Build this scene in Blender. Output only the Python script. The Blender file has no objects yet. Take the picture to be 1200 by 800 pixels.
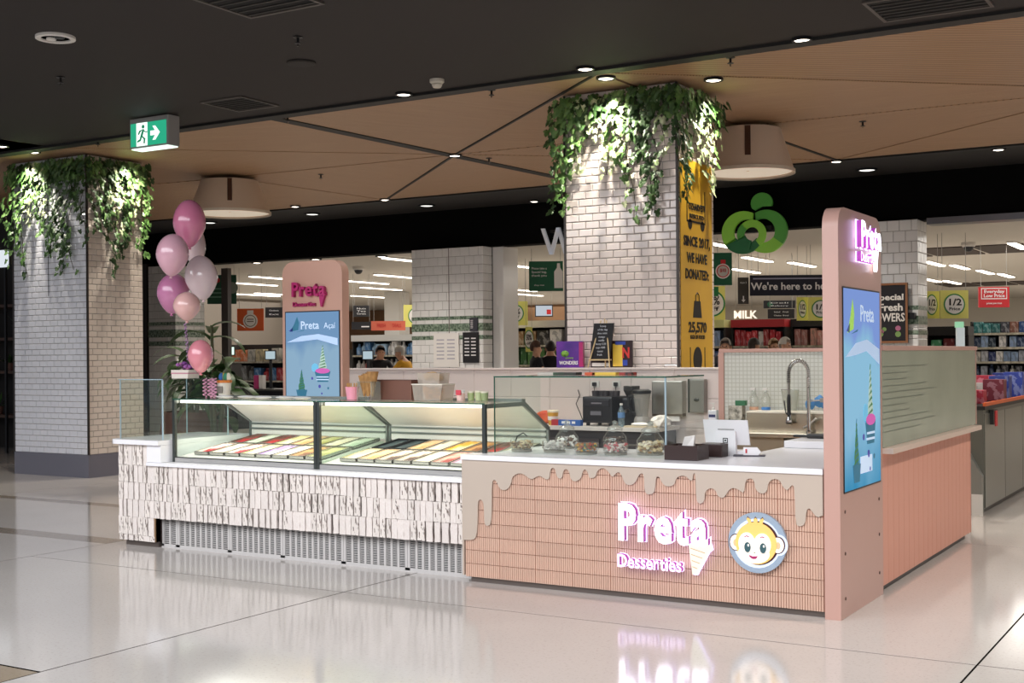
import bpy, bmesh, math, random
from mathutils import Vector, Matrix

random.seed(7)
S = bpy.context.scene
COL = S.collection
PI = math.pi

# ------------------------------------------------------------------ camera, world, lights, exposure
F, YAW, ROLL, CY = 1465.03, 0.542513, -0.0081268, 416.61
CAM = Vector((2.252, -7.637, 1.65))
FW = Vector((-math.sin(YAW), math.cos(YAW), 0))
R0 = Vector((math.cos(YAW), math.sin(YAW), 0))
U0 = Vector((0, 0, 1))
RT = R0 * math.cos(ROLL) + U0 * math.sin(ROLL)
UP = U0 * math.cos(ROLL) - R0 * math.sin(ROLL)
cd = bpy.data.cameras.new('camera')
cam = bpy.data.objects.new('camera', cd)
COL.objects.link(cam)
m4 = Matrix((RT, UP, -FW)).transposed().to_4x4()
m4.translation = CAM
cam.matrix_world = m4
cd.sensor_width = 36
cd.lens = 36 * F / 1200
cd.shift_y = (CY - 400) / 1200
cd.clip_end = 200
S.camera = cam

S.view_settings.view_transform = 'Standard'
S.view_settings.look = 'None'
S.view_settings.gamma = 1
S.view_settings.use_curve_mapping = False
S.view_settings.exposure = 0.0
S.cycles.use_denoising = True
S.cycles.transparent_max_bounces = 32
S.cycles.max_bounces = 7

W = bpy.data.worlds.new('world')
S.world = W
W.use_nodes = True
W.node_tree.nodes['Background'].inputs[0].default_value = (0.80, 0.84, 0.92, 1)
W.node_tree.nodes['Background'].inputs[1].default_value = 0.34


def lamp(kind, name, loc, energy, color=(1, 1, 1), rot=(0, 0, 0), size=None, size_y=None, spot=None, blend=0.4, radius=None):
    d = bpy.data.lights.new(name, kind)
    d.energy = energy
    d.color = color
    if size is not None:
        d.shape = 'RECTANGLE'
        d.size = size
        d.size_y = size_y or size
    if spot:
        d.spot_size = spot
        d.spot_blend = blend
    if radius is not None and kind != 'AREA':
        d.shadow_soft_size = radius
    o = bpy.data.objects.new(name, d)
    o.location = loc
    o.rotation_euler = rot
    COL.objects.link(o)
    return o


# the mall's skylight, beyond the dark ceiling on the camera's side
lamp('AREA', 'skylight', (-4.5, -9.5, 6.2), 2000, (0.95, 0.97, 1.0), (math.radians(36), 0, 0), 20, 6)
# wide walkway downlights behind the kiosk; last pair, beside it, is added fill
for (x, y) in ((-15.5, 10.2), (-11.5, 10.2), (-7.0, 10.2), (-3.0, 10.2), (1.0, 10.2), (-9.5, 6.5), (-1.0, 6.5), (3.0, 5.0), (2.8, 1.6), (2.8, -1.6)):
    lamp('SPOT', 'walkway_downlight_and_fill', (x, y, 4.44), 340, (1.0, 0.93, 0.84), (0, 0, 0), spot=math.radians(125), blend=0.8, radius=0.1)
# downlights along the dark ceiling's edge, over the kiosk
for (x, y) in ((-6.6, 3.0), (-4.5, 2.6), (-2.6, 2.6), (-0.6, 2.8)):
    lamp('SPOT', 'kiosk_downlight', (x, y, 4.44), 170, (1.0, 0.94, 0.87), (0, 0, 0), spot=math.radians(95), blend=0.8, radius=0.08)
# supermarket ceiling light, spread over its hall
for k, (x, y, e) in enumerate([(-30, 24, 480), (-17, 20, 400), (-7, 22, 400), (3, 20, 400), (-20, 36, 480), (0, 36, 420)]):
    lamp('AREA', 'supermarket_light', (x, y, 3.72), e, (1.0, 0.97, 0.92), (0, 0, 0), 10, 9)


def at(px, py, x=None, y=None, z=None):
    """world point on the plane x=, y= or z= that the photograph shows at (px, py)"""
    d = FW + RT * ((px - 600) / F) - UP * ((py - CY) / F)
    if x is not None:
        t = (x - CAM.x) / d.x
    elif y is not None:
        t = (y - CAM.y) / d.y
    else:
        t = (z - CAM.z) / d.z
    return CAM + d * t


def dist(p):
    return (Vector(p) - CAM).dot(FW)


# ------------------------------------------------------------------ materials
def lin(c):
    return c / 12.92 if c <= 0.04045 else ((c + 0.055) / 1.055) ** 2.4


def hexc(h):
    h = h.lstrip('#')
    return tuple(lin(int(h[i:i + 2], 16) / 255) for i in (0, 2, 4)) + (1,)


MATS = {}


def mat(name, col='808080', rough=0.5, metal=0.0, emit=0.0, ecol=None, var=0.0, scale=8.0, col2=None, bump=0.0, bscale=40.0, spec=0.5, coat=0.0, stretch=None, rnd=0.0):
    if name in MATS:
        return MATS[name]
    m = bpy.data.materials.new(name)
    m.use_nodes = True
    nt = m.node_tree
    b = nt.nodes['Principled BSDF']
    c = hexc(col)
    b.inputs['Base Color'].default_value = c
    b.inputs['Roughness'].default_value = rough
    b.inputs['Metallic'].default_value = metal
    b.inputs['Specular IOR Level'].default_value = spec
    b.inputs['Coat Weight'].default_value = coat
    b.inputs['Coat Roughness'].default_value = 0.08
    if emit:
        b.inputs['Emission Color'].default_value = hexc(ecol or col)
        b.inputs['Emission Strength'].default_value = emit
    if var or col2 or bump:
        tc = nt.nodes.new('ShaderNodeTexCoord')
        vec = tc.outputs['Object']
        if stretch:
            mp = nt.nodes.new('ShaderNodeMapping')
            mp.inputs['Scale'].default_value = stretch
            nt.links.new(vec, mp.inputs['Vector'])
            vec = mp.outputs['Vector']
    last = None
    if col2 or var:
        n = nt.nodes.new('ShaderNodeTexNoise')
        n.inputs['Scale'].default_value = scale
        n.inputs['Detail'].default_value = 5
        nt.links.new(vec, n.inputs['Vector'])
        r = nt.nodes.new('ShaderNodeValToRGB')
        r.color_ramp.elements[0].position = 0.35
        r.color_ramp.elements[1].position = 0.65
        r.color_ramp.elements[0].color = c
        if col2:
            r.color_ramp.elements[1].color = hexc(col2)
        else:
            r.color_ramp.elements[0].color = tuple(x * (1 - var) for x in c[:3]) + (1,)
            r.color_ramp.elements[1].color = tuple(min(1, x * (1 + var)) for x in c[:3]) + (1,)
        nt.links.new(n.outputs['Fac'], r.inputs['Fac'])
        last = r.outputs['Color']
    if rnd:
        oi = nt.nodes.new('ShaderNodeObjectInfo')
        hs = nt.nodes.new('ShaderNodeHueSaturation')
        mr = nt.nodes.new('ShaderNodeMapRange')
        mr.inputs['To Min'].default_value = 1 - rnd
        mr.inputs['To Max'].default_value = 1 + rnd
        nt.links.new(oi.outputs['Random'], mr.inputs['Value'])
        nt.links.new(mr.outputs['Result'], hs.inputs['Value'])
        hs.inputs['Color'].default_value = c
        if last is not None:
            nt.links.new(last, hs.inputs['Color'])
        last = hs.outputs['Color']
    if last is not None:
        nt.links.new(last, b.inputs['Base Color'])
    if bump:
        n2 = nt.nodes.new('ShaderNodeTexNoise')
        n2.inputs['Scale'].default_value = bscale
        n2.inputs['Detail'].default_value = 4
        nt.links.new(vec, n2.inputs['Vector'])
        bp = nt.nodes.new('ShaderNodeBump')
        bp.inputs['Strength'].default_value = bump
        bp.inputs['Distance'].default_value = 0.01
        nt.links.new(n2.outputs['Fac'], bp.inputs['Height'])
        nt.links.new(bp.outputs['Normal'], b.inputs['Normal'])
    MATS[name] = m
    return m


def glass(name, tint='f8fcfa', refl=0.9, milky=0.0, milk='c8d0cc'):
    """thin pane: clear transmission with a Fresnel reflection, optionally part frosted"""
    if name in MATS:
        return MATS[name]
    m = bpy.data.materials.new(name)
    m.use_nodes = True
    nt = m.node_tree
    nt.nodes.clear()
    out = nt.nodes.new('ShaderNodeOutputMaterial')
    tr = nt.nodes.new('ShaderNodeBsdfTransparent')
    tr.inputs[0].default_value = hexc(tint)
    gl = nt.nodes.new('ShaderNodeBsdfGlossy')
    gl.inputs['Roughness'].default_value = 0.03
    fr = nt.nodes.new('ShaderNodeLayerWeight')
    fr.inputs['Blend'].default_value = 0.5
    pw = nt.nodes.new('ShaderNodeMath')
    pw.operation = 'POWER'
    pw.inputs[1].default_value = 5
    nt.links.new(fr.outputs['Facing'], pw.inputs[0])
    mu = nt.nodes.new('ShaderNodeMath')
    mu.operation = 'MULTIPLY_ADD'
    mu.inputs[1].default_value = 0.6 * refl
    mu.inputs[2].default_value = 0.035 * refl
    nt.links.new(pw.outputs[0], mu.inputs[0])
    mx = nt.nodes.new('ShaderNodeMixShader')
    nt.links.new(mu.outputs[0], mx.inputs[0])
    src = tr.outputs[0]
    if milky:
        df = nt.nodes.new('ShaderNodeBsdfDiffuse')
        df.inputs[0].default_value = hexc(milk)
        mm = nt.nodes.new('ShaderNodeMixShader')
        mm.inputs[0].default_value = milky
        nt.links.new(tr.outputs[0], mm.inputs[1])
        nt.links.new(df.outputs[0], mm.inputs[2])
        src = mm.outputs[0]
    nt.links.new(src, mx.inputs[1])
    nt.links.new(gl.outputs[0], mx.inputs[2])
    nt.links.new(mx.outputs[0], out.inputs[0])
    MATS[name] = m
    return m


def emis(name, col, strength):
    if name in MATS:
        return MATS[name]
    m = bpy.data.materials.new(name)
    m.use_nodes = True
    nt = m.node_tree
    nt.nodes.clear()
    out = nt.nodes.new('ShaderNodeOutputMaterial')
    e = nt.nodes.new('ShaderNodeEmission')
    e.inputs[0].default_value = hexc(col)
    e.inputs[1].default_value = strength
    nt.links.new(e.outputs[0], out.inputs[0])
    MATS[name] = m
    return m


def terrazzo(name, c1, c2, c3, rough):
    m = bpy.data.materials.new(name)
    m.use_nodes = True
    nt = m.node_tree
    b = nt.nodes['Principled BSDF']
    b.inputs['Roughness'].default_value = rough
    b.inputs['Specular IOR Level'].default_value = 0.5
    tc = nt.nodes.new('ShaderNodeTexCoord')
    n = nt.nodes.new('ShaderNodeTexNoise')
    n.inputs['Scale'].default_value = 0.6
    n.inputs['Detail'].default_value = 6
    v = nt.nodes.new('ShaderNodeTexNoise')
    v.inputs['Scale'].default_value = 55
    v.inputs['Detail'].default_value = 3
    nt.links.new(tc.outputs['Object'], n.inputs['Vector'])
    nt.links.new(tc.outputs['Object'], v.inputs['Vector'])
    r1 = nt.nodes.new('ShaderNodeValToRGB')
    r1.color_ramp.elements[0].position = 0.3
    r1.color_ramp.elements[1].position = 0.7
    r1.color_ramp.elements[0].color = hexc(c1)
    r1.color_ramp.elements[1].color = hexc(c2)
    nt.links.new(n.outputs['Fac'], r1.inputs['Fac'])
    r2 = nt.nodes.new('ShaderNodeValToRGB')
    r2.color_ramp.elements[0].position = 0.56
    r2.color_ramp.elements[1].position = 0.72
    r2.color_ramp.elements[0].color = (0, 0, 0, 1)
    r2.color_ramp.elements[1].color = (0.55, 0.55, 0.55, 1)
    nt.links.new(v.outputs['Fac'], r2.inputs['Fac'])
    mx = nt.nodes.new('ShaderNodeMix')
    mx.data_type = 'RGBA'
    nt.links.new(r2.outputs['Color'], mx.inputs['Factor'])
    nt.links.new(r1.outputs['Color'], mx.inputs['A'])
    mx.inputs['B'].default_value = hexc(c3)
    nt.links.new(mx.outputs['Result'], b.inputs['Base Color'])
    MATS[name] = m
    return m


def timber(name, c1, c2, slat):
    """fine slatted timber veneer; grain and slats run along local X"""
    m = bpy.data.materials.new(name)
    m.use_nodes = True
    nt = m.node_tree
    b = nt.nodes['Principled BSDF']
    b.inputs['Roughness'].default_value = 0.42
    tc = nt.nodes.new('ShaderNodeTexCoord')
    mp = nt.nodes.new('ShaderNodeMapping')
    mp.inputs['Scale'].default_value = (0.6, 9, 9)
    nt.links.new(tc.outputs['Object'], mp.inputs['Vector'])
    n = nt.nodes.new('ShaderNodeTexNoise')
    n.inputs['Scale'].default_value = 1.6
    n.inputs['Detail'].default_value = 6
    nt.links.new(mp.outputs['Vector'], n.inputs['Vector'])
    r = nt.nodes.new('ShaderNodeValToRGB')
    r.color_ramp.elements[0].position = 0.3
    r.color_ramp.elements[1].position = 0.7
    r.color_ramp.elements[0].color = hexc(c1)
    r.color_ramp.elements[1].color = hexc(c2)
    nt.links.new(n.outputs['Fac'], r.inputs['Fac'])
    w = nt.nodes.new('ShaderNodeTexWave')
    w.wave_type = 'BANDS'
    w.bands_direction = 'Y'
    w.inputs['Scale'].default_value = slat
    nt.links.new(tc.outputs['Object'], w.inputs['Vector'])
    r2 = nt.nodes.new('ShaderNodeValToRGB')
    r2.color_ramp.elements[0].position = 0.05
    r2.color_ramp.elements[1].position = 0.3
    r2.color_ramp.elements[0].color = (0.45, 0.45, 0.45, 1)
    r2.color_ramp.elements[1].color = (1, 1, 1, 1)
    nt.links.new(w.outputs['Fac'], r2.inputs['Fac'])
    mx = nt.nodes.new('ShaderNodeMix')
    mx.data_type = 'RGBA'
    mx.blend_type = 'MULTIPLY'
    mx.inputs['Factor'].default_value = 1
    nt.links.new(r.outputs['Color'], mx.inputs['A'])
    nt.links.new(r2.outputs['Color'], mx.inputs['B'])
    nt.links.new(mx.outputs['Result'], b.inputs['Base Color'])
    bp = nt.nodes.new('ShaderNodeBump')
    bp.inputs['Strength'].default_value = 0.4
    bp.inputs['Distance'].default_value = 0.01
    nt.links.new(w.outputs['Fac'], bp.inputs['Height'])
    nt.links.new(bp.outputs['Normal'], b.inputs['Normal'])
    MATS[name] = m
    return m


def screen_mat(name, top, mid, bot, strength, axis=2):
    """lit display: soft vertical picture gradient with cloud shapes, gives off light"""
    m = bpy.data.materials.new(name)
    m.use_nodes = True
    nt = m.node_tree
    nt.nodes.clear()
    out = nt.nodes.new('ShaderNodeOutputMaterial')
    e = nt.nodes.new('ShaderNodeEmission')
    tc = nt.nodes.new('ShaderNodeTexCoord')
    sp = nt.nodes.new('ShaderNodeSeparateXYZ')
    nt.links.new(tc.outputs['Generated'], sp.inputs[0])
    n = nt.nodes.new('ShaderNodeTexNoise')
    n.inputs['Scale'].default_value = 2.2
    n.inputs['Detail'].default_value = 2
    nt.links.new(tc.outputs['Generated'], n.inputs['Vector'])
    ad = nt.nodes.new('ShaderNodeMath')
    ad.operation = 'MULTIPLY_ADD'
    ad.inputs[1].default_value = 0.5
    nt.links.new(n.outputs['Fac'], ad.inputs[0])
    nt.links.new(sp.outputs[axis], ad.inputs[2])
    r = nt.nodes.new('ShaderNodeValToRGB')
    cr = r.color_ramp
    cr.elements[0].position = 0.2
    cr.elements[0].color = hexc(bot)
    cr.elements[1].position = 1.2 if False else 1.0
    cr.elements[1].color = hexc(top)
    k = cr.elements.new(0.62)
    k.color = hexc(mid)
    k2 = cr.elements.new(0.9)
    k2.color = hexc(mid)
    nt.links.new(ad.outputs[0], r.inputs['Fac'])
    nt.links.new(r.outputs['Color'], e.inputs[0])
    e.inputs[1].default_value = strength
    nt.links.new(e.outputs[0], out.inputs[0])
    MATS[name] = m
    return m


# ------------------------------------------------------------------ mesh builder
class MB:
    def __init__(self):
        self.bm = bmesh.new()

    def box(self, x0, y0, z0, x1, y1, z1, rz=0, org=None, bev=0.0):
        bm = bmesh.new()
        bmesh.ops.create_cube(bm, size=1)
        bmesh.ops.scale(bm, vec=(abs(x1 - x0), abs(y1 - y0), abs(z1 - z0)), verts=bm.verts)
        if bev:
            bmesh.ops.bevel(bm, geom=list(bm.edges), offset=bev, segments=2, profile=0.7, affect='EDGES')
        bmesh.ops.translate(bm, vec=((x0 + x1) / 2, (y0 + y1) / 2, (z0 + z1) / 2), verts=bm.verts)
        if rz:
            o = Vector(org or (0, 0, 0))
            bmesh.ops.rotate(bm, cent=o, matrix=Matrix.Rotation(rz, 3, 'Z'), verts=bm.verts)
        return self.join(bm)

    def join(self, bm):
        me = bpy.data.meshes.new('tmp')
        bm.to_mesh(me)
        bm.free()
        self.bm.from_mesh(me)
        bpy.data.meshes.remove(me)
        return self

    def mesh(self, me, mtx=None):
        n0 = len(self.bm.verts)
        self.bm.from_mesh(me)
        if mtx is not None:
            self.bm.verts.ensure_lookup_table()
            bmesh.ops.transform(self.bm, matrix=mtx, verts=self.bm.verts[n0:])
        return self

    def raw(self, vs, fs):
        bv = [self.bm.verts.new(v) for v in vs]
        for f in fs:
            try:
                self.bm.faces.new([bv[i] for i in f])
            except ValueError:
                pass
        return self

    def prism(self, pts, a, b, plane='xz'):
        """closed outline extruded from a to b along the plane's normal"""
        def P(u, v, w):
            return {'xz': (u, w, v), 'yz': (w, u, v), 'xy': (u, v, w)}[plane]
        n = len(pts)
        bm = bmesh.new()
        v0 = [bm.verts.new(P(u, v, a)) for u, v in pts]
        v1 = [bm.verts.new(P(u, v, b)) for u, v in pts]
        bm.faces.new(v0)
        bm.faces.new(v1[::-1])
        for i in range(n):
            j = (i + 1) % n
            bm.faces.new([v0[j], v0[i], v1[i], v1[j]])
        bm.normal_update()
        bmesh.ops.triangulate(bm, faces=[f for f in bm.faces if len(f.verts) > 4])
        bmesh.ops.recalc_face_normals(bm, faces=bm.faces)
        return self.join(bm)

    def lathe(self, prof, seg=20, c=(0, 0, 0), cap=True):
        vs, fs = [], []
        for r, z in prof:
            for k in range(seg):
                a = 2 * PI * k / seg
                vs.append((c[0] + r * math.cos(a), c[1] + r * math.sin(a), c[2] + z))
        for i in range(len(prof) - 1):
            for k in range(seg):
                k2 = (k + 1) % seg
                fs.append((i * seg + k, i * seg + k2, (i + 1) * seg + k2, (i + 1) * seg + k))
        if cap:
            fs.append(tuple(range(seg))[::-1])
            fs.append(tuple((len(prof) - 1) * seg + k for k in range(seg)))
        return self.raw(vs, fs)

    def tube(self, pts, r, seg=8, cap=True):
        pts = [Vector(p) for p in pts]
        rs = r if isinstance(r, (list, tuple)) else [r] * len(pts)
        vs, fs = [], []
        nrm = None
        for i, p in enumerate(pts):
            t = (pts[min(i + 1, len(pts) - 1)] - pts[max(i - 1, 0)]).normalized()
            if nrm is None:
                nrm = t.orthogonal().normalized()
            nrm = (nrm - t * nrm.dot(t))
            nrm = nrm.normalized() if nrm.length > 1e-6 else t.orthogonal().normalized()
            bi = t.cross(nrm)
            for k in range(seg):
                a = 2 * PI * k / seg
                vs.append(p + (nrm * math.cos(a) + bi * math.sin(a)) * rs[i])
        for i in range(len(pts) - 1):
            for k in range(seg):
                k2 = (k + 1) % seg
                fs.append((i * seg + k, i * seg + k2, (i + 1) * seg + k2, (i + 1) * seg + k))
        if cap:
            fs.append(tuple(range(seg))[::-1])
            fs.append(tuple((len(pts) - 1) * seg + k for k in range(seg)))
        return self.raw(vs, fs)

    def ball(self, c, rx, ry=None, rz=None, u=14, v=9):
        bm = bmesh.new()
        bmesh.ops.create_uvsphere(bm, u_segments=u, v_segments=v, radius=1)
        bmesh.ops.scale(bm, vec=(rx, ry or rx, rz or rx), verts=bm.verts)
        bmesh.ops.translate(bm, vec=c, verts=bm.verts)
        return self.join(bm)

    def build(self, name, m, parent=None, smooth=False):
        me = bpy.data.meshes.new(name)
        self.bm.normal_update()
        self.bm.to_mesh(me)
        self.bm.free()
        me.materials.append(m)
        if smooth:
            for p in me.polygons:
                p.use_smooth = True
            try:
                me.set_sharp_from_angle(angle=math.radians(40))
            except Exception:
                pass
        o = bpy.data.objects.new(name, me)
        COL.objects.link(o)
        if parent is not None:
            o.parent = parent
        return o


def tag(o, label=None, cat=None, group=None, kind=None):
    for k, v in (('label', label), ('category', cat), ('group', group), ('kind', kind)):
        if v:
            o[k] = v
    return o


def thing(name, label, cat, loc=(0, 0, 0), rz=0, group=None):
    o = bpy.data.objects.new(name, None)
    o.empty_display_size = 0.1
    o.location = loc
    o.rotation_euler = (0, 0, rz)
    COL.objects.link(o)
    return tag(o, label, cat, group)


def struct(name, mb, m, parent=None, smooth=False):
    o = mb.build(name, m, parent, smooth)
    if parent is None:
        o['kind'] = 'structure'
    return o


def copy_tree(o, parent=None):
    c = o.copy()
    COL.objects.link(c)
    c.parent = parent
    for ch in list(o.children):
        copy_tree(ch, c)
    return c


def box(name, m, parent, *a, **k):
    return MB().box(*a, **k).build(name, m, parent)


# ------------------------------------------------------------------ lettering
_tcache = {}


def text_mesh(s, size, bold=0.0, sx=1.0, ext=0.003, align='CENTER', res=2):
    key = (s, round(size, 4), bold, sx, ext, align, res)
    if key in _tcache:
        return _tcache[key]
    c = bpy.data.curves.new('txt', 'FONT')
    c.body = s
    c.size = size
    c.align_x = align
    c.align_y = 'CENTER'
    c.extrude = ext
    c.offset = bold * size
    c.resolution_u = res
    o = bpy.data.objects.new('txt', c)
    o.scale = (1, 1, 1)
    me = bpy.data.meshes.new_from_object(o)
    me.transform(Matrix.Diagonal((sx, 1, 1, 1)))
    bpy.data.objects.remove(o)
    bpy.data.curves.remove(c)
    _tcache[key] = me
    return me


FACE = {'-y': Matrix.Rotation(PI / 2, 4, 'X'), '+x': Matrix.Rotation(PI / 2, 4, 'Z') @ Matrix.Rotation(PI / 2, 4, 'X')}


def text(s, h, m, parent, loc, face='-y', bold=0.0, sx=1.0, ext=0.003, align='CENTER', name='lettering'):
    """h: cap height"""
    me = text_mesh(s, h / 0.72, bold, sx, ext, align)
    me = me.copy()
    me.transform(Matrix.Translation(loc) @ FACE[face])
    me.materials.clear()
    me.materials.append(m)
    o = bpy.data.objects.new(name, me)
    COL.objects.link(o)
    o.parent = parent
    return o


def word(s, h, width, m_face, parent, loc, face='-y', bold=0.02, ext=0.02, gap=0.12, side=None, halo=None, haloff=0.03, name='letter'):
    """each letter a part of its own; loc = left end of the baseline, width = the whole word"""
    infos = []
    x = 0
    for ch in s:
        me = text_mesh(ch, h / 0.72, bold, 1.0, ext, 'LEFT', 3)
        xs = [v.co.x for v in me.vertices]
        w = max(xs) - min(xs)
        infos.append((ch, me, min(xs), x))
        x += w + gap * h * 0.5
    tot = x - gap * h * 0.5
    k = width / tot
    ref = text_mesh('H', h / 0.72, bold, 1.0, ext, 'LEFT', 3)
    y0 = min(v.co.y for v in ref.vertices)
    for ch, me, mn, x in infos:
        base = Matrix.Translation(loc) @ FACE[face] @ Matrix.Diagonal((k, 1, 1, 1)) @ Matrix.Translation((x - mn, -y0, 0))
        c = me.copy()
        c.transform(base)
        c.materials.clear()
        c.materials.append(m_face)
        if side is not None:
            c.materials.append(side)
            ax = 1 if face == '-y' else 0
            for p in c.polygons:
                if abs(p.normal[ax]) < 0.7:
                    p.material_index = 1
        o = bpy.data.objects.new(name, c)
        COL.objects.link(o)
        o.parent = parent
        if halo is not None:
            hm = text_mesh(ch, h / 0.72, bold + haloff, 1.0, 0.003, 'LEFT', 3).copy()
            back = Matrix.Translation((0, 0, -ext - 0.006))
            hm.transform(Matrix.Translation(loc) @ FACE[face] @ Matrix.Diagonal((k, 1, 1, 1)) @ Matrix.Translation((x - mn, -y0, 0)) @ back)
            hm.materials.clear()
            hm.materials.append(halo)
            ho = bpy.data.objects.new('letter_backing', hm)
            COL.objects.link(ho)
            ho.parent = o


# common materials
WHITE = mat('white_solid_surface', 'efedf1', 0.25)
PINK = mat('pink_lacquer', 'c39a8e', 0.35)
PINKD = mat('pink_lacquer_deep', 'd49c8c', 0.5)
BEIGE = mat('beige_icing', 'c0b0a2', 0.45)
BLACK = mat('black_plastic', '141416', 0.4)
DARK = mat('dark_metal', '232326', 0.4, 0.6)
STEEL = mat('brushed_steel', 'b5b0a8', 0.28, 1.0)
ALU = mat('aluminium_frame', '8d918f', 0.35, 0.9)
CHROME = mat('chrome', 'd0d0d0', 0.12, 1.0)
CLEAR = glass('clear_glass', 'fafdfb', 0.8)
CLEARB = glass('counter_glass', 'fafdfb', 1.0)
GEDGE = mat('green_glass_edge', '2c5a4c', 0.15)
BEDGE = mat('pale_glass_edge', '9fb4bd', 0.2)
GROUT = mat('grey_grout', '8f8884', 0.9)
PAPER = mat('white_paper', 'eeeae6', 0.7)
TXTW = mat('white_print', 'efecec', 0.6)
TXTK = mat('black_print', '16130f', 0.6)

# ------------------------------------------------------------------ the setting
TERR = terrazzo('terrazzo', 'c6bfba', 'd0c9c4', 'b0a69d', 0.10)
TERB = terrazzo('terrazzo_brown', '9a8a78', 'a6957f', '85735f', 0.12)
TERG = terrazzo('terrazzo_band', '968a7f', '9f948a', '857a70', 0.12)
floor = struct('floor', MB().box(-26, -13, -0.06, 9.4, 12.62, -0.0012), mat('joint_black', '1c1917', 1.0, spec=0.0))
G = 0.006


def slab(x0, y0, x1, y1, m):
    MB().box(x0 + G, y0 + G, -0.0042, x1 - G, y1 - G, 0.0).build('slab', m, floor)


XS = [-6.64, -3.305, 0.938, 5.2, 9.4]
for i in range(4):
    a, b = XS[i], XS[i + 1]
    slab(a, -0.735, b, 3.6, TERR)
    slab(a, 3.6, b, 8.0, TERR)
    slab(a, 8.0, b, 12.6, TERR)
    if i == 0:
        slab(a, -3.28 + 2 * G - 0.002, b, -0.735, TERR)
        slab(a, -13, b, -3.28, TERB)
    else:
        slab(a, -5.0, b, -0.735, TERR)
        slab(a, -13, b, -5.0, TERR)
for (y0, y1, m) in ((-13, 0.05, TERR), (0.05, 0.31, TERG), (0.31, 2.0, TERR), (2.0, 2.2, TERG), (2.2, 12.6, TERR)):
    MB().box(-26, y0 + 0.001, -0.0042, -11.0 - G, y1 - 0.001, 0).build('slab', m, floor)
    MB().box(-11.0 + G, y0 + 0.001, -0.0042, -6.64 - G, y1 - 0.001, 0).build('slab', m, floor)
struct('floor_supermarket', MB().box(-60, 12.62, -0.06, 20, 46, 0.0), mat('vinyl_floor', 'cfc8bf', 0.2, var=0.04, scale=3))

CEIL = mat('ceiling_dark', '1d1615', 0.75)
CBLK = mat('ceiling_black', '0d0b0a', 0.6)
ceiling = struct('ceiling', MB().box(-26, -3.4, 4.5, 9.4, 3.44, 4.62), CEIL)
struct('trim_1', MB().box(-26, 3.44, 4.47, 9.4, 3.62, 4.62), CBLK)
soff = struct('ceiling_soffit', MB().box(-26, 10.78, 4.5, 9.4, 12.62, 4.62), mat('soffit_charcoal', '1f1d1c', 0.7))
struct('trim_2', MB().box(-26, 10.66, 4.48, 9.4, 10.80, 4.6), CBLK)
tbase = struct('ceiling_timber', MB().box(-26, 3.62, 4.53, 9.4, 10.66, 4.62), CBLK)

CZ = 4.5


def cpt(px, py):
    p = at(px, py, z=CZ)
    return (p.x, p.y)


A_, B_, C_, D_, E_, F_ = cpt(267, 208), cpt(533, 181), cpt(445, 233), cpt(694, 82), cpt(868, 148), cpt(982, 188)
G_ = cpt(303, 134)
YF, YB = 3.63, 10.65
D_ = (D_[0], YF)
G_ = (G_[0], YF)
C_ = (C_[0], YB)
F_ = (F_[0], YB)
K_ = (cpt(672, 211)[0], YB)


def ext(p, q, x=None, y=None):
    t = ((x - p[0]) / (q[0] - p[0])) if x is not None else ((y - p[1]) / (q[1] - p[1]))
    return (p[0] + (q[0] - p[0]) * t, p[1] + (q[1] - p[1]) * t)


N1 = ext(A_, cpt(178, 195), x=-19)
N2 = ext(A_, cpt(178, 216), x=-19)
M_ = ext(B_, cpt(178, 175), y=YF)
J_ = cpt(1309, 104)
facets = [
    ([D_, B_, G_], 60, 0), ([G_, B_, M_], 20, 0), ([M_, B_, A_], -10, 0), ([M_, A_, N1, (-19, YF)], 0, 0),
    ([A_, N2, N1], 35, 1), ([A_, C_, (-19, YB), N2], 10, 0), ([A_, B_, C_], 80, 0), ([B_, K_, C_], 5, 0),
    ([B_, F_, K_], 25, 0), ([B_, E_, F_], -5, 0), ([D_, E_, B_], 40, 0), ([D_, (J_[0] + 3, YF), J_], 30, 1),
    ([D_, J_, E_], 4, 0), ([E_, J_, F_], -12, 0), ([F_, J_, (J_[0] + 3, YB)], 30, 0), ([J_, (J_[0] + 3, YF), (J_[0] + 3, YB)], 0, 0)]
TIM = [timber('timber_veneer', 'b08d6c', 'bc9877', 16), timber('timber_slatted', 'a37f5d', 'b08b68', 5)]
for pts, ang, kind in facets:
    cx = sum(p[0] for p in pts) / len(pts)
    cy = sum(p[1] for p in pts) / len(pts)
    # shrink every edge by the joint width
    n = len(pts)
    ar = sum(pts[i][0] * pts[(i + 1) % n][1] - pts[(i + 1) % n][0] * pts[i][1] for i in range(n))
    if ar < 0:
        pts = pts[::-1]
    lines = []
    for i in range(n):
        p, q = Vector(pts[i]), Vector(pts[(i + 1) % n])
        d = (q - p).normalized()
        nn = Vector((-d.y, d.x))
        lines.append((p + nn * 0.022, d))
    new = []
    for i in range(n):
        (p, d), (q, e) = lines[i - 1], lines[i]
        det = d.x * e.y - d.y * e.x
        if abs(det) < 1e-3:
            new.append(q)
            continue
        t = ((q.x - p.x) * e.y - (q.y - p.y) * e.x) / det
        cand = p + d * t
        if (cand - Vector(pts[i])).length > 0.6:
            cand = Vector(pts[i]) + (cand - Vector(pts[i])).normalized() * 0.6
        new.append(cand)
    a = math.radians(ang)
    loc = [((v.x - cx) * math.cos(a) + (v.y - cy) * math.sin(a), -(v.x - cx) * math.sin(a) + (v.y - cy) * math.cos(a)) for v in new]
    o = MB().prism(loc, 0, 0.03, 'xy').build('timber_panel', TIM[kind], tbase)
    o.location = (cx, cy, CZ)
    o.rotation_euler = (0, 0, a)


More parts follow.
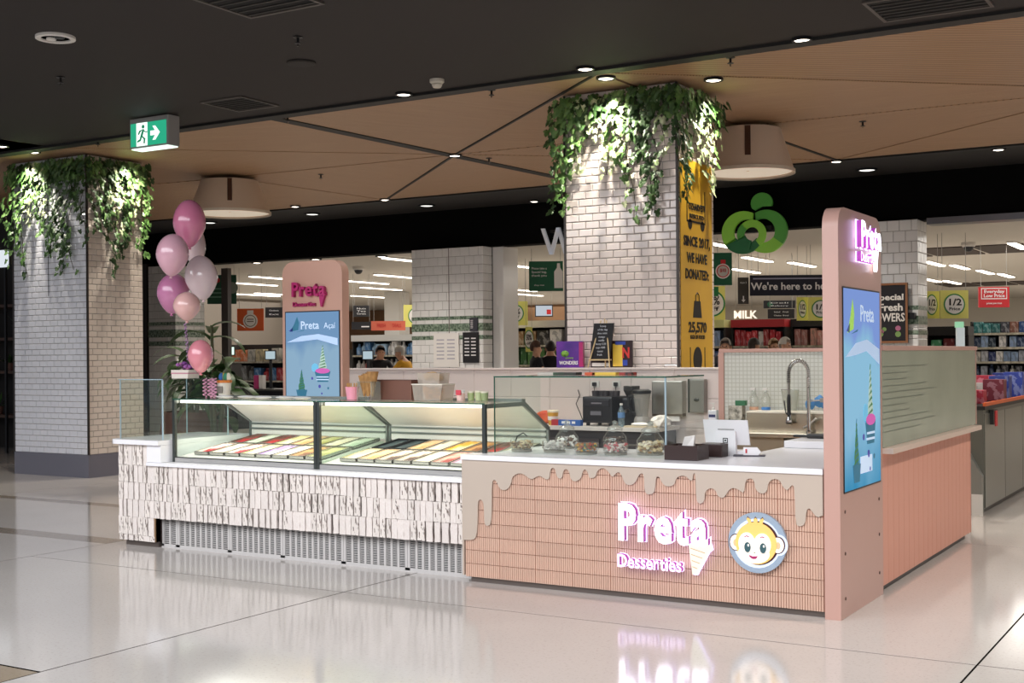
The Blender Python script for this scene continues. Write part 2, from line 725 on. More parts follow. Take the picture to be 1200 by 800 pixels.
def chan(p, q, w, name='channel'):
    p, q = Vector((*p, 0)), Vector((*q, 0))
    d = (q - p).normalized()
    nn = Vector((-d.y, d.x, 0)) * w / 2
    MB().prism([((p + nn).x, (p + nn).y), ((q + nn).x, (q + nn).y), ((q - nn).x, (q - nn).y), ((p - nn).x, (p - nn).y)], CZ - 0.012, CZ + 0.02, 'xy').build(name, CBLK, tbase)


chan(G_, K_, 0.17)
chan(E_, F_, 0.05)
chan(B_, D_, 0.03)
chan(B_, C_, 0.04)

# black shopfront header with its metal rail
FY = 12.62
struct('wall_header', MB().box(-30, FY, 3.74, 9.4, FY + 0.35, 4.7), mat('header_black', '050505', 0.8, spec=0.1))
struct('trim_3', MB().box(-2.3, FY - 0.05, 3.66, 9.4, FY + 0.3, 3.76), mat('header_rail_metal', '6a6a70', 0.3, 0.7))
SCZ = 3.82
struct('ceiling_supermarket', MB().box(-60, FY + 0.35, SCZ, 20, 46, SCZ + 0.1), mat('supermarket_ceiling', 'cfc8bd', 0.9))
struct('wall_back', MB().box(-62, 46, 0, 22, 46.2, 4), mat('supermarket_wall', 'ddd6ca', 0.8))
struct('wall_side', MB().box(6.2, FY + 0.4, 0, 6.4, 46, 3.8), mat('supermarket_side', 'a08a72', 0.8))
wb = struct('wall_timber_back', MB().box(-62, 38.8, 2.0, -18, 39.0, 3.8), mat('brown_back_wall', '8c6746', 0.6, var=0.12, scale=1.2))
# dark neighbour shop at the far end of the mall
struct('wall_left', MB().box(-26, 7.6, 0, -15.2, 7.8, 4.5), mat('neighbour_dark', '1b1614', 0.7))
struct('wall_left_return', MB().box(-21.6, 12.4, 0, -19.5, 12.6, 3.8), mat('dark_brown_wall', '2a211d', 0.7))
struct('wall_left_end', MB().box(-30, FY + 0.4, 0, -29.8, 30, 3.8), mat('supermarket_end', '857b70', 0.8))

# ------------------------------------------------------------------ tiled columns
TILEM = mat('subway_tile', 'e4ddd8', 0.12, rnd=0.05, coat=0.3)
TILEW = mat('subway_tile_warm', 'dccfc4', 0.14, rnd=0.06, coat=0.3)


def tile_mesh(w, h, name):
    """one glazed subway tile facing -y, back at y=0, 10 mm proud with a sloped rim"""
    b, t, e = 0.006, 0.010, 0.007
    vs = [(-w / 2, 0, -h / 2), (w / 2, 0, -h / 2), (w / 2, 0, h / 2), (-w / 2, 0, h / 2),
          (-w / 2, -b, -h / 2), (w / 2, -b, -h / 2), (w / 2, -b, h / 2), (-w / 2, -b, h / 2),
          (-w / 2 + e, -t, -h / 2 + e), (w / 2 - e, -t, -h / 2 + e), (w / 2 - e, -t, h / 2 - e), (-w / 2 + e, -t, h / 2 - e)]
    fs = [(8, 9, 10, 11)]
    for k in range(4):
        k2 = (k + 1) % 4
        fs += [(4 + k, 4 + k2, 8 + k2, 8 + k), (k, k2, 4 + k2, 4 + k)]
    me = bpy.data.meshes.new(name)
    me.from_pydata(vs, [], fs)
    me.update()
    return me


def tiled_face(w, z0, z1, pitch, rowh, bond=True):
    """(centre along the face, centre height, width) of each tile of a running bond"""
    n = round(w / pitch)
    p = w / n
    rows = int((z1 - z0) / rowh + 0.5)
    rh = (z1 - z0) / rows
    out = []
    for r in range(rows):
        z = z0 + rh * (r + 0.5)
        if r % 2 == 0 or not bond:
            out += [(p * (k + 0.5), z, p) for k in range(n)]
        else:
            out += [(p * 0.25, z, p * 0.5)] + [(p * (k + 1), z, p) for k in range(n - 1)] + [(w - p * 0.25, z, p * 0.5)]
    return out, p, rh


def tiled_column(label, x0, y0, wx, wy, ztop, zbase, pitch, rowh, vis, m1, m2, base_m=None, name='tiled_column', gap=0.006, bond=True, side_seen=True):
    root = thing(name, label, 'column', (x0, y0, 0))
    MB().box(0.01, 0.01, zbase, wx - 0.01, wy, ztop).build('core', GROUT, root)
    if base_m is not None:
        MB().box(-0.005, -0.005, 0, wx + 0.005, wy, zbase).build('plinth', base_m, root)
    cache = {}

    def get(w, h, m):
        k = (round(w, 3), round(h, 3), m.name)
        if k not in cache:
            me = tile_mesh(w - gap, h - gap, 'tile')
            me.materials.append(m)
            cache[k] = me
        return cache[k]
    t1, p, rh = tiled_face(wx, zbase, ztop, pitch, rowh, bond)
    t2, p2, rh2 = tiled_face(wy, zbase, ztop, pitch, rowh, bond)
    allt = [('f',) + t for t in t1] + [('s',) + t for t in t2]
    lo, hi = vis
    allt.sort(key=lambda t: (0 if (lo < t[2] < hi and (t[0] == 'f' or side_seen)) else 1, 0 if t[0] == 'f' else 1, abs(t[2] - (lo + hi) / 2)))
    rest = {'f': MB(), 's': MB()}
    cnt = {'f': 0, 's': 0}
    for i, (s, u, z, w) in enumerate(allt):
        M = Matrix.Translation((u, 0.01, z)) if s == 'f' else Matrix.Translation((wx - 0.01, u, z)) @ Matrix.Rotation(PI / 2, 4, 'Z')
        m = m1 if s == 'f' else m2
        me = get(w, rh if s == 'f' else rh2, m)
        if i < 298:
            o = bpy.data.objects.new('tile', me)
            o.matrix_local = M
            COL.objects.link(o)
            o.parent = root
        else:
            rest[s].mesh(me, M)
            cnt[s] += 1
    for s, m in (('f', m1), ('s', m2)):
        if cnt[s]:
            tag(rest[s].build('tiling', m, root), kind='stuff')
    return root


PLG = mat('grey_plinth', '74737f', 0.35, 0.2)
TRIMD = mat('dark_corner_trim', '4a4543', 0.35, 0.8)
LX0, LY0, LWX, LWY = -13.30, 4.17, 1.57, 1.0
colL = tiled_column('white tiled column with grey plinth beside the balloons and potted plant', LX0, LY0, LWX, LWY, 4.49, 0.32, 0.157, 0.081, (1.2, 3.4), mat('subway_tile_daylit', 'dfdfe6', 0.12, rnd=0.04, coat=0.3), TILEW, PLG)  # front tiles tinted cool: daylight from the left put into their colour
MB().box(LWX - 0.012, -0.012, 0.32, LWX + 0.012, 0.012, 4.49).build('corner_trim', TRIMD, colL)
MB().box(-0.012, -0.012, 0.32, 0.012, 0.012, 4.49).build('corner_trim', TRIMD, colL)
MB().box(0.757, -0.004, 2.55, 0.767, 0.006, 4.4).build('cable', BLACK, colL)
CX0, CY0, CWX, CWY = -4.32, 4.42, 1.33, 1.0
colC = tiled_column('white brick-tiled column with yellow banner behind the dessert kiosk', CX0, CY0, CWX, CWY, 4.49, 1.3, 0.157, 0.081, (1.55, 4.2), mat('subway_tile_center', 'e9dcd6', 0.12, rnd=0.05, coat=0.3), TILEW)
MB().box(0, 0, 0, CWX, CWY, 1.3).build('lower_body', TILEW, colC)
MB().box(CWX - 0.012, -0.012, 1.3, CWX + 0.012, 0.012, 4.49).build('corner_trim', TRIMD, colC)
MB().box(-0.012, -0.012, 1.3, 0.012, 0.012, 4.49).build('corner_trim', TRIMD, colC)

# supermarket pillars: square white tiles, green tile stripes
SQT = mat('square_tile', 'ebeae8', 0.15, rnd=0.03)
STRIPE = mat('green_stripe_tile', '2f4a34', 0.3, col2='9fb09c', scale=22)


def stripe_pillar(label, x0, y0, wx, wy, px, rows):
    root = tiled_column(label, x0, y0, wx, wy, 3.735, 0, 0.2, 0.17, (1.5, 3.7), SQT, SQT, None, 'striped_pillar', 0.007, True)
    for (a, b) in rows:
        a, b = at(px, b, y=y0).z, at(px, a, y=y0).z
        g = MB().box(-0.004, -0.004, a, wx + 0.004, wy, b)
        g.build('stripe', STRIPE, root)
    return root


p3 = stripe_pillar('white tiled supermarket pillar with green stripes and black notice panels', -12.12, 12.4, 1.66, 0.9, 530, ((370.5, 374.5), (379, 388), (393, 397.7)))
MB().box(1.66, 0.35, 0, 1.90, 0.9, 3.735).build('side_wing', SQT, p3)
MB().box(1.645, 0.33, 0, 1.665, 0.352, 3.735).build('joint_strip', BLACK, p3)
MB().box(0.88, -0.012, 0, 0.892, 0.0, 3.735).build('joint_strip', GROUT, p3)
p2 = stripe_pillar('white tiled supermarket pillar partly hidden behind the balloons', -19.45, 12.4, at(240, 400, y=13.3).x + 19.45, 0.9, 200, ((377, 381), (386, 395), (400, 405)))
p4 = stripe_pillar('white tiled supermarket pillar with green stripes beside the flower chalkboard', -3.9, 12.4, 1.5, 0.62, 1065, ((358, 363), (370, 380), (387, 392)))

# ------------------------------------------------------------------ ceiling fittings
LENS = emis('downlight_glow', 'fff1df', 9)
TRIMW = mat('white_fitting', 'dcd8d2', 0.4)


def downlight(px, py, label, r=0.06, lens=LENS, z=CZ):
    p = at(px, py, z=z)
    t = thing('downlight', label, 'ceiling light', (p.x, p.y, z - 0.02))
    MB().lathe([(r * 1.35, 0.02), (r * 1.35, -0.004), (r * 1.1, -0.008), (r * 1.02, 0.0), (r * 1.02, 0.02)], 18, cap=False).build('rim', DARK, t)
    MB().lathe([(r, 0.002), (r * 0.7, -0.004), (0.004, -0.006)], 16).build('lens', lens, t)
    return t


for px, py, lb in ((473, 109, 'small bright downlight by the smoke detector on the ceiling edge'), (686, 79, 'small bright downlight at timber seam above the ivy column'),
                   (940, 45, 'small bright downlight on dark ceiling edge above the slatted timber'), (2, 170, 'small downlight at dark ceiling edge beside the ivy-topped column')):
    downlight(px, py, lb, 0.07)
for px, py, lb in ((39, 177, 'bright spotlight in timber ceiling lighting the ivy by the balloons'), (710, 90, 'bright spotlight in timber ceiling over the banner column front'),
                   (836, 92, 'bright spotlight in timber ceiling over the yellow banner'), (533, 181, 'small downlight in the black channel where timber seams meet'),
                   (626, 235, 'small downlight at timber edge near the W letter'), (980, 188, 'small downlight at timber edge where two dark seams meet'),
                   (1170, 174, 'small downlight at timber edge above the red price sign'), (346, 241, 'small downlight at timber edge beside the cone pendant by the balloons'),
                   (451, 233, 'small downlight at timber edge above the striped pillar')):
    downlight(px, py, lb, 0.075)
for px, py, lb in ((500, 240, 'white oval downlight in charcoal soffit above striped pillar'), (366, 250, 'white oval downlight in charcoal soffit near pink totem top'),
                   (1016, 198, 'white oval downlight in charcoal soffit above the pink totem'), (246, 260, 'white oval downlight in charcoal soffit beside the top balloon')):
    downlight(px, py, lb, 0.12, emis('soft_glow', 'f4efe8', 2.2))
for px, py, lb in ((301, 307, 'round bright downlight inside shop entrance near balloons'), (370, 303, 'round bright downlight inside shop entrance above pink totem'), (447, 299.5, 'round bright downlight inside shop entrance beside striped pillar')):
    downlight(px, py, lb, 0.10, LENS, SCZ)

p = at(65, 43, z=CZ)
t = thing('recessed_light', 'large round white recessed twin light in the dark ceiling', 'ceiling light', (p.x, p.y, CZ - 0.012))
MB().lathe([(0.17, 0.012), (0.17, -0.01), (0.14, -0.016), (0.125, -0.01), (0.125, 0.012)], 28, cap=False).build('rim', TRIMW, t)
MB().lathe([(0.126, 0.004), (0.01, 0.004)], 28).build('reflector', mat('reflector_grey', '8f8a84', 0.2, 0.8), t)
for s in (-1, 1):
    MB().lathe([(0.04, -0.012), (0.045, 0.006)], 14, (0.055 * s, 0, 0)).build('lamp_head', BLACK if s > 0 else TRIMW, t)


def sprinkler(px, py, label, z=CZ):
    p = at(px, py, z=z)
    t = thing('sprinkler', label, 'sprinkler', (p.x, p.y, z - 0.002))
    MB().lathe([(0.045, 0.0), (0.045, -0.006), (0.012, -0.012), (0.012, -0.05), (0.03, -0.055), (0.03, -0.06)], 12).build('head', DARK, t)
    MB().box(-0.006, -0.006, -0.085, 0.006, 0.006, -0.055).build('deflector_pin', CHROME, t)


for px, py, lb in ((71, 90, 'sprinkler in dark ceiling under the big round light'), (349, 43, 'sprinkler in dark ceiling above the dark disc'), (337, 136, 'sprinkler in timber panel by the black channel'),
                   (576, 105, 'sprinkler in timber panel beside the smoke detector'), (573, 185, 'sprinkler in timber beside the channel downlight'), (856, 67, 'sprinkler in timber above the yellow banner'),
                   (1011, 142, 'sprinkler in timber above the pink totem'), (376, 204, 'sprinkler in timber beside the cone pendant'), (115, 164, 'sprinkler in timber next to the exit sign')):
    sprinkler(px, py, lb)
p = at(512, 93, z=CZ)
t = thing('smoke_detector', 'cream smoke detector on the dark ceiling edge', 'smoke detector', (p.x, p.y, CZ))
MB().lathe([(0.075, 0), (0.075, -0.03), (0.06, -0.045)], 18).build('base', mat('cream_plastic', 'cfc8ba', 0.5), t)
MB().lathe([(0.05, -0.045), (0.055, -0.06), (0.04, -0.085), (0.01, -0.088)], 16).build('chamber', mat('cream_plastic'), t)
p = at(353, 73, z=CZ)
t = tag(MB().lathe([(0.14, 0), (0.14, -0.012), (0.12, -0.02), (0.01, -0.02)], 24).build('speaker_grille', mat('ceiling_disc', '1a1412', 0.7), None), 'dark round speaker disc in the dark ceiling', 'speaker')
t.location = (p.x, p.y, CZ - 0.001)


def vent(px, py, label, w=0.62, d=0.62, rz=0.0):
    p = at(px, py, z=CZ)
    t = thing('ceiling_vent', label, 'vent', (p.x, p.y, CZ - 0.004), rz)
    fr = MB()
    for a in ((-w / 2, -d / 2, w / 2, -d / 2 + 0.03), (-w / 2, d / 2 - 0.03, w / 2, d / 2), (-w / 2, -d / 2 + 0.03, -w / 2 + 0.03, d / 2 - 0.03), (w / 2 - 0.03, -d / 2 + 0.03, w / 2, d / 2 - 0.03)):
        fr.box(a[0], a[1], -0.012, a[2], a[3], 0.003)
    fr.build('vent_frame', mat('vent_rim', '4a4440', 0.5), t)
    MB().box(-w / 2 + 0.03, -d / 2 + 0.03, 0.0, w / 2 - 0.03, d / 2 - 0.03, 0.003).build('opening', mat('vent_black', '060505', 0.9), t)
    for k in range(7):
        y = -d / 2 + 0.07 + k * (d - 0.14) / 6
        MB().box(-w / 2 + 0.03, y - 0.012, -0.008, w / 2 - 0.03, y + 0.012, -0.003).build('slat', mat('vent_slat', '1c1917', 0.6), t)


vent(281, 121, 'square dark air vent in ceiling near the exit sign')
vent(297, -2, 'square dark air vent cut off at the top of the dark ceiling', 0.8, 0.8)
vent(1088, 4, 'wide dark air vent above the slatted timber panel', 0.9, 0.7)

# exit sign
a_, b_ = at(152, 140, y=2.75), at(197, 138, y=2.75)
t = thing('exit_sign', 'lit green exit sign with running figure and arrow under dark ceiling', 'exit sign', (a_.x, 2.75, 0))
ew = b_.x - a_.x
et, eb = 4.49, at(152, 175, y=2.75).z
MB().box(0, 0, eb, ew, 0.18, et - 0.0, bev=0.012).build('housing', mat('exit_housing', '9a9896', 0.4), t)
MB().box(0.02, 0.01, eb - 0.012, ew - 0.02, 0.17, eb + 0.001).build('bottom_diffuser', emis('exit_white', 'dff5ea', 1.6), t)
h0, h1 = eb + 0.02, et - 0.06
MB().box(0.02, -0.006, h0, ew - 0.03, 0.002, h1).build('face_panel', emis('exit_green', '2fae86', 1.0), t)
wf = ew - 0.05
EW = emis('exit_symbol', 'f0fff8', 1.3)
EGK = emis('exit_figure', '1c8a62', 0.8)
hh = h1 - h0
MB().box(0.02 + wf * 0.17, -0.009, h0, 0.02 + wf * 0.48, -0.006, h1).build('door_symbol', EW, t)
u, c0 = hh / 10, (0.02 + wf * 0.34, h0)
fig = MB()
fig.prism([(c0[0] + math.cos(q) * u * 0.8 + 0.6 * u, c0[1] + 8.2 * u + math.sin(q) * u * 0.8) for q in [k * PI / 5 for k in range(10)]], -0.013, -0.009)
for pl in ([(0.3, 7.2), (1.2, 7.0), (0.2, 4.2), (-0.9, 4.5)], [(0.5, 7.0), (2.4, 5.8), (3.0, 6.2), (2.9, 5.4), (1.0, 6.0)], [(0.4, 7.1), (-1.8, 6.6), (-2.6, 5.0), (-2.0, 4.9), (-1.2, 6.0)],
           [(-0.9, 4.5), (0.2, 4.2), (1.9, 3.0), (1.5, 0.9), (0.8, 1.0), (1.0, 2.7)], [(-0.9, 4.5), (0, 4.2), (-0.9, 2.2), (-3.0, 1.6), (-3.0, 2.3), (-1.5, 2.9)]):
    fig.prism([(c0[0] + x * u, c0[1] + z * u) for x, z in pl], -0.013, -0.009)
fig.build('running_figure', EGK, t)
ax = 0.02 + wf * 0.57
az = h0 + hh * 0.5
MB().prism([(ax, az - u), (ax + 2.8 * u, az - u), (ax + 1.3 * u, az - 3 * u), (ax + 2.9 * u, az - 3 * u), (ax + 5.6 * u, az), (ax + 2.9 * u, az + 3 * u), (ax + 1.3 * u, az + 3 * u), (ax + 2.8 * u, az + u), (ax, az + u)], -0.011, -0.006).build('arrow', EW, t)

# cone pendants
SHADE = mat('pendant_shade', 'd6c3ae', 0.6)


def pendant(px, pytop, pyb, wpx_b, wpx_t, label):
    p = at(px, pytop, z=CZ)
    D = dist(p)
    rb, rt = wpx_b * D / F / 2, wpx_t * D / F / 2
    hgt = (pyb - pytop) * D / F * 0.97
    t = thing('cone_pendant', label, 'pendant lamp', (p.x, p.y, CZ - hgt))
    MB().lathe([(rb, 0), (rt, hgt - 0.06), (rt - 0.02, hgt - 0.06), (rb - 0.02, 0.0)], 48, cap=False).build('shade', SHADE, t, True)
    MB().lathe([(rb - 0.005, -0.012), (rb + 0.006, -0.012), (rb + 0.006, 0.03), (rb - 0.005, 0.03)], 48, cap=False).build('rim', mat('shade_rim', 'd8cbb8', 0.5), t)
    MB().lathe([(rb - 0.03, 0.02), (0.02, 0.03)], 40, cap=False).build('diffuser', mat('pendant_diffuser', 'f3e9d8', 0.6, emit=0.25, ecol='fff0da'), t)
    MB().lathe([(0.05, hgt - 0.25), (0.05, hgt)], 14).build('stem', mat('stem_brown', '4a2f22', 0.5), t)
    MB().lathe([(rt - 0.01, hgt - 0.07), (0.04, hgt - 0.06)], 40, cap=False).build('top_cap', SHADE, t)
    # the dark strap down the front of the shade
    d = (Vector((CAM.x, CAM.y, 0)) - Vector((p.x, p.y, 0))).normalized()
    s = Vector((-d.y, d.x, 0)) * 0.035
    q0 = d * (rt + 0.004) + Vector((0, 0, hgt - 0.07))
    q1 = d * (rb * 0.72 + rt * 0.28 + 0.006) + Vector((0, 0, (hgt - 0.06) * 0.28))
    st = MB()
    vs = [q0 - s, q0 + s, q1 + s, q1 - s]
    vs += [v + d * 0.008 for v in vs]
    st.raw(vs, [(0, 1, 2, 3), (7, 6, 5, 4), (0, 4, 5, 1), (1, 5, 6, 2), (2, 6, 7, 3), (3, 7, 4, 0)])
    st.build('strap', mat('stem_brown'), t)
    return t


pendant(269, 208, 252, 95, 66, 'beige cone pendant lamp on timber ceiling behind the balloons')
pendant(876, 147, 205, 108, 76, 'beige cone pendant lamp on timber ceiling beside the yellow banner')

# ------------------------------------------------------------------ the dessert kiosk
GLOWW = emis('sign_white', 'f6f0ff', 5.0)
HALO = emis('sign_halo', 'd4c6ff', 2.6)
PURP = mat('sign_side_purple', 'b44fa6', 0.4, emit=0.25, ecol='c44fc0')
MAG = mat('magenta_letter', 'b01f66', 0.4)


def cone_outline(k=1.0):
    return [(-0.5, 0.0), (0.5, 0.0), (0.06, -1.0), (-0.04, -1.0)]


def totem(name, label, w, d, h, loc, face, rr, m):
    """upright slab with rounded upper corners; the screen face looks along -y or +x"""
    t = thing(name, label, 'display totem', loc)
    pts = []
    L = w if face == '-y' else d
    pts = [(0, 0), (L, 0)]
    for k in range(7):
        a = k * PI / 12
        pts.append((L - rr + rr * math.cos(a), h - rr + rr * math.sin(a)))
    for k in range(7):
        a = PI / 2 + k * PI / 12
        pts.append((rr + rr * math.cos(a), h - rr + rr * math.sin(a)))
    if face == '-y':
        MB().prism(pts, 0, d, 'xz').build('body', m, t, True)
    else:
        MB().prism(pts, -w, 0, 'yz').build('body', m, t, True)
    return t


PRT = mat('screen_white_print', 'b8cce4', 0.5, emit=0.5, ecol='c0d2ea')
PGRN = mat('screen_green_print', '3f7a4a', 0.5, emit=0.25, ecol='3f7a4a')
PLIM = mat('screen_lime_print', '9ccc5a', 0.5, emit=0.45, ecol='9ccc5a')
PTEA = mat('screen_teal_print', '2f6f8a', 0.5, emit=0.3, ecol='2f6f8a')
PPNK = mat('screen_pink_print', 'c65aa8', 0.5, emit=0.4, ecol='c65aa8')
PPUR = mat('screen_purple_print', '4a4aa0', 0.5, emit=0.3, ecol='4a4aa0')
PCRM = mat('screen_cream_print', 'a8c0b4', 0.5, emit=0.4, ecol='a8c0b4')


def swirl(x, z, r, h):
    """outline of a soft-serve swirl"""
    pts = []
    n = 7
    for i in range(n):
        f = i / n
        pts.append((x + r * (1 - f) * (1.0 if i % 2 == 0 else 0.72), z + h * f))
        pts.append((x + r * (1 - f) * 0.9, z + h * (f + 0.5 / n)))
    pts.append((x, z + h))
    for i in reversed(range(n)):
        f = i / n
        pts.append((x - r * (1 - f) * 0.9, z + h * (f + 0.5 / n)))
        pts.append((x - r * (1 - f) * (1.0 if i % 2 == 0 else 0.72), z + h * f))
    return pts


def screen_art(par, u0, u1, z0, z1, face, dep, wide):
    """dessert picture: two swirl cups, berries and the shop's name, printed on the lit screen"""
    W_, H_ = u1 - u0, z1 - z0
    s = -1 if face == '-y' else 1
    pl = 'xz' if face == '-y' else 'yz'

    def U(f):
        return u0 + W_ * f

    def Z(f):
        return z0 + H_ * f

    def pr(pts, m, nm, lift=0.002):
        mb = MB()
        mb.prism(pts, dep, dep + s * lift, pl)
        return mb.build(nm, m, par)

    def ell(cu, cz, ru, rz, n=14):
        return [(cu + ru * math.cos(2 * PI * k / n), cz + rz * math.sin(2 * PI * k / n)) for k in range(n)]

    pr([(U(0.02), Z(0.66)), (U(0.3), Z(0.73)), (U(0.62), Z(0.75)), (U(0.98), Z(0.70)), (U(0.98), Z(0.62)), (U(0.6), Z(0.69)), (U(0.3), Z(0.67))], mat('screen_cloud', 'b8d0ee', 0.5, emit=0.35, ecol='aac4e8'), 'cloud_band', 0.001)
    for (cu, cz, k, cup) in ((0.70, 0.31, 1.0, 1), (0.30, 0.10, 0.8, 0)):
        r = 0.13 * W_ * k
        hh = 0.30 * H_ * k
        pr(swirl(U(cu), Z(cz), r * 0.75, hh), PCRM if cup else PGRN, 'swirl')
        for j in range(9):
            f = (j + 0.5) / 9
            ln = r * 0.62 * (1 - f) + 0.004
            zz = Z(cz) + hh * f
            pr([(U(cu) - ln, zz), (U(cu) + ln * 0.9, zz + hh * 0.06), (U(cu) + ln * 0.6, zz + hh * 0.10), (U(cu) - ln * 0.7, zz + hh * 0.03)], PGRN if cup else PTEA, 'drizzle', 0.003)
        if cup:
            pr([(U(cu) - r * 1.15, Z(cz + 0.02)), (U(cu) + r * 1.1, Z(cz + 0.02)), (U(cu) + r * 0.75, Z(cz - 0.1)), (U(cu) - r * 0.75, Z(cz - 0.1))], PTEA, 'cup', 0.003)
            pr(ell(U(cu), Z(cz + 0.025), r * 1.05, 0.03 * H_), PPNK, 'sauce', 0.004)
            pr(ell(U(cu) - r * 1.1, Z(cz + 0.06), r * 0.5, 0.05 * H_), mat('screen_sky_print', '6ab4d8', 0.5, emit=0.4, ecol='6ab4d8'), 'wafer', 0.003)
            for q in (-0.05, -0.08):
                pr([(U(cu) - r * 0.9, Z(cz + q)), (U(cu) + r * 0.88, Z(cz + q)), (U(cu) + r * 0.85, Z(cz + q + 0.012)), (U(cu) - r * 0.9, Z(cz + q + 0.012))], PRT, 'cup_band', 0.004)
        else:
            pr([(U(cu) - r, Z(cz + 0.02)), (U(cu) + r, Z(cz + 0.02)), (U(cu) + r * 0.7, Z(cz - 0.07)), (U(cu) - r * 0.7, Z(cz - 0.07))], PTEA, 'cup', 0.003)
    for (a, b, q, m) in ((0.50, 0.25, 0.028, PPUR), (0.64, 0.16, 0.034, PPUR), (0.80, 0.14, 0.024, PTEA), (0.68, 0.08, 0.02, PPUR)):
        pr(ell(U(a), Z(b), q * H_ * 0.6 if wide else q * H_ * 0.5, q * H_ * 0.6, 10), m, 'berry')
    # humming bird like flourish beside the name
    pr([(U(0.08), Z(0.78)), (U(0.16), Z(0.86)), (U(0.22), Z(0.95)), (U(0.26), Z(0.88)), (U(0.24), Z(0.80)), (U(0.16), Z(0.79))], PLIM if wide else PTEA, 'flourish')
    pr([(U(0.06), Z(0.79)), (U(0.14), Z(0.83)), (U(0.13), Z(0.78))], PPUR, 'flourish')
    pr([(U(0.18), Z(0.775)), (U(0.36), Z(0.80)), (U(0.35), Z(0.79))], PTEA, 'flourish')


# totem A: faces the walkway with its screen on the long side
tA = totem('display_totem', 'tall pink display totem at the kiosk corner with lit sign and screen', 0.10, 1.0, 2.56, (0, 0, 0), '+x', 0.13, PINK)
SCA = screen_mat('screen_picture_blue', '7f9ad8', '8fc0dc', '3f8fb8', 0.95)
MB().box(0.0, 0.075, 0.775, 0.006, 0.935, 2.065).build('screen_bezel', BLACK, tA)
MB().box(0.004, 0.085, 0.785, 0.010, 0.915, 2.055).build('screen', SCA, tA)
screen_art(tA, 0.085, 0.915, 0.785, 2.055, '+x', 0.010, True)
text('Preta', 0.11, PRT, tA, (0.012, 0.60, 1.90), '+x', 0.01, 1.0, 0.001)
MB().box(0.010, 0.42, 0.87, 0.0115, 0.70, 0.98).build('screen_caption', PRT, tA)
for i, (y, z) in enumerate([(0.1, 0.66), (0.9, 0.66), (0.1, 0.40), (0.9, 0.42), (0.1, 0.12), (0.9, 0.16)]):
    MB().lathe([(0.011, 0), (0.011, 0.004), (0.004, 0.006)], 8).build('bolt', mat('bolt_dark', '6a5148', 0.4, 0.6), tA).matrix_local = Matrix.Translation((0.0, y, z)) @ Matrix.Rotation(PI / 2, 4, 'Y')
SGN = mat('totem_letter_side', 'b048b0', 0.4, emit=0.55, ecol='c050c8')
word('Preta', 0.165, 0.47, GLOWW, tA, (0.042, 0.322, 2.325), '+x', 0.03, 0.016, 0.1, SGN, HALO, 0.03)
word('Desserties', 0.062, 0.33, emis('sign_pinkwhite', 'f2d4f6', 2.4), tA, (0.036, 0.332, 2.235), '+x', 0.02, 0.014, 0.1, SGN, HALO, 0.03)
MB().prism([(0.70, 2.36), (0.81, 2.36), (0.765, 2.19), (0.75, 2.19)], 0.018, 0.036, 'yz').build('cone_emblem', GLOWW, tA)

# totem B: behind the gelato cabinets
tB = totem('display_totem', 'pink display totem with magenta lettering behind the gelato cases', 0.715, 0.10, 2.545, (-5.69, 1.35, 0), '-y', 0.12, mat('pink_lacquer_b', 'c79a88', 0.4))
MB().box(0.035, -0.006, 0.80, 0.69, 0.0, 2.08).build('screen_bezel', BLACK, tB)
MB().box(0.047, -0.010, 0.81, 0.68, -0.004, 2.07).build('screen', screen_mat('screen_picture_pale', '7ea6d0', '9cc0dc', '6fa8c8', 0.80), tB)
screen_art(tB, 0.047, 0.68, 1.25, 2.07, '-y', -0.010, False)
text('Preta', 0.075, PRT, tB, (0.34, -0.012, 1.945), '-y', 0.01, 1.0, 0.001)
text('Açaí', 0.055, PRT, tB, (0.575, -0.012, 1.94), '-y', 0.0, 1.0, 0.001)
word('Preta', 0.135, 0.40, MAG, tB, (0.145, -0.022, 2.215), '-y', 0.02, 0.018, 0.14)
word('Cosmetics'.replace('Cosmetics', 'Desserties'), 0.042, 0.27, MAG, tB, (0.145, -0.014, 2.125), '-y', 0.015, 0.012, 0.12)
MB().prism([(0.46, 2.25), (0.545, 2.25), (0.495, 2.115), (0.485, 2.115)], -0.03, -0.004, 'xz').build('cone_emblem', MAG, tB)

# ---- front counter
FX0, FX1 = -2.785, -0.112
fc = thing('front_counter', 'pink fluted front counter with beige icing drips and lit sign', 'counter', (0, 0, 0))
MB().box(FX0 + 0.01, 0.045, 0.05, FX1 - 0.004, 0.17, 0.893).box(-2.69, 0.17, 0.05, FX1 - 0.004, 0.93, 0.893).build('body', mat('counter_carcass', 'c99f86', 0.6), fc)
MB().box(FX0 + 0.04, 0.05, 0.0, FX1 - 0.004, 0.16, 0.05).box(-2.68, 0.16, 0.0, FX1 - 0.004, 0.9, 0.05).build('toe_kick', mat('toe_kick_metal', '6f6560', 0.35, 0.5), fc)
FLUTE = mat('fluted_tile', 'd8b4a0', 0.45, rnd=0.05)
sw, sh, nf = 0.305, 0.0985, 17
vs, fs = [], []
pw = (sw - 0.003) / nf
for k in range(nf):
    x = -sw / 2 + 0.0015 + k * pw
    b = len(vs)
    for (dx, dy) in ((0.0012, 0.008), (0.0022, -0.004), (pw * 0.5, -0.0075), (pw - 0.0022, -0.004), (pw - 0.0012, 0.008)):
        vs += [(x + dx, dy, -sh / 2 + 0.0022), (x + dx, dy, sh / 2 - 0.0022)]
    for j in range(4):
        fs.append((b + 2 * j, b + 2 * j + 2, b + 2 * j + 3, b + 2 * j + 1))
    fs.append((b + 1, b + 3, b + 5, b + 7, b + 9))
    fs.append((b + 8, b + 6, b + 4, b + 2, b))
flute = bpy.data.meshes.new('fluted_tile')
flute.from_pydata(vs, [], fs)
flute.materials.append(FLUTE)
bk = MB().box(FX0 + 0.004, 0.036, 0.038, FX1, 0.046, 0.893)
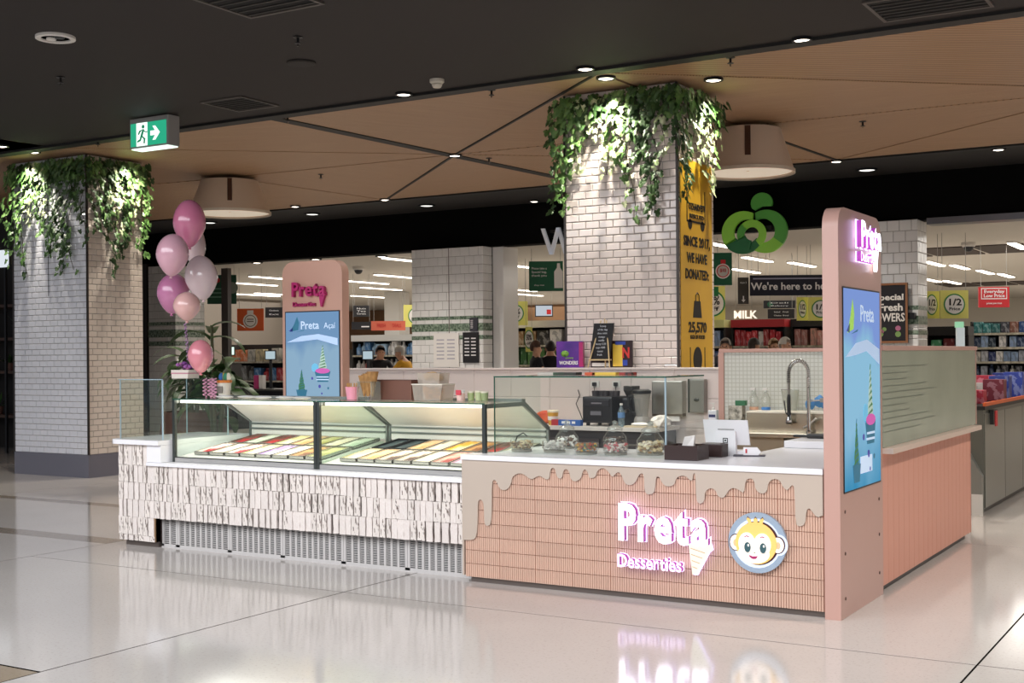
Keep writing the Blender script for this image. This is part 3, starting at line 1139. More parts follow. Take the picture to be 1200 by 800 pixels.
bk.build('tile_backing', mat('pink_grout', 'b07c68', 0.9), fc)
ncol = 9
cw = (FX1 - FX0 - 0.004) / ncol
for r in range(9):
    z = 0.0375 + sh * (r + 0.5)
    for c in range(ncol):
        o = bpy.data.objects.new('fluted_tile', flute)
        o.location = (FX0 + 0.004 + cw * (c + 0.5), 0.030, z if r < 8 else 0.859)
        o.scale = (cw / sw, 1, 1 if r < 8 else 0.66)
        COL.objects.link(o)
        o.parent = fc
# dripping icing panel, outline read off the photograph and set on the counter's face
q2 = [(105, 530), (140, 530), (154, 512), (160, 440), (160, 350), (172, 338), (186, 350), (190, 390), (192, 455), (204, 466), (222, 455), (226, 380), (226, 260), (238, 245), (252, 262), (262, 288), (280, 298), (303, 290), (316, 265), (322, 235), (340, 220), (365, 217),
      (388, 230), (400, 242), (418, 245), (430, 236), (450, 228), (470, 240), (485, 248), (496, 240), (500, 200), (512, 190), (525, 200), (528, 225), (540, 243), (555, 240), (560, 208), (572, 196), (588, 205), (595, 240), (606, 253)]
q7 = [(1100, 256), (1124, 242), (1132, 208), (1142, 197), (1155, 210), (1164, 240)]
q8 = [(45, 160), (70, 158), (80, 125), (105, 110), (130, 125), (150, 157), (165, 140), (180, 130), (195, 145), (210, 188), (240, 195), (262, 175), (275, 145), (290, 135), (300, 150), (302, 220), (315, 238), (345, 232), (352, 200), (355, 155), (370, 150), (385, 185), (405, 200), (440, 195),
      (450, 160), (470, 148), (495, 150), (510, 165), (525, 175), (530, 138), (541, 138), (543, 260), (560, 283), (582, 270), (585, 222), (610, 205), (635, 215), (645, 245), (670, 255), (685, 235), (700, 212), (720, 205), (745, 215), (768, 233), (775, 170), (795, 160), (815, 168), (822, 215), (850, 235), (875, 225),
      (882, 180), (905, 163), (935, 168), (950, 200), (970, 220), (984, 200), (1000, 190), (1006, 230), (1010, 375), (1030, 388), (1055, 375), (1060, 310), (1075, 300), (1090, 320), (1110, 345), (1140, 335)]
raw = [(520 + a / 4, 500 + b / 4) for a, b in q2] + [(400 + a / 4, 500 + b / 4) for a, b in q7] + [(680 + a / 4, 520 + b / 4) for a, b in q8]
drip = []
for a, b in raw:
    p = at(a, b, y=0.015)
    drip.append((min(max(p.x, FX0), FX1), p.z))
drip[0] = (FX0, drip[0][1])
drip[-1] = (FX1, drip[-1][1])
# smooth one step (corner cutting) so the drips are round
sm = [drip[0]]
for i in range(len(drip) - 1):
    p, q = drip[i], drip[i + 1]
    sm += [(p[0] * 0.75 + q[0] * 0.25, p[1] * 0.75 + q[1] * 0.25), (p[0] * 0.25 + q[0] * 0.75, p[1] * 0.25 + q[1] * 0.75)]
sm.append(drip[-1])
MB().prism(sm + [(FX1, 0.893), (FX0, 0.893)], 0.012, 0.024, 'xz').build('icing_panel', BEIGE, fc)
MB().box(FX0 - 0.012, 0.012, 0.05, FX0 + 0.002, 0.17, 0.893).build('end_panel', BEIGE, fc)

# L-shaped worktop
wt = thing('worktop', 'white L-shaped worktop slab over the pink front counter', 'worktop', (0, 0, 0))
MB().prism([(FX0 - 0.015, 0.0), (FX1 + 0.003, 0.0), (FX1 + 0.003, 1.01), (-0.064, 1.01), (-0.064, 4.05), (-0.93, 4.05), (-0.93, 1.0), (-2.69, 1.0), (-2.69, 0.178), (FX0 - 0.015, 0.178)], 0.894, 0.930, 'xy').build('slab', WHITE, wt)
t = thing('raised_worktop', 'low white raised worktop running back along the side wall', 'worktop', (0, 0, 0))
MB().box(-0.90, 1.60, 0.931, -0.064, 4.0, 0.985, bev=0.006).build('slab', WHITE, t)

# lit sign on the counter
sg = thing('illuminated_sign', 'white and purple glowing letter sign on the pink front counter', 'sign', (0, 0, 0))
word('Preta', 0.245, 0.64, GLOWW, sg, (-1.482, -0.055, 0.405), '-y', 0.026, 0.022, 0.16, PURP, HALO, 0.017)
word('Desserties', 0.088, 0.465, emis('sign_pinkwhite', 'f2d4f6', 2.4), sg, (-1.50, -0.040, 0.222), '-y', 0.018, 0.018, 0.14, PURP, HALO, 0.022)
MB().prism([(-0.985, 0.40), (-0.95, 0.425), (-0.88, 0.43), (-0.848, 0.41), (-0.838, 0.385), (-0.862, 0.365), (-0.945, 0.215), (-0.962, 0.215)], -0.05, -0.012).build('cone_emblem', emis('sign_cream', 'f8f2e2', 1.25), sg)
for k in range(4):
    MB().tube([(-0.972 + 0.004 * k, -0.052, 0.385 - 0.04 * k), (-0.872 - 0.018 * k, -0.052, 0.36 - 0.035 * k)], 0.003, 5).build('wafer_line', mat('wafer_tan', 'd9b78f', 0.6), sg)
MB().prism([(-0.995, 0.40), (-0.95, 0.435), (-0.88, 0.44), (-0.838, 0.415), (-0.828, 0.38), (-0.852, 0.36), (-0.938, 0.205), (-0.97, 0.205)], -0.012, -0.008).build('cone_backing', HALO, sg)

# round emblem: a generic little monkey face on a blue-grey disc
em = thing('round_emblem_sign', 'round blue-grey emblem with a smiling monkey face on the counter', 'sign', (-0.533, 0.0, 0.445))


def disc(n, r0, r1, cx=0, cz=0, a=0, b=2 * PI, sx=1.0):
    return [(cx + r0 * sx * math.cos(a + (b - a) * k / n), cz + r1 * math.sin(a + (b - a) * k / n)) for k in range(n)]


def flat(name, pts, m, d0, d1, parent=em):
    return MB().prism(pts, d0, d1, 'xz').build(name, m, parent)


flat('disc', disc(40, 0.193, 0.193), mat('emblem_disc', '94a4b6', 0.4, emit=0.12, ecol='a9c0dc'), -0.012, 0.012)
FUR = mat('emblem_fur', 'eebf6c', 0.5, emit=0.35, ecol='f0c070')
OUT = mat('emblem_outline', '4a1f24', 0.5)
FACEC = mat('emblem_face', 'fff0e4', 0.5, emit=0.55, ecol='fff4ec')
flat('halo', disc(30, 0.158, 0.158, 0.0, -0.003), emis('emblem_halo', 'dfe8ff', 1.3), -0.016, -0.0125)
flat('halo', disc(20, 0.062, 0.068, 0.142, -0.005), emis('emblem_halo', 'dfe8ff', 1.3), -0.016, -0.0125)
flat('head_outline', disc(30, 0.140, 0.140, 0.008, 0.0), OUT, -0.022, -0.0165)
for sx_, cx_ in ((1, 0.142), (-1, -0.135)):
    flat('ear_outline', disc(18, 0.046, 0.055, cx_, -0.004), OUT, -0.026, -0.0165)
    flat('ear', disc(18, 0.040, 0.049, cx_, -0.004), FACEC, -0.028, -0.0265)
    flat('inner_ear', disc(12, 0.016, 0.024, cx_ * 1.02, -0.006), mat('emblem_peach', 'e8b48c', 0.5, emit=0.3, ecol='f0c09a'), -0.030, -0.0285)
flat('head', disc(30, 0.137, 0.134, 0.0, 0.0), FUR, -0.034, -0.0285)
flat('muzzle', disc(24, 0.104, 0.062, -0.012, -0.066), FACEC, -0.039, -0.0345)
for cx_ in (-0.058, 0.045):
    flat('face_patch', disc(22, 0.056, 0.072, cx_, -0.006), FACEC, -0.040, -0.0345)
    flat('eye_ring', disc(18, 0.033, 0.040, cx_ + 0.005, -0.026), mat('emblem_grey', 'b9bcb8', 0.5, emit=0.2, ecol='b9bcb8'), -0.0415, -0.0405)
    flat('eye_white', disc(18, 0.028, 0.036, cx_ + 0.006, -0.026), FACEC, -0.043, -0.042)
    flat('iris', disc(16, 0.022, 0.033, cx_ + 0.006, -0.027), mat('emblem_iris', '3c5f66', 0.4), -0.0445, -0.0435)
    flat('eye_glint', disc(10, 0.006, 0.008, cx_ + 0.012, -0.014), FACEC, -0.046, -0.045)
    flat('eyebrow', [(cx_ - 0.016, 0.039), (cx_, 0.048), (cx_ + 0.016, 0.042), (cx_ + 0.014, 0.037), (cx_, 0.042), (cx_ - 0.014, 0.035)], mat('emblem_magenta', 'b0306e', 0.5), -0.043, -0.0405)
flat('mouth', [(-0.045, -0.075), (-0.02, -0.083), (0.012, -0.08), (0.018, -0.074), (0.004, -0.098), (-0.02, -0.100), (-0.038, -0.09)], mat('emblem_magenta'), -0.042, -0.0395)
flat('nose', disc(8, 0.006, 0.004, -0.006, -0.06), mat('emblem_olive', '9aa37a', 0.5), -0.042, -0.0395)
for a0 in (-0.035, 0.0, 0.032):
    flat('hair_tuft', [(a0 - 0.010, 0.118), (a0 - 0.014 + a0 * 0.3, 0.150), (a0 + a0 * 0.5, 0.166), (a0 + 0.014 + a0 * 0.3, 0.150), (a0 + 0.010, 0.118)], FUR, -0.036, -0.0345)
    flat('hair_line', [(a0 - 0.014 + a0 * 0.3, 0.150), (a0 + a0 * 0.5, 0.171), (a0 + 0.016 + a0 * 0.3, 0.150), (a0 + a0 * 0.5, 0.163)], OUT, -0.037, -0.0362)
# ---- side wall of the kiosk (faces the walkway)
sw_ = thing('side_counter', 'salmon pink side wall of the kiosk under frosted glass', 'counter', (0, 0, 0))
MB().box(-0.06, 1.0, 0.05, -0.018, 3.98, 0.955).build('core', mat('side_core', 'c98f7c', 0.6), sw_)
SALM = mat('salmon_ribbed', 'dea08b', 0.5)
nb = 20
for k in range(nb):
    y = 1.005 + (3.975 - 1.005) * k / nb
    wv = (3.975 - 1.005) / nb
    MB().box(-0.018, y + 0.002, 0.05, -0.004, y + wv - 0.002, 0.955, bev=0.003).build('panel', SALM, sw_)
MB().box(-0.06, 1.02, 0.0, -0.04, 3.9, 0.05).build('toe_kick', BLACK, sw_)
MB().box(-0.06, 3.97, 0.05, 0.0, 3.985, 0.955).build('end_panel', PINKD, sw_)
t = thing('side_ledge', 'pale wooden ledge between salmon side wall and frosted glass', 'ledge', (0, 0, 0))
MB().box(-0.058, 1.0, 0.957, 0.075, 4.10, 0.996, bev=0.004).build('ledge_board', mat('pale_ledge', 'd9c3b4', 0.4), t)
t = thing('glass_screen', 'grey-green frosted glass screen with pink top rail along the kiosk side', 'glass screen', (0, 0, 0))
FROST = mat('frosted_glass', '9ba696', 0.18, var=0.05, scale=2)
MB().box(-0.012, 1.0, 0.998, 0.004, 4.2, 1.665).build('pane', FROST, t)
for k in range(11):  # reflections in the glass, painted as thin darker strips
    MB().box(0.0042, 1.0, 1.10 + 0.045 * k, 0.0052, 2.1 + 0.5 * math.sin(k * 1.3), 1.106 + 0.045 * k).build('painted_reflection_line', mat('painted_reflection_line', '626e62', 0.4), t)
MB().box(-0.05, 1.0, 1.665, 0.012, 4.26, 1.70, bev=0.004).build('top_rail', PINK, t)
MB().box(-0.03, 4.2, 0.998, 0.008, 4.225, 1.665).build('end_post', PINK, t)

def grid_glass(name, c1, c2):
    """frosted glass with a fine square grid"""
    m = mat(name, c1, 0.15)
    nt = m.node_tree
    tc = nt.nodes.new('ShaderNodeTexCoord')
    mp = nt.nodes.new('ShaderNodeMapping')
    mp.inputs['Rotation'].default_value = (PI / 2, 0, 0)
    br = nt.nodes.new('ShaderNodeTexBrick')
    br.offset = 0
    br.inputs['Color1'].default_value = hexc(c1)
    br.inputs['Color2'].default_value = hexc(c1)
    br.inputs['Mortar'].default_value = hexc(c2)
    br.inputs['Scale'].default_value = 1
    br.inputs['Brick Width'].default_value = 0.04
    br.inputs['Row Height'].default_value = 0.04
    br.inputs['Mortar Size'].default_value = 0.004
    nt.links.new(tc.outputs['Object'], mp.inputs['Vector'])
    nt.links.new(mp.outputs['Vector'], br.inputs['Vector'])
    nt.links.new(br.outputs['Color'], nt.nodes['Principled BSDF'].inputs['Base Color'])
    return m


# ---- back walls
bw = thing('half_wall', 'long white-pink tiled half wall at the back of the kiosk', 'half wall', (0, 0, 0))
MB().box(-7.35, 4.22, 0, -2.46, 4.32, 1.495).build('core', GROUT, bw)
BT = mat('half_wall_tile', 'ddd0ca', 0.3, rnd=0.03)
me = tile_mesh(0.49 - 0.004, 0.30 - 0.004, 'wall_panel')
me.materials.append(BT)
for r in range(5):
    for c in range(10):
        o = bpy.data.objects.new('wall_panel', me)
        o.location = (-7.35 + 0.489 * (c + 0.5), 4.222, 0.299 * (r + 0.5))
        COL.objects.link(o)
        o.parent = bw
MB().box(-7.36, 4.19, 1.495, -2.452, 4.36, 1.515, bev=0.003).build('capping', mat('half_wall_cap', 'e2d6d0', 0.3), bw)
MB().box(-2.462, 4.19, 0, -2.452, 4.34, 1.495).build('end_panel', BT, bw)
pw_ = thing('back_screen', 'pale square-gridded splashback screen with pink frame behind the sink', 'splashback', (0, 0, 0))
MB().box(-2.44, 4.20, 0.9, -0.06, 4.235, 1.665).build('pane', grid_glass('reeded_glass', 'd3d4cd', 'bdbdb2'), pw_)
MB().box(-2.45, 4.18, 1.665, -0.05, 4.26, 1.70, bev=0.004).build('top_rail', PINK, pw_)
MB().box(-2.455, 4.18, 0.0, -2.40, 4.26, 1.664).build('end_post', PINK, pw_)
MB().box(-2.40, 4.2, 0.0, -0.06, 4.25, 0.9).build('lower_panel', BT, pw_)

# ---- gelato counter with the brick cladding
gc = thing('gelato_counter', 'gelato counter clad in narrow whitewashed bricks with grilles below', 'counter', (0, 0, 0))
BX0, BX1 = -6.49, FX0 - 0.020
MB().box(BX0 + 0.02, 0.086, 0.26, BX1, 1.15, 0.714).build('carcass', mat('brick_mortar', '3f2f2a', 0.95), gc)
MB().box(BX0 + 0.02, 0.086, 0.05, -6.04, 1.15, 0.26).build('carcass_end', mat('brick_mortar'), gc)
MB().box(BX0 + 0.02, 0.086, 0.714, -6.125, 1.15, 0.896).build('carcass_end', mat('brick_mortar'), gc)
MB().box(BX0 + 0.04, 0.12, 0.0, -6.05, 1.1, 0.05).build('toe_kick', mat('toe_kick_metal'), gc)
BRK = mat('whitewashed_brick', 'ece3de', 0.85, col2='e2d6cf', scale=9, bump=0.3, bscale=45, rnd=0.05)
BRS = mat('worn_brick', 'e9dfd8', 0.9, col2='5a443c', scale=5, stretch=(1.0, 1, 0.55), bump=0.4, bscale=40, rnd=0.05)
for mm in (BRS,):
    for n in mm.node_tree.nodes:
        if n.type == 'VALTORGB':
            n.color_ramp.elements[0].position = 0.58
            n.color_ramp.elements[1].position = 0.62
rng = random.Random(3)
protos = []
for k in range(10):
    bm = bmesh.new()
    bmesh.ops.create_cube(bm, size=1)
    bmesh.ops.subdivide_edges(bm, edges=[e for e in bm.edges if abs(e.verts[0].co.z - e.verts[1].co.z) > 0.5], cuts=3)
    for v in bm.verts:
        v.co.x += rng.uniform(-0.05, 0.05)
        v.co.y += rng.uniform(-0.05, 0.05)
        v.co.z += rng.uniform(-0.015, 0.015)
    me = bpy.data.meshes.new('cladding_brick')
    bm.to_mesh(me)
    bm.free()
    me.materials.append(BRS if k < 5 else BRK)
    protos.append(me)


def bricks(x0, x1, z0, z1):
    x = x0
    while x < x1 - 0.02:
        w = rng.uniform(0.050, 0.080)
        if x + w > x1 - 0.025:
            w = x1 - x
        gap = rng.choice((0.003, 0.007, 0.012, 0.017, 0.022))
        o = bpy.data.objects.new('cladding_brick', protos[rng.randrange(10)])
        o.scale = (w - gap, 0.018, z1 - z0 - 0.002)
        o.location = (x + w / 2, 0.079 + rng.uniform(-0.004, 0.004), (z0 + z1) / 2)
        COL.objects.link(o)
        o.parent = gc
        x += w


for z0, z1 in ((0.26, 0.412), (0.412, 0.564), (0.564, 0.714)):
    bricks(-6.04, BX1, z0, z1)
for z0, z1 in ((0.05, 0.10), (0.10, 0.26), (0.26, 0.412), (0.412, 0.564), (0.564, 0.714), (0.714, 0.896)):
    bricks(BX0, -6.04 if z1 < 0.72 else -6.122, z0, z1)
MB().box(-6.06, 0.075, 0.05, -6.04, 0.14, 0.26).build('end_stop', mat('ply_edge', '9a7a5a', 0.7), gc)
# grilles
GRL = mat('grille_grey', 'c4c0be', 0.5, 0.0)
MB().box(-6.04, 0.20, 0.0, BX1, 0.24, 0.26).build('grille_recess', mat('recess_black', '15120f', 0.9), gc)
gx = [-6.035, -5.845, -5.235, -4.648, -4.016, -3.393, BX1]
for i in range(6):
    a, b = gx[i] + 0.0015, gx[i + 1] - 0.0015
    g = MB()
    g.box(a, 0.150, 0.012, a + 0.022, 0.162, 0.259)
    g.box(b - 0.022, 0.150, 0.012, b, 0.162, 0.259)
    g.box(a, 0.150, 0.012, b, 0.162, 0.032)
    g.build('grille_frame', GRL, gc)
    n = max(2, int((b - a - 0.044) / 0.058))
    wv = (b - a - 0.044) / n
    rb = MB()
    for k in range(1, n):
        x = a + 0.022 + wv * k
        rb.box(x - 0.010, 0.151, 0.032, x + 0.010, 0.160, 0.259)
    if n > 1:
        rb.build('grille_rib', GRL, gc)
    lv = MB()
    for r in range(17):
        z = 0.040 + r * 0.0131
        lv.box(a + 0.022, 0.153, z, b - 0.022, 0.159, z + 0.0055)
    tag(lv.build('louvre_bars', GRL, gc), kind='stuff')
MB().box(-6.04, 0.150, 0.0, BX1, 0.162, 0.012).build('floor_rail', GRL, gc)

# ledge and end worktop
t = thing('ledge_slab', 'thin white ledge slab along the brick gelato counter', 'ledge', (0, 0, 0))
MB().box(-6.115, 0.045, 0.716, FX0 - 0.018, 0.30, 0.746, bev=0.004).build('slab', WHITE, t)
t = thing('end_worktop', 'rounded white worktop on the brick end of the gelato counter', 'worktop', (0, 0, 0))
pts = [(-5.95, 0.03), (-5.95, 1.18), (-6.6, 1.18)]
for k in range(9):
    a = PI + k * PI / 16
    pts.append((-6.47 + 0.13 * math.cos(a), 0.16 + 0.13 * math.sin(a)))
MB().prism(pts, 0.898, 0.938, 'xy').build('slab', WHITE, t)
MB().box(-6.119, 0.06, 0.748, -5.95, 1.15, 0.897).build('upstand', WHITE, t)
gb = thing('corner_glass_guard', 'clear glass guard box on the end worktop beside the first gelato case', 'glass guard', (0, 0, 0))


def pane(x0, y0, z0, x1, y1, z1, parent, m=CLEAR, name='pane'):
    return MB().box(x0, y0, z0, x1, y1, z1).build(name, m, parent)


pane(-6.49, 0.10, 0.939, -5.96, 0.106, 1.463, gb)
pane(-6.49, 0.106, 0.939, -6.484, 0.9, 1.463, gb)
pane(-5.966, 0.106, 0.939, -5.96, 0.18, 1.463, gb)
pane(-6.484, 0.894, 0.939, -5.96, 0.9, 1.463, gb)
pane(-6.50, 0.09, 1.4635, -5.95, 0.91, 1.4695, gb, CLEAR, 'top_pane')
for (a, b, c, d, e, f) in ((-6.502, 0.088, 1.4632, -5.948, 0.092, 1.4702), (-6.494, 0.096, 0.939, -6.486, 0.104, 1.4632), (-5.968, 0.096, 0.939, -5.956, 0.106, 1.4632), (-6.494, 0.896, 0.939, -6.486, 0.904, 1.4632), (-5.966, 0.892, 0.939, -5.958, 0.902, 1.4632)):
    MB().box(a, b, c, d, e, f).build('glass_edge', BEDGE, gb)

# ---- two glazed gelato cases
PROF = [(0.19, 0.748), (0.19, 1.295), (0.765, 1.295), (1.165, 1.068), (1.165, 0.90)]
CASEW = mat('case_white', 'f0ece6', 0.35)


def gelato_case(x0, x1, label):
    c = thing('gelato_display_case', label, 'display case', (0, 0, 0))
    MB().box(x0, 0.20, 0.748, x1, 1.15, 0.765).build('base', STEEL, c)
    MB().box(x0, 0.186, 0.748, x1, 0.215, 0.785).build('front_rail', mat('case_rail', 'b3b1b0', 0.3, 0.5), c)
    MB().box(x0 + 0.02, 0.184, 0.7855, x1 - 0.02, 0.198, 0.793).build('seal', BLACK, c)
    pane(x0 + 0.03, 0.190, 0.793, x1 - 0.03, 0.197, 1.288, c, CLEAR, 'front_glass')
    pane(x0 + 0.005, 0.188, 1.290, x1 - 0.005, 0.765, 1.298, c, CLEARB, 'top_glass')
    MB().box(x0 + 0.005, 0.184, 1.2885, x1 - 0.005, 0.188, 1.2985).build('glass_edge', GEDGE, c)
    MB().box(x0 + 0.01, 0.735, 1.292, x1 - 0.01, 0.79, 1.312).build('rear_shelf_bar', ALU, c)
    for x in (x0, x1 - 0.028):
        MB().box(x, 0.184, 0.748, x + 0.028, 0.212, 1.29).build('post', mat('case_post', '4c5150', 0.35, 0.7), c)
        fr = MB()
        fr.box(x + 0.004, 0.212, 1.258, x + 0.024, 0.77, 1.29)
        fr.build('side_top_rail', ALU, c)
        MB().prism([(0.755, 1.292), (0.775, 1.292), (1.170, 1.07), (1.170, 1.04), (0.755, 1.262)], x + 0.004, x + 0.024, 'yz').build('side_slope_rail', ALU, c)
        MB().box(x + 0.004, 1.145, 0.765, x + 0.024, 1.17, 1.05).build('rear_post', ALU, c)
        MB().prism([(0.212, 0.766), (0.212, 1.257), (0.755, 1.257), (1.144, 1.04), (1.144, 0.766)], x + 0.011, x + 0.016, 'yz').build('side_glass', CLEAR, c)
    MB().prism([(0.775, 1.284), (0.785, 1.278), (1.155, 1.068), (1.148, 1.058)], x0 + 0.03, x1 - 0.03, 'yz').build('sloping_back_door', CASEW, c)
    MB().box(x0 + 0.03, 1.150, 0.93, x1 - 0.03, 1.160, 1.055).build('back_panel', mat('case_back', 'd8d6d0', 0.3), c)
    MB().box(x0 + 0.03, 1.135, 0.985, x1 - 0.03, 1.149, 1.0).build('door_rail', ALU, c)
    MB().box(x0 + 0.03, 1.135, 1.03, x1 - 0.03, 1.149, 1.045).build('door_rail', ALU, c)
    deck = MB()
    deck.prism([(0.215, 0.79), (0.255, 0.795), (1.13, 0.915), (1.13, 0.766), (0.215, 0.766)], x0 + 0.03, x1 - 0.03, 'yz')
    deck.build('deck', mat('deck_white', 'e9e7e0', 0.3), c)
    MB().box(x0 + 0.05, 0.235, 1.262, x1 - 0.05, 0.262, 1.284).build('light_strip', emis('case_tube', 'fff6e8', 5), c)
    lamp('AREA', 'case_light', ((x0 + x1) / 2, 0.50, 1.25), 9, (1.0, 0.95, 0.87), (math.radians(4), 0, 0), x1 - x0 - 0.15, 0.4)
    return c


gelato_case(-5.935, -4.315, 'glazed gelato case beside the balloons, with red and purple flavours')
gelato_case(-4.31, -2.70, 'glazed gelato case beside the pink front counter, with mango and berry flavours')

PANS = mat('tub_steel', 'c9c6c0', 0.25, 0.9)
# flavour: (base colour, topping colour, words)
FL = {
    'cream_red': ('f3ead9', 'b3202a', 'cream gelato with red berry ripple'), 'cream': ('f2e8d3', 'e8d8b8', 'plain cream gelato'), 'choc': ('6a4032', 'b3202a', 'chocolate gelato with red swirl'),
    'lemon': ('f3e6a8', 'efe0c0', 'pale lemon gelato'), 'purple': ('a98cc8', 'e6dcef', 'lilac gelato with white ripple'), 'mango': ('efb53a', 'f6e2a8', 'mango gelato'),
    'cookie': ('ead6bb', '5b3d2e', 'cream gelato with cookie crumbs'), 'pink': ('e6b3cf', 'f2dbe6', 'pink gelato'), 'caramel': ('c9955c', '7a4a2a', 'caramel gelato with brown sauce'),
    'berry': ('d9a08f', '9a2a22', 'peach gelato with berry topping'), 'mint': ('dfe6d4', 'b8c9b0', 'pale mint gelato'), 'dark': ('4a5a5e', '2a3438', 'dark slate-blue gelato'), 'peach': ('eec79a', 'e0a46a', 'peach gelato'), 'pist': ('c9c58c', 'b3aa60', 'pistachio gelato')}


def gelato_mat(k):
    a, b, _ = FL[k]
    m = mat('gelato_' + k, a, 0.5, col2=b, scale=9, bump=0.5, bscale=18, stretch=(2.2, 0.35, 1))
    for n in m.node_tree.nodes:
        if n.type == 'VALTORGB':
            n.color_ramp.elements[0].position = 0.50
            n.color_ramp.elements[1].position = 0.58
    return m


def tub(x, y, w, d, k, label, open_dark=False):
    zt = 0.801 + 0.137 * (y - 0.26)
    t = thing('gelato_tub', label, 'gelato tub', (x, y, zt))
    t.rotation_euler = (math.atan(0.137), 0, 0)
    t['group'] = 'gelato tubs in the display cases'
    h = 0.028
    fr = MB()
    fr.box(-w / 2, -d / 2, 0.0, w / 2, d / 2, 0.006)
    for a in ((-w / 2, -d / 2, w / 2, -d / 2 + 0.006), (-w / 2, d / 2 - 0.006, w / 2, d / 2), (-w / 2, -d / 2, -w / 2 + 0.006, d / 2), (w / 2 - 0.006, -d / 2, w / 2, d / 2)):
        fr.box(a[0], a[1], 0.0, a[2], a[3], h)
    fr.build('pan', BLACK if open_dark else PANS, t)
    # mounded, wavy gelato
    nx, ny = 6, 10
    vs, fs = [], []
    rg = random.Random(hash((round(x, 2), round(y, 2))) & 0xffff)
    for j in range(ny + 1):
        for i in range(nx + 1):
            u, v = i / nx, j / ny
            e = min(1, 4 * u, 4 * (1 - u), 5 * v, 5 * (1 - v))
            z = 0.018 + 0.014 * e + (0.005 * math.sin(v * 14 + u * 4 + rg.random()) + rg.uniform(-0.004, 0.004)) * e
            if open_dark:
                z = 0.012
            vs.append((-w / 2 + 0.007 + (w - 0.014) * u, -d / 2 + 0.007 + (d - 0.014) * v, z))
    for j in range(ny):
        for i in range(nx):
            a = j * (nx + 1) + i
            fs.append((a, a + 1, a + nx + 2, a + nx + 1))
    MB().raw(vs, fs).build('gelato', gelato_mat(k), t, True)
    return t


row = {0: ['cream_red', 'cream', 'cream_red', 'lemon', 'purple', 'cream', 'caramel', 'pist', 'lemon', 'peach', 'cookie', 'cookie', 'cream', 'berry', 'pink', 'mint', 'cream'],
       1: ['choc', 'mint', 'choc', 'lemon', 'peach', 'pist', 'cream', 'mint', 'dark', 'dark', 'peach', 'cream', 'mango', 'caramel', 'choc', 'cream']}
cnt = 0
for ci, (x0, x1) in enumerate(((-5.935, -4.315), (-4.31, -2.70))):
    for r in range(2):
        n = 8
        x_a, x_b = x0 + 0.13, x1 - 0.05
        w = (x_b - x_a) / n
        for k in range(n):
            key = row[r][ci * 8 + k]
            y = 0.50 if r == 0 else 0.92
            lb = f"{FL[key][2]}; {'first second third fourth fifth sixth seventh eighth'.split()[k]} in the {'front' if r == 0 else 'rear'} row, {'case by balloons' if ci == 0 else 'case by pink counter'}"
            tub(x_a + w * (k + 0.5), y, w - 0.016, 0.385, key, lb, key == 'dark')

# ------------------------------------------------------------------ on the front counter
WZ = 0.931
gg = thing('glass_guard', 'large clear glass guard over the topping jars on the white worktop', 'glass guard', (0, 0, 0))
ax0, ax1, ay0, ay1, az1 = -2.675, -1.285, 0.275, 0.955, 1.490
pane(ax0, ay0, WZ, ax1, ay0 + 0.008, az1, gg, CLEARB)
pane(ax0, ay0 + 0.008, WZ, ax0 + 0.008, ay1, az1, gg, CLEARB)
pane(ax1 - 0.008, ay0 + 0.008, WZ, ax1, ay1, az1, gg, CLEARB)
pane(ax0 - 0.002, ay0 - 0.002, az1, ax1 + 0.002, ay1, az1 + 0.008, gg, CLEARB, 'top_pane')
for a in ((ax0 - 0.003, ay0 - 0.004, az1 - 0.001, ax1 + 0.003, ay0 - 0.0015, az1 + 0.009), (ax1 + 0.001, ay0, az1 - 0.001, ax1 + 0.0035, ay1, az1 + 0.009), (ax0 - 0.002, ay0 - 0.003, WZ, ax0 + 0.004, ay0 + 0.006, az1 - 0.001)):
    MB().box(*a).build('glass_edge', GEDGE, gg)
MB().box(ax1 - 0.008, ay0 - 0.003, WZ, ax1 + 0.003, ay0 + 0.008, az1 - 0.001).build('glass_edge', BEDGE, gg)

JARG = glass('jar_glass', 'fdfdfd', 1.8, 0.03, 'f4f4f2')
LIDM = mat('jar_lid_glass', 'b9b6b2', 0.2, 0.3)


def filled(par, r, z0, z1, cols, n, seed, size, name='topping'):
    """pieces of a topping heaped in a jar, too many to count"""
    rg = random.Random(seed)
    ms = [mat('topping_' + c, c, 0.5) for c in cols]
    for mi, m in enumerate(ms):
        mb = MB()
        for k in range(n // len(ms)):
            a, q = rg.uniform(0, 2 * PI), r * math.sqrt(rg.uniform(0.1, 1)) * 0.92
            z = rg.uniform(z0, z1)
            bm = bmesh.new()
            bmesh.ops.create_icosphere(bm, subdivisions=1, radius=size * rg.uniform(0.7, 1.2))
            bmesh.ops.scale(bm, vec=(1, rg.uniform(0.5, 1), rg.uniform(0.5, 1)), verts=bm.verts)
            bmesh.ops.translate(bm, vec=(q * math.cos(a), q * math.sin(a), z), verts=bm.verts)
            mb.join(bm)
        tag(mb.build(name, m, par), kind='stuff')


def low_bowl(px, py, r, h, cols, label, seed, tongs=False):
    p = at(px, py, z=WZ)
    t = thing('topping_bowl', label, 'glass bowl', (p.x, p.y + 0.03, WZ), 0, 'low glass topping bowls')
    MB().lathe([(r * 0.8, 0.001), (r * 0.86, 0.018), (r, 0.03), (r * 1.0, h), (r * 0.95, h + 0.003), (r * 0.95, 0.03), (r * 0.8, 0.02)], 24, cap=False).build('bowl', JARG, t, True)
    MB().lathe([(r * 0.86, 0.0), (r * 0.90, 0.016), (r * 0.2, 0.018)], 20).build('base', mat('bowl_base', '8b857c', 0.3), t)
    filled(t, r * 0.9, 0.025, h * 0.92, cols, 90, seed, 0.013)
    if tongs:
        MB().tube([(-0.06, 0.0, h * 0.7), (-0.03, -0.01, h + 0.03), (0.02, -0.01, h + 0.055), (0.05, 0, h + 0.03)], 0.005, 6).build('tongs', BLACK, t)


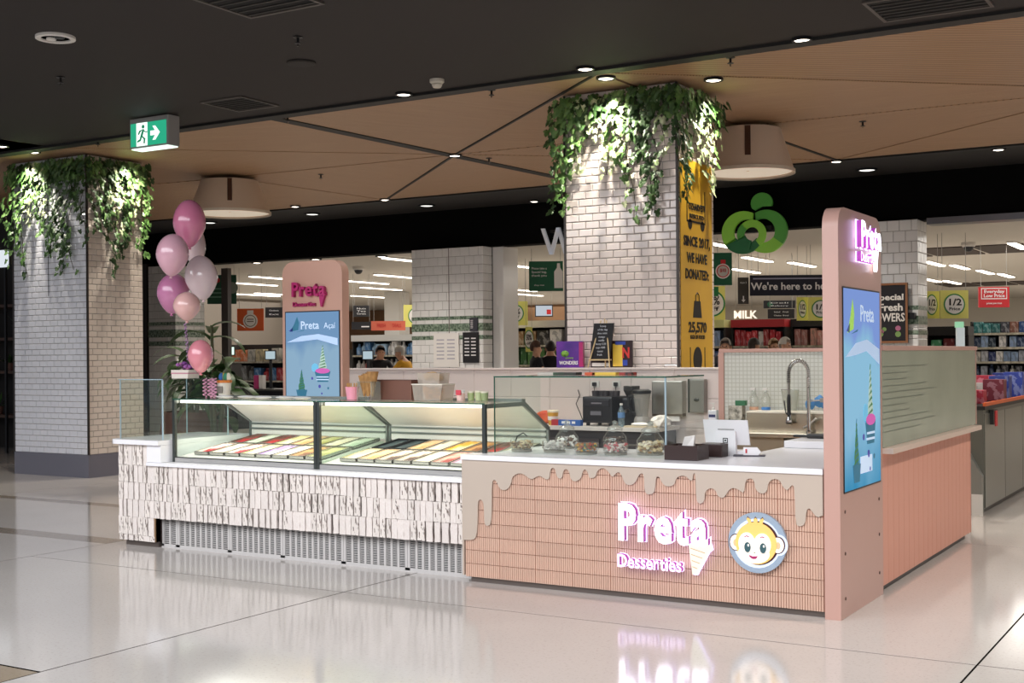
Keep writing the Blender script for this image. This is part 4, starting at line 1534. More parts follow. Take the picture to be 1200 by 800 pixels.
low_bowl(609, 529, 0.088, 0.085, ('c8a878', 'e2cfa8', '8a6a48'), 'low glass bowl of crushed nuts with black tongs', 1, True)
low_bowl(647.5, 530, 0.092, 0.085, ('efe9e2', 'e4d8d2'), 'low glass bowl of white meringue pieces under the front jar', 2)
low_bowl(685, 532, 0.090, 0.080, ('c07a28', 'b23a22', 'd8a43a', '2f6b4a'), 'low glass bowl of orange, red and green jellies', 3)
low_bowl(719.5, 533, 0.092, 0.085, ('efe6e0', 'c9515a', 'e8d3cc'), 'low glass bowl of white and red marshmallow bits', 4)


def tall_jar(px, py, dy, k, cols, label, seed):
    p = at(px, py, z=WZ)
    t = thing('topping_jar', label, 'glass jar', (p.x, p.y + dy, WZ), 0, 'tall glass topping jars')
    pr = [(0.085, 0.002), (0.098, 0.02), (0.10, 0.06), (0.092, 0.10), (0.066, 0.135), (0.060, 0.15), (0.062, 0.158)]
    pr = [(a * k, b * k) for a, b in pr]
    MB().lathe(pr, 24, cap=False).build('jar_body', JARG, t, True)
    MB().lathe([(0.09 * k, 0.0), (0.094 * k, 0.014), (0.02, 0.016)], 20).build('base', mat('bowl_base'), t)
    MB().lathe([(0.066 * k, 0.158 * k), (0.060 * k, 0.175 * k), (0.030 * k, 0.192 * k), (0.014 * k, 0.197 * k), (0.022 * k, 0.21 * k), (0.020 * k, 0.225 * k), (0.004, 0.232 * k)], 20).build('lid', glass('lid_glass', 'f0f0ee', 1.6, 0.22, 'e8e6e2'), t, True)
    filled(t, 0.088 * k, 0.02, 0.09 * k, cols, 110, seed, 0.016)


tall_jar(655, 526, 0.13, 0.93, ('efe9e4', '6a4a3a'), 'tall lidded jar behind the bowl of white meringue', 11)
tall_jar(711, 527, 0.14, 0.93, ('3a2a24', '5a4034'), 'tall lidded jar of dark chocolate behind red and white bowl', 12)
tall_jar(759.5, 533, 0.04, 1.05, ('d9bd92', 'eddcbc', '9c7446'), 'tall lidded jar of wafer pieces, standing alone nearest the glass corner', 13)

# black napkin box
p = at(803, 537, z=WZ)
t = thing('napkin_box', 'dark brown napkin box with white napkin beside the glass guard', 'napkin box', (-1.16, 0.30, WZ))
NB_ = mat('napkin_box_brown', '33211f', 0.4)
MB().box(-0.11, -0.09, 0, 0.13, 0.12, 0.012).box(-0.11, -0.09, 0.012, -0.10, 0.12, 0.10).box(0.12, -0.09, 0.012, 0.13, 0.12, 0.10).box(-0.10, -0.09, 0.012, 0.12, -0.08, 0.10).box(-0.10, 0.11, 0.012, 0.12, 0.12, 0.10).build('box', NB_, t)
MB().raw([(-0.04, 0.0, 0.03), (0.05, 0.02, 0.03), (0.06, 0.03, 0.16), (-0.0, 0.0, 0.15), (-0.04, 0.04, 0.03), (0.05, 0.06, 0.03), (0.065, 0.04, 0.165), (0.0, 0.02, 0.155)], [(0, 1, 2, 3), (7, 6, 5, 4), (0, 3, 7, 4), (1, 5, 6, 2), (3, 2, 6, 7)]).build('napkin', PAPER, t)
t = thing('card_box', 'small dark card box behind the white register', 'box', (-1.09, 0.62, WZ))
MB().box(-0.07, -0.06, 0, 0.10, 0.06, 0.09, bev=0.006).build('body', NB_, t)
MB().box(-0.05, -0.045, 0.09, 0.08, 0.045, 0.095).build('slot_lid', mat('card_grey', '8a8480', 0.5), t)

# register: white tablet stand seen from behind
REGW = mat('register_white', 'f2f0f3', 0.35)
p = at(849, 533, z=WZ)
t = thing('register', 'white tablet register on a stand, tilted screen seen from behind', 'register', (p.x, p.y + 0.06, WZ), 0.04)
MB().box(-0.13, -0.01, 0, 0.13, 0.14, 0.030, bev=0.006).build('printer_base', REGW, t)
MB().prism([(-0.078, 0.0), (0.078, 0.0), (0.072, 0.17), (-0.072, 0.17)], -0.045, -0.012).build('stand', REGW, t)
c_, s_ = math.cos(0.42), math.sin(0.42)
pts = []
for (u, v) in ((-0.165, -0.085), (0.165, -0.085), (0.165, 0.105), (-0.165, 0.105)):
    for dpt in (0.0, 0.014):
        pts.append((u, -0.02 - v * c_ * 0.32 + dpt * 0.8, 0.15 + v * 0.95))
bm_ = MB().raw(pts, [(0, 2, 4, 6), (7, 5, 3, 1), (0, 1, 3, 2), (2, 3, 5, 4), (4, 5, 7, 6), (6, 7, 1, 0)])
bmesh.ops.recalc_face_normals(bm_.bm, faces=bm_.bm.faces)
bm_.build('tablet', REGW, t)
MB().box(-0.06, -0.036, 0.178, 0.06, -0.028, 0.184).build('hinge', mat('hinge_grey', '8f8c8a', 0.4), t)
lg = MB()
for a in ((-0.018, 0.085, 0.018, 0.090), (-0.018, 0.116, 0.018, 0.121), (-0.018, 0.090, -0.013, 0.116), (0.013, 0.090, 0.018, 0.116), (-0.006, 0.098, 0.006, 0.109)):
    lg.box(a[0], -0.048, a[1], a[2], -0.0455, a[3])
lg.build('square_logo', BLACK, t)
p = at(880, 535, z=WZ)
t = thing('payment_stand', 'small white card stand with red mark in front of the register', 'card stand', (p.x - 0.02, p.y + 0.05, WZ), 0.3)
MB().box(-0.12, -0.03, 0, 0.10, 0.05, 0.008).build('tray', mat('tray_dark', '4a4650', 0.4), t)
MB().prism([(-0.05, 0.008), (0.055, 0.008), (0.07, 0.03), (0.045, 0.062), (-0.05, 0.062)], -0.012, 0.014).build('card_holder', REGW, t)
MB().box(-0.036, -0.014, 0.022, -0.024, -0.0122, 0.050).build('red_mark', mat('mark_red', 'c03440', 0.5), t)

# black eftpos unit on the raised slab
t = thing('scanner', 'black hand scanner lying on the raised white worktop', 'scanner', (-0.72, 1.95, 0.986))
MB().box(-0.10, -0.05, 0, 0.16, 0.05, 0.035, bev=0.012).build('body', BLACK, t)
MB().box(-0.22, -0.02, 0.004, -0.09, 0.02, 0.026, bev=0.008).build('handle', BLACK, t)

# ------------------------------------------------------------------ back bench with machines
bn = thing('back_bench', 'white-topped back bench with dark drawers against the half wall', 'bench', (0, 0, 0))
MB().box(-5.4, 3.60, 0.885, -2.88, 4.185, 0.925, bev=0.004).build('benchtop', mat('bench_top', 'd6d0ca', 0.3), bn)
MB().box(-5.4, 3.68, 0.08, -2.92, 4.18, 0.883).build('carcass', mat('bench_dark', '2a2425', 0.5), bn)
for k in range(4):
    x = -5.37 + k * 0.62
    d = MB().box(x, 3.662, 0.45, x + 0.59, 3.68, 0.80).build('drawer', mat('drawer_dark', '3a3233', 0.4), bn)
    MB().box(x + 0.1, 3.65, 0.74, x + 0.49, 3.662, 0.76).build('drawer_handle', STEEL, d)
MB().box(-5.35, 3.70, 0, -2.95, 4.1, 0.08).build('toe_kick', BLACK, bn)
BT_ = 0.926

p = at(712, 496, z=BT_)
t = thing('coffee_machine', 'black coffee machine on the back bench behind the jars', 'coffee machine', (at(708, 470, y=3.9).x, 3.9, BT_))
MB().box(-0.17, -0.16, 0.03, 0.17, 0.20, 0.30, bev=0.02).build('body', mat('machine_black', '17161a', 0.3), t)
MB().box(-0.14, -0.172, 0.20, 0.14, -0.161, 0.27, bev=0.004).build('control_panel', mat('panel_black', '26252b', 0.25), t)
MB().box(-0.06, -0.176, 0.225, 0.06, -0.173, 0.24).build('badge', mat('badge_silver', '9a98a0', 0.3, 0.8), t)
MB().box(-0.07, -0.176, 0.11, 0.05, -0.162, 0.15).build('label_plate', mat('badge_grey', '6d6b72', 0.4), t)
for x in (-0.13, 0.13):
    for y in (-0.11, 0.15):
        MB().lathe([(0.02, 0), (0.02, 0.031)], 10, (x, y, 0)).build('foot', BLACK, t)
for k in range(5):
    MB().lathe([(0.035, 0.30), (0.04, 0.35), (0.036, 0.355)], 12, (-0.12 + 0.06 * k, 0.04 + 0.03 * (k % 2), 0)).build('cup', mat('cup_dark', '3b3436', 0.4), t)
t = thing('coffee_grinder', 'black grinder with clear hopper beside the coffee machine', 'grinder', (at(727, 470, y=3.92).x + 0.10, 3.98, BT_))
MB().box(-0.07, -0.09, 0, 0.07, 0.12, 0.28, bev=0.015).build('body', mat('machine_black'), t)
MB().lathe([(0.045, 0.28), (0.085, 0.36), (0.085, 0.40), (0.08, 0.405)], 18).build('hopper', mat('hopper_smoke', '35322f', 0.2), t)
MB().tube([(0, -0.09, 0.16), (0, -0.16, 0.15)], 0.016, 8).build('portafilter', STEEL, t)
for i, (px_, lb) in enumerate(((733, 'clear water bottle with blue label beside the black grinder'),)):
    t = thing('water_bottle', lb, 'bottle', (at(px_ - 5, 480, y=3.72).x, 3.72, BT_))
    MB().lathe([(0.034, 0), (0.036, 0.02), (0.033, 0.06), (0.036, 0.10), (0.036, 0.15), (0.014, 0.20), (0.014, 0.215)], 16).build('bottle', glass('bottle_plastic', 'e2eef2', 0.8, 0.2, 'c8d8e0'), t, True)
    MB().lathe([(0.0365, 0.09), (0.0368, 0.145)], 16, cap=False).build('label_band', mat('bottle_label', '5f87b8', 0.5), t)
    MB().lathe([(0.016, 0.215), (0.016, 0.235)], 12).build('cap', TRIMW, t)
# blender with black lid, jug and handle
t = thing('blender', 'blender with clear jug, black lid and handle on the back bench', 'blender', (at(752, 470, y=3.85).x, 3.85, BT_))
MB().lathe([(0.085, 0.0), (0.08, 0.06), (0.07, 0.10)], 18).build('motor_base', mat('blender_grey', 'a29d98', 0.3), t)
MB().lathe([(0.06, 0.10), (0.09, 0.33), (0.086, 0.33), (0.056, 0.11)], 20, cap=False).build('jug', glass('jug_plastic', 'ececea', 0.8, 0.25, 'd6d2cc'), t, True)
MB().lathe([(0.095, 0.33), (0.097, 0.36), (0.07, 0.375)], 20).build('lid', BLACK, t)
MB().tube([(-0.085, 0, 0.31), (-0.14, 0, 0.30), (-0.15, 0, 0.22), (-0.12, 0, 0.14), (-0.07, 0, 0.13)], 0.016, 8).build('handle', BLACK, t)
t = thing('bread_board', 'pale wooden board and cloth lying beside the blender', 'board', (at(757, 490, y=3.68).x - 0.06, 3.675, BT_))
MB().box(-0.16, -0.05, 0, 0.16, 0.05, 0.016, bev=0.004).build('board', mat('pale_wood', 'd7c6a8', 0.6), t)
MB().ball((0.0, 0.0, 0.03), 0.10, 0.05, 0.02).build('cloth', PAPER, t, True)
# stainless towel dispenser and mirror panel on the half wall
t = thing('towel_dispenser', 'stainless paper towel dispenser mounted on the half wall', 'dispenser', (at(789, 450, y=4.2).x, 4.205, 1.02))
MB().box(-0.20, -0.10, 0.02, 0.14, -0.0, 0.36, bev=0.01).build('cabinet', STEEL, t)
MB().box(-0.20, -0.095, 0.0, 0.14, -0.01, 0.03).build('tear_edge', mat('dispenser_dark', '5a4a3e', 0.4), t)
MB().box(-0.12, -0.085, -0.05, 0.10, -0.06, 0.02).build('towel', PAPER, t)
t = thing('soap_dispenser', 'dark grey soap dispenser mounted by the end of the half wall', 'dispenser', (at(818, 455, y=4.2).x, 4.205, 1.06))
MB().box(-0.06, -0.09, 0.0, 0.10, -0.0, 0.34, bev=0.012).build('housing', mat('soap_grey', '8d8a84', 0.3, 0.5), t)
MB().box(-0.075, -0.092, 0.0, -0.058, 0.0, 0.34).build('side_stripe', BLACK, t)
MB().ball((0.02, -0.095, 0.13), 0.03, 0.012, 0.02).build('push_button', BLACK, t)
t = thing('plastic_wrap', 'pile of crumpled clear plastic bags at the end of the bench', 'plastic bags', (-2.945, 3.86, BT_))
rg = random.Random(5)
bm = bmesh.new()
bmesh.ops.create_icosphere(bm, subdivisions=3, radius=1)
for v in bm.verts:
    v.co *= rg.uniform(0.86, 1.1)
    v.co.x *= 0.10
    v.co.y *= 0.14
    v.co.z = max(-0.0, v.co.z * 0.075 + 0.045)
MB().join(bm).build('bag', mat('bag_plastic', 'e2dcd6', 0.25), t)
for i, (px_, c1, lb) in enumerate(((686, 'cc3b2a', 'orange-red fruit cup stack on the back bench'), )):
    pass
t = thing('fruit_cup', 'yellow paper cup with orange cap on the back bench', 'cup', (at(646, 480, y=3.75).x + 0.02, 3.75, BT_))
MB().lathe([(0.045, 0), (0.058, 0.13)], 16).build('cup', mat('cup_yellow', 'e0a83a', 0.5), t)
MB().lathe([(0.060, 0.13), (0.06, 0.15), (0.02, 0.155)], 16).build('lid', mat('cup_cream', 'f0e4c8', 0.5), t)
MB().lathe([(0.0535, 0.05), (0.056, 0.09)], 16, cap=False).build('band', PAPER, t)
t = thing('snack_pouch', 'red snack pouch lying behind the yellow cup', 'pouch', (at(636, 480, y=3.95).x + 0.04, 3.95, BT_))
MB().ball((0, 0, 0.07), 0.13, 0.06, 0.07, 16, 10).build('pouch', mat('pouch_red', 'c0402c', 0.35, col2='e8713a', scale=6), t, True)
t = thing('cling_roll', 'blue and red boxed roll on the back bench by coffee machine', 'box', (at(672, 490, y=3.78).x - 0.03, 3.70, BT_))
MB().box(-0.17, -0.03, 0, 0.17, 0.03, 0.06, bev=0.004).build('carton', mat('carton_blue', '2f5fa8', 0.4), t)
MB().box(-0.171, -0.031, 0.0, -0.09, 0.031, 0.061).build('carton_end', mat('carton_red', 'b23038', 0.4), t)
for q in range(3):
    MB().box(-0.05 + 0.06 * q, -0.0325, 0.02, -0.01 + 0.06 * q, -0.0305, 0.045).build('print', TXTW, t)
# power outlets with cords on the half wall
for px_, lb in ((697, 'black plug in a wall socket above coffee machine'), (722, 'black plug in a wall socket above the grinder')):
    p = at(px_, 450, y=4.2)
    t = thing('wall_socket', lb, 'socket', (p.x, 4.209, p.z))
    MB().box(-0.05, -0.006, -0.035, 0.05, 0.0, 0.035, bev=0.002).build('face_plate', TRIMW, t)
    MB().box(-0.02, -0.035, -0.02, 0.02, -0.006, 0.02, bev=0.004).build('plug', BLACK, t)
    MB().tube([(0, -0.03, -0.02), (0.01, -0.03, -0.08), (0.05, -0.02, -0.13), (0.09, -0.02, -0.2)], 0.004, 6).build('cord', BLACK, t)
p = at(678, 470, y=4.2)
t = tag(MB().tube([(p.x, 4.19, 1.28), (p.x + 0.02, 4.19, 1.22), (p.x - 0.02, 4.18, 1.13), (p.x + 0.05, 4.15, 1.02), (p.x + 0.10, 4.12, 0.935)], 0.005, 6).build('power_cord', BLACK), 'thin black cord running down the half wall to the bench', 'cord')

# on the half wall: lolly bag, chalkboard, poster
HW = 1.516
pa, pb = at(655, 428, y=4.27), at(682, 428, y=4.27)
t = thing('snack_bag', 'purple and pink snack bag standing on the half wall', 'snack bag', ((pa.x + pb.x) / 2, 4.27, HW), 0.25)
w_ = (pb.x - pa.x) * 0.52
MB().prism([(-w_, 0), (w_, 0), (w_ * 0.97, 0.05), (w_ * 1.0, 0.26), (w_ * 0.98, 0.285), (-w_ * 0.98, 0.285), (-w_ * 1.0, 0.26), (-w_ * 0.97, 0.05)], -0.035, 0.035).build('pouch', mat('bag_purple', '4a1f86', 0.3, col2='6a2a9a', scale=6), t)
MB().box(w_ * 0.72, -0.038, 0.01, w_ * 1.01, 0.036, 0.275).build('side_band', mat('bag_magenta', 'b0206a', 0.3), t)
MB().ball((-w_ * 0.35, -0.034, 0.15), 0.045, 0.012, 0.035).build('picture', mat('bag_green', '7fae3e', 0.4, col2='2f5a22', scale=30), t, True)
text('WONDERS', 0.04, TXTW, t, (-0.01, -0.040, 0.05), '-y', 0.02, 0.75, 0.002)
text('yummy', 0.022, mat('print_green', '9cc84a', 0.5), t, (0.0, -0.040, 0.105), '-y', 0.0, 1.0, 0.002)

p = at(706, 430, y=4.28)
t = thing('chalkboard', 'small tilted chalkboard menu on a wooden easel on the half wall', 'chalkboard', (p.x, 4.24, HW))
bd = MB().prism([(-0.125, 0.09), (0.11, 0.09), (0.165, 0.47), (-0.07, 0.47)], -0.012, 0.004).build('board', mat('chalk_black', '15151a', 0.6), t)
rg = random.Random(2)
for k in range(9):
    z = 0.44 - 0.038 * k
    off = (z - 0.28) * 0.145
    u0 = -0.08 + off + (0.02 if k % 3 == 1 else 0)
    x = u0
    wds = ['Scoop', 'of the day', 'choc mint', 'mango', 'vanilla', 'berry 5.50', 'cups 4.00', 'cones', 'fresh']
    text(wds[k], 0.022, mat('chalk_white', 'cfd2da', 0.8), t, (0.015 + off, -0.0135, z), '-y', 0.0, 0.95, 0.001)
for a in (-0.13, 0.13):
    MB().tube([(a, -0.05, 0.0), (a * 0.25 + 0.03, 0.02, 0.50)], 0.007, 6).build('easel_leg', mat('easel_wood', 'd8bf92', 0.6), t)
MB().tube([(0.03, 0.05, 0.0), (0.035, 0.03, 0.52)], 0.007, 6).build('easel_leg', mat('easel_wood'), t)
MB().box(-0.13, -0.03, 0.075, 0.13, 0.0, 0.09).build('easel_shelf', mat('easel_wood'), t)
t = thing('sign_frame', 'dark framed yellow and red picture card behind the small chalkboard', 'framed card', (at(717, 428, y=4.335).x, 4.335, HW))
MB().box(-0.245, -0.012, 0, 0.245, 0.008, 0.285).build('frame', mat('frame_dark', '2a1418', 0.4), t)
MB().box(0.02, -0.016, 0.012, 0.135, -0.0125, 0.25).build('yellow_print', mat('print_yellow', 'e6c24a', 0.5), t)
MB().box(0.05, -0.0165, 0.24, 0.17, -0.0125, 0.275).build('blue_print', mat('print_blue', '3048a8', 0.5), t)
text('N', 0.11, mat('print_red', 'd23a34', 0.5), t, (0.175, -0.0165, 0.15), '-y', 0.03, 0.8, 0.002)
MB().box(0.135, -0.0165, 0.02, 0.19, -0.0125, 0.08).build('blue_print', mat('print_blue'), t)
MB().box(-0.23, -0.014, 0.012, -0.02, -0.0125, 0.05).build('paper_strip', PAPER, t)
# colourful packets lying on the glass guard top
rg = random.Random(9)
for i, (px_, c1, wd, lb) in enumerate(((667, '2f4a34', 0.20, 'dark green packet lying on top of the glass guard'), (645, 'b9b0a8', 0.14, 'grey tray lying on top of the glass guard'), (697, 'c8542e', 0.09, 'orange lid on top of the glass guard by yellow card'), (713, 'e0b848', 0.20, 'yellow card lying on top of the glass guard'), (738, 'c8392c', 0.10, 'red and black packet at the end of the yellow card'))):
    p = at(px_, 440, y=0.75)
    t = tag(MB().box(-wd / 2, -0.05, 0, wd / 2, 0.05, 0.022, bev=0.004).build('packet', mat('packet_' + c1, c1, 0.5, col2='2a2222' if i in (0, 4) else None, scale=14)), lb, 'packet', 'items on the glass guard')
    t.location = (p.x, 0.72, az1 + 0.0085)

# ------------------------------------------------------------------ sink area
sb = thing('sink_bench', 'stainless sink bench under the pale gridded splashback', 'sink', (0, 0, 0))
BRZ = mat('warm_steel', 'c4bba8', 0.25, 1.0)
MB().box(-2.36, 3.62, 0.865, -0.96, 4.17, 0.905, bev=0.004).build('benchtop', BRZ, sb)
MB().box(-2.34, 3.70, 0.06, -1.62, 4.16, 0.863).build('cabinet', mat('sink_cabinet', '9a8a74', 0.35, 0.5), sb)
MB().box(-1.30, 3.70, 0.06, -0.97, 4.16, 0.863).build('cabinet', mat('sink_cabinet'), sb)
MB().box(-1.62, 4.1, 0.06, -1.30, 4.16, 0.863).build('dark_back', BLACK, sb)
MB().box(-2.02, 3.80, 0.906, -1.0, 3.83, 1.085).build('basin_front', BRZ, sb)
MB().box(-2.02, 3.83, 0.906, -1.99, 4.15, 1.085).build('basin_side', BRZ, sb)
MB().box(-2.02, 3.79, 1.085, -1.0, 4.16, 1.10, bev=0.003).build('rim', mat('rim_cream', 'e2dccd', 0.3), sb)
for x in (-2.3, -1.66, -1.26, -1.0):
    MB().lathe([(0.02, 0), (0.02, 0.06)], 10, (x, 3.76, 0)).build('foot', STEEL, sb)
tp = thing('faucet', 'tall chrome spring faucet with black spray head over the sink', 'faucet', (at(948, 500, y=3.73).x, 3.73, 0.906))
pts = [(0, 0, 0.0), (0, 0, 0.52)]
for k in range(1, 13):
    a = PI - k * PI / 12
    pts.append((-0.095 + 0.095 * math.cos(PI - a) * 1.0, 0, 0.56 + 0.115 * math.sin(a)))
MB().lathe([(0.028, 0), (0.028, 0.02), (0.018, 0.03), (0.017, 0.50), (0.02, 0.52)], 14).build('riser', CHROME, tp, True)
MB().tube([(0, 0, 0.50)] + pts[2:] + [(-0.19, 0, 0.46), (-0.19, 0, 0.36)], 0.013, 10).build('hose', mat('hose_steel', '9c9790', 0.3, 0.9), tp, True)
spr = MB()
path = [Vector(q) for q in [(0, 0, 0.42), (0, 0, 0.50)] + pts[2:] + [(-0.19, 0, 0.46)]]
cum = [0]
for i in range(1, len(path)):
    cum.append(cum[-1] + (path[i] - path[i - 1]).length)
hx = []
N_ = 420
for k in range(N_):
    s0 = cum[-1] * k / (N_ - 1)
    i = max(j for j in range(len(cum)) if cum[j] <= s0 + 1e-9)
    i = min(i, len(path) - 2)
    f = (s0 - cum[i]) / max(1e-6, cum[i + 1] - cum[i])
    q = path[i].lerp(path[i + 1], f)
    d = (path[i + 1] - path[i]).normalized()
    nn = Vector((0, 1, 0))
    bb = d.cross(nn)
    a = k * 0.62
    hx.append(q + nn * math.cos(a) * 0.019 + bb * math.sin(a) * 0.019)
spr.tube(hx, 0.0035, 4)
spr.build('spring', CHROME, tp, True)
MB().lathe([(0.012, 0.36), (0.018, 0.33), (0.018, 0.20), (0.022, 0.17)], 12, (-0.19, 0, 0)).build('spray_handle', BLACK, tp)
MB().lathe([(0.012, 0.17), (0.022, 0.15), (0.03, 0.12), (0.03, 0.10), (0.01, 0.10)], 14, (-0.19, 0, 0)).build('spray_head', CHROME, tp)
MB().lathe([(0.031, 0.10), (0.028, 0.085), (0.01, 0.085)], 14, (-0.19, 0, 0)).build('spray_cup', BLACK, tp)
MB().tube([(-0.235, 0, 0.30), (-0.222, 0, 0.19), (-0.20, 0, 0.16)], 0.006, 6).build('trigger', BLACK, tp)
MB().tube([(0, 0, 0.30), (0.12, 0, 0.31)], 0.007, 6).box(0.11, -0.014, 0.29, 0.135, 0.014, 0.33).build('hose_bracket', STEEL, tp)
MB().tube([(-0.05, 0, 0.05), (-0.01, 0, 0.07), (0.05, 0, 0.12), (0.07, 0, 0.14)], 0.012, 8).build('tap_lever', STEEL, tp)
t = thing('cleaning_cloth', 'crumpled blue cloth hung at the faucet', 'cloth', (tp.location.x + 0.05, 3.90, 1.105))
for (dx, dz, rr) in ((-0.09, 0.07, 0.055), (0.0, 0.10, 0.06), (0.06, 0.06, 0.045)):
    bm = bmesh.new()
    bmesh.ops.create_icosphere(bm, subdivisions=2, radius=1)
    for v in bm.verts:
        v.co *= random.uniform(0.8, 1.1)
    bmesh.ops.scale(bm, vec=(rr, rr * 0.8, rr), verts=bm.verts)
    bmesh.ops.translate(bm, vec=(dx, 0, dz - 0.005), verts=bm.verts)
    MB().join(bm).build('fold', mat('cloth_blue', '4a86c0', 0.7), t, True)
# small things round the sink
for px_, lb in ((883, 'clear spray bottle with pale base on the sink rim'), (897, 'clear spray bottle by the blue lid on the sink rim')):
    t = thing('spray_bottle', lb, 'bottle', (at(px_, 470, y=4.05).x, 4.06, 1.101))
    MB().lathe([(0.04, 0), (0.042, 0.12), (0.018, 0.17), (0.016, 0.19)], 14).build('bottle', glass('spray_plastic', 'eef0ec', 0.7, 0.3, 'd9d9d2'), t, True)
    MB().box(-0.03, -0.012, 0.19, 0.02, 0.012, 0.215, bev=0.003).build('trigger_head', TRIMW, t)
    MB().lathe([(0.043, 0.002), (0.044, 0.03)], 14, cap=False).build('base_band', mat('band_peach' if px_ < 890 else 'band_blue', 'd9a98c' if px_ < 890 else '3f7cc0', 0.5), t)
t = thing('measuring_jug', 'clear plastic measuring jug on the sink rim behind the faucet', 'jug', (at(926, 465, y=4.04).x, 4.04, 1.101))
MB().lathe([(0.06, 0), (0.085, 0.20), (0.08, 0.20), (0.056, 0.008)], 18, cap=False).build('jug', glass('spray_plastic'), t, True)
MB().box(-0.09, -0.004, 0.196, 0.02, 0.004, 0.204).build('rim_line', mat('jug_grey', '8a7f7c', 0.5), t)
t = thing('hand_sanitiser', 'pump bottle of sanitiser with dark label beside the splashback post', 'bottle', (at(836, 490, y=3.98).x, 3.98, 0.906))
MB().box(-0.045, -0.03, 0, 0.045, 0.03, 0.19, bev=0.01).build('bottle', mat('sanitiser_clear', 'cfd3d6', 0.15), t)
MB().box(-0.036, -0.033, 0.03, 0.036, -0.0305, 0.15).build('bottle_label', mat('label_white', 'e4e4ea', 0.5), t)
MB().box(-0.034, -0.0345, 0.12, 0.034, -0.0333, 0.148).build('label_band', mat('label_navy', '232c58', 0.5), t)
MB().lathe([(0.016, 0.19), (0.016, 0.21), (0.007, 0.215), (0.007, 0.25)], 10).build('pump', TRIMW, t)
MB().box(-0.04, -0.008, 0.25, 0.012, 0.008, 0.262).build('pump_nozzle', TRIMW, t)
t = thing('glove_box_stack', 'green and white cartons stacked beside the sink', 'cartons', (at(861, 490, y=3.95).x, 3.95, 0.906))
MB().box(-0.09, -0.05, 0, 0.08, 0.06, 0.10, bev=0.004).build('lower_carton', mat('carton_green', '6f8f4a', 0.5, col2='2f3a2a', scale=25), t)
MB().box(-0.05, -0.04, 0.101, 0.09, 0.06, 0.24, bev=0.004).build('upper_carton', mat('carton_pale', 'cfcabc', 0.5, col2='4a4a40', scale=18), t)
MB().box(0.02, -0.041, 0.241, 0.12, 0.03, 0.29, bev=0.004).build('green_lid', mat('lid_green', '2f6b48', 0.5), t)
for k in range(4):
    MB().box(0.03, -0.056, 0.015 + 0.022 * k, 0.075, -0.0505, 0.027 + 0.022 * k).build('print', TXTK, t)
t = thing('utensil_crock', 'white tray of small tools beside the faucet', 'container', (at(962, 490, y=3.72).x + 0.12, 4.08, 1.101))
MB().box(-0.07, -0.05, 0, 0.07, 0.05, 0.012, bev=0.003).box(-0.07, -0.05, 0.012, -0.064, 0.05, 0.08).box(0.064, -0.05, 0.012, 0.07, 0.05, 0.08).box(-0.064, -0.05, 0.012, 0.064, -0.044, 0.08).box(-0.064, 0.044, 0.012, 0.064, 0.05, 0.08).build('tray', PAPER, t)
MB().tube([(-0.02, 0, 0.02), (-0.04, -0.01, 0.16)], 0.008, 6).build('brush_handle', mat('handle_brown', '5a4034', 0.5), t)
MB().tube([(0.02, 0, 0.02), (0.05, 0.01, 0.14)], 0.008, 6).build('spatula_handle', BLACK, t)

# ------------------------------------------------------------------ on top of the gelato cases
GT = 1.299


def on_case(px, y):
    return (at(px, 462, y=y).x, y, GT)


t = thing('spoon_cup', 'pink paper cup of wooden spoons on the gelato case', 'cup', on_case(413, 0.55))
MB().lathe([(0.045, 0), (0.058, 0.10), (0.060, 0.104), (0.054, 0.10), (0.042, 0.006)], 18, cap=False).build('cup', mat('cup_pink', 'e295ac', 0.5), t, True)
for k in range(12):
    a = k * 2.4
    MB().box(-0.006, -0.002, 0.01, 0.006, 0.002, 0.135).build('spoon', mat('spoon_wood', 'c99a5a', 0.6), t).matrix_local = Matrix.Translation((0.028 * math.cos(a), 0.028 * math.sin(a), 0)) @ Matrix.Rotation(a, 4, 'Z') @ Matrix.Rotation(0.12, 4, 'Y')
t = thing('cone_holder', 'clear stand holding brown waffle cones on the gelato case', 'cone stand', on_case(432, 0.45))
for x in (-0.07, 0.07):
    MB().box(x - 0.005, -0.06, 0, x + 0.005, 0.06, 0.15).build('stand_side', glass('stand_acrylic', 'eef0ee', 1.0, 0.2), t)
MB().box(-0.075, -0.06, 0.145, 0.075, 0.06, 0.151).build('stand_top', glass('stand_acrylic'), t)
WAF = mat('waffle_cone', 'a87c4a', 0.7, col2='8a6236', scale=30)
for k in range(5):
    MB().lathe([(0.006, 0.03), (0.05, 0.20 + 0.008 * k), (0.046, 0.20 + 0.008 * k)], 14, (-0.045 + 0.022 * k, 0.01 * (k % 2), 0), cap=False).build('cone', WAF, t, True)
t = thing('cardboard_box', 'long flat brown cardboard box on the gelato case', 'box', on_case(466, 0.62))
KR = mat('brown_card', '6a4438', 0.7)
MB().box(-0.24, -0.06, 0, 0.18, 0.10, 0.155).build('carton', KR, t)
MB().box(-0.24, -0.062, 0.155, 0.18, 0.102, 0.162).build('lid_flap', mat('brown_card_lid', '59372d', 0.7), t)
t = thing('biscuit_tub', 'clear plastic tub of biscuits with a second tub on top', 'plastic tub', on_case(508, 0.58))
PL = glass('tub_plastic', 'f2efea', 0.8, 0.35, 'd8cfc4')
MB().prism([(-0.125, 0.0), (0.125, 0.0), (0.145, 0.125), (-0.145, 0.125)], -0.09, 0.09).build('lower_tub', PL, t)
MB().box(-0.15, -0.095, 0.125, 0.15, 0.095, 0.133).build('rim', mat('tub_rim', 'd9d2c8', 0.4), t)
filled(t, 0.08, 0.02, 0.10, ('a8744a', 'c2935e'), 60, 31, 0.022, 'biscuit_bits')
MB().prism([(-0.10, 0.134), (0.10, 0.134), (0.11, 0.22), (-0.11, 0.22)], -0.07, 0.07).build('upper_tub', PL, t)
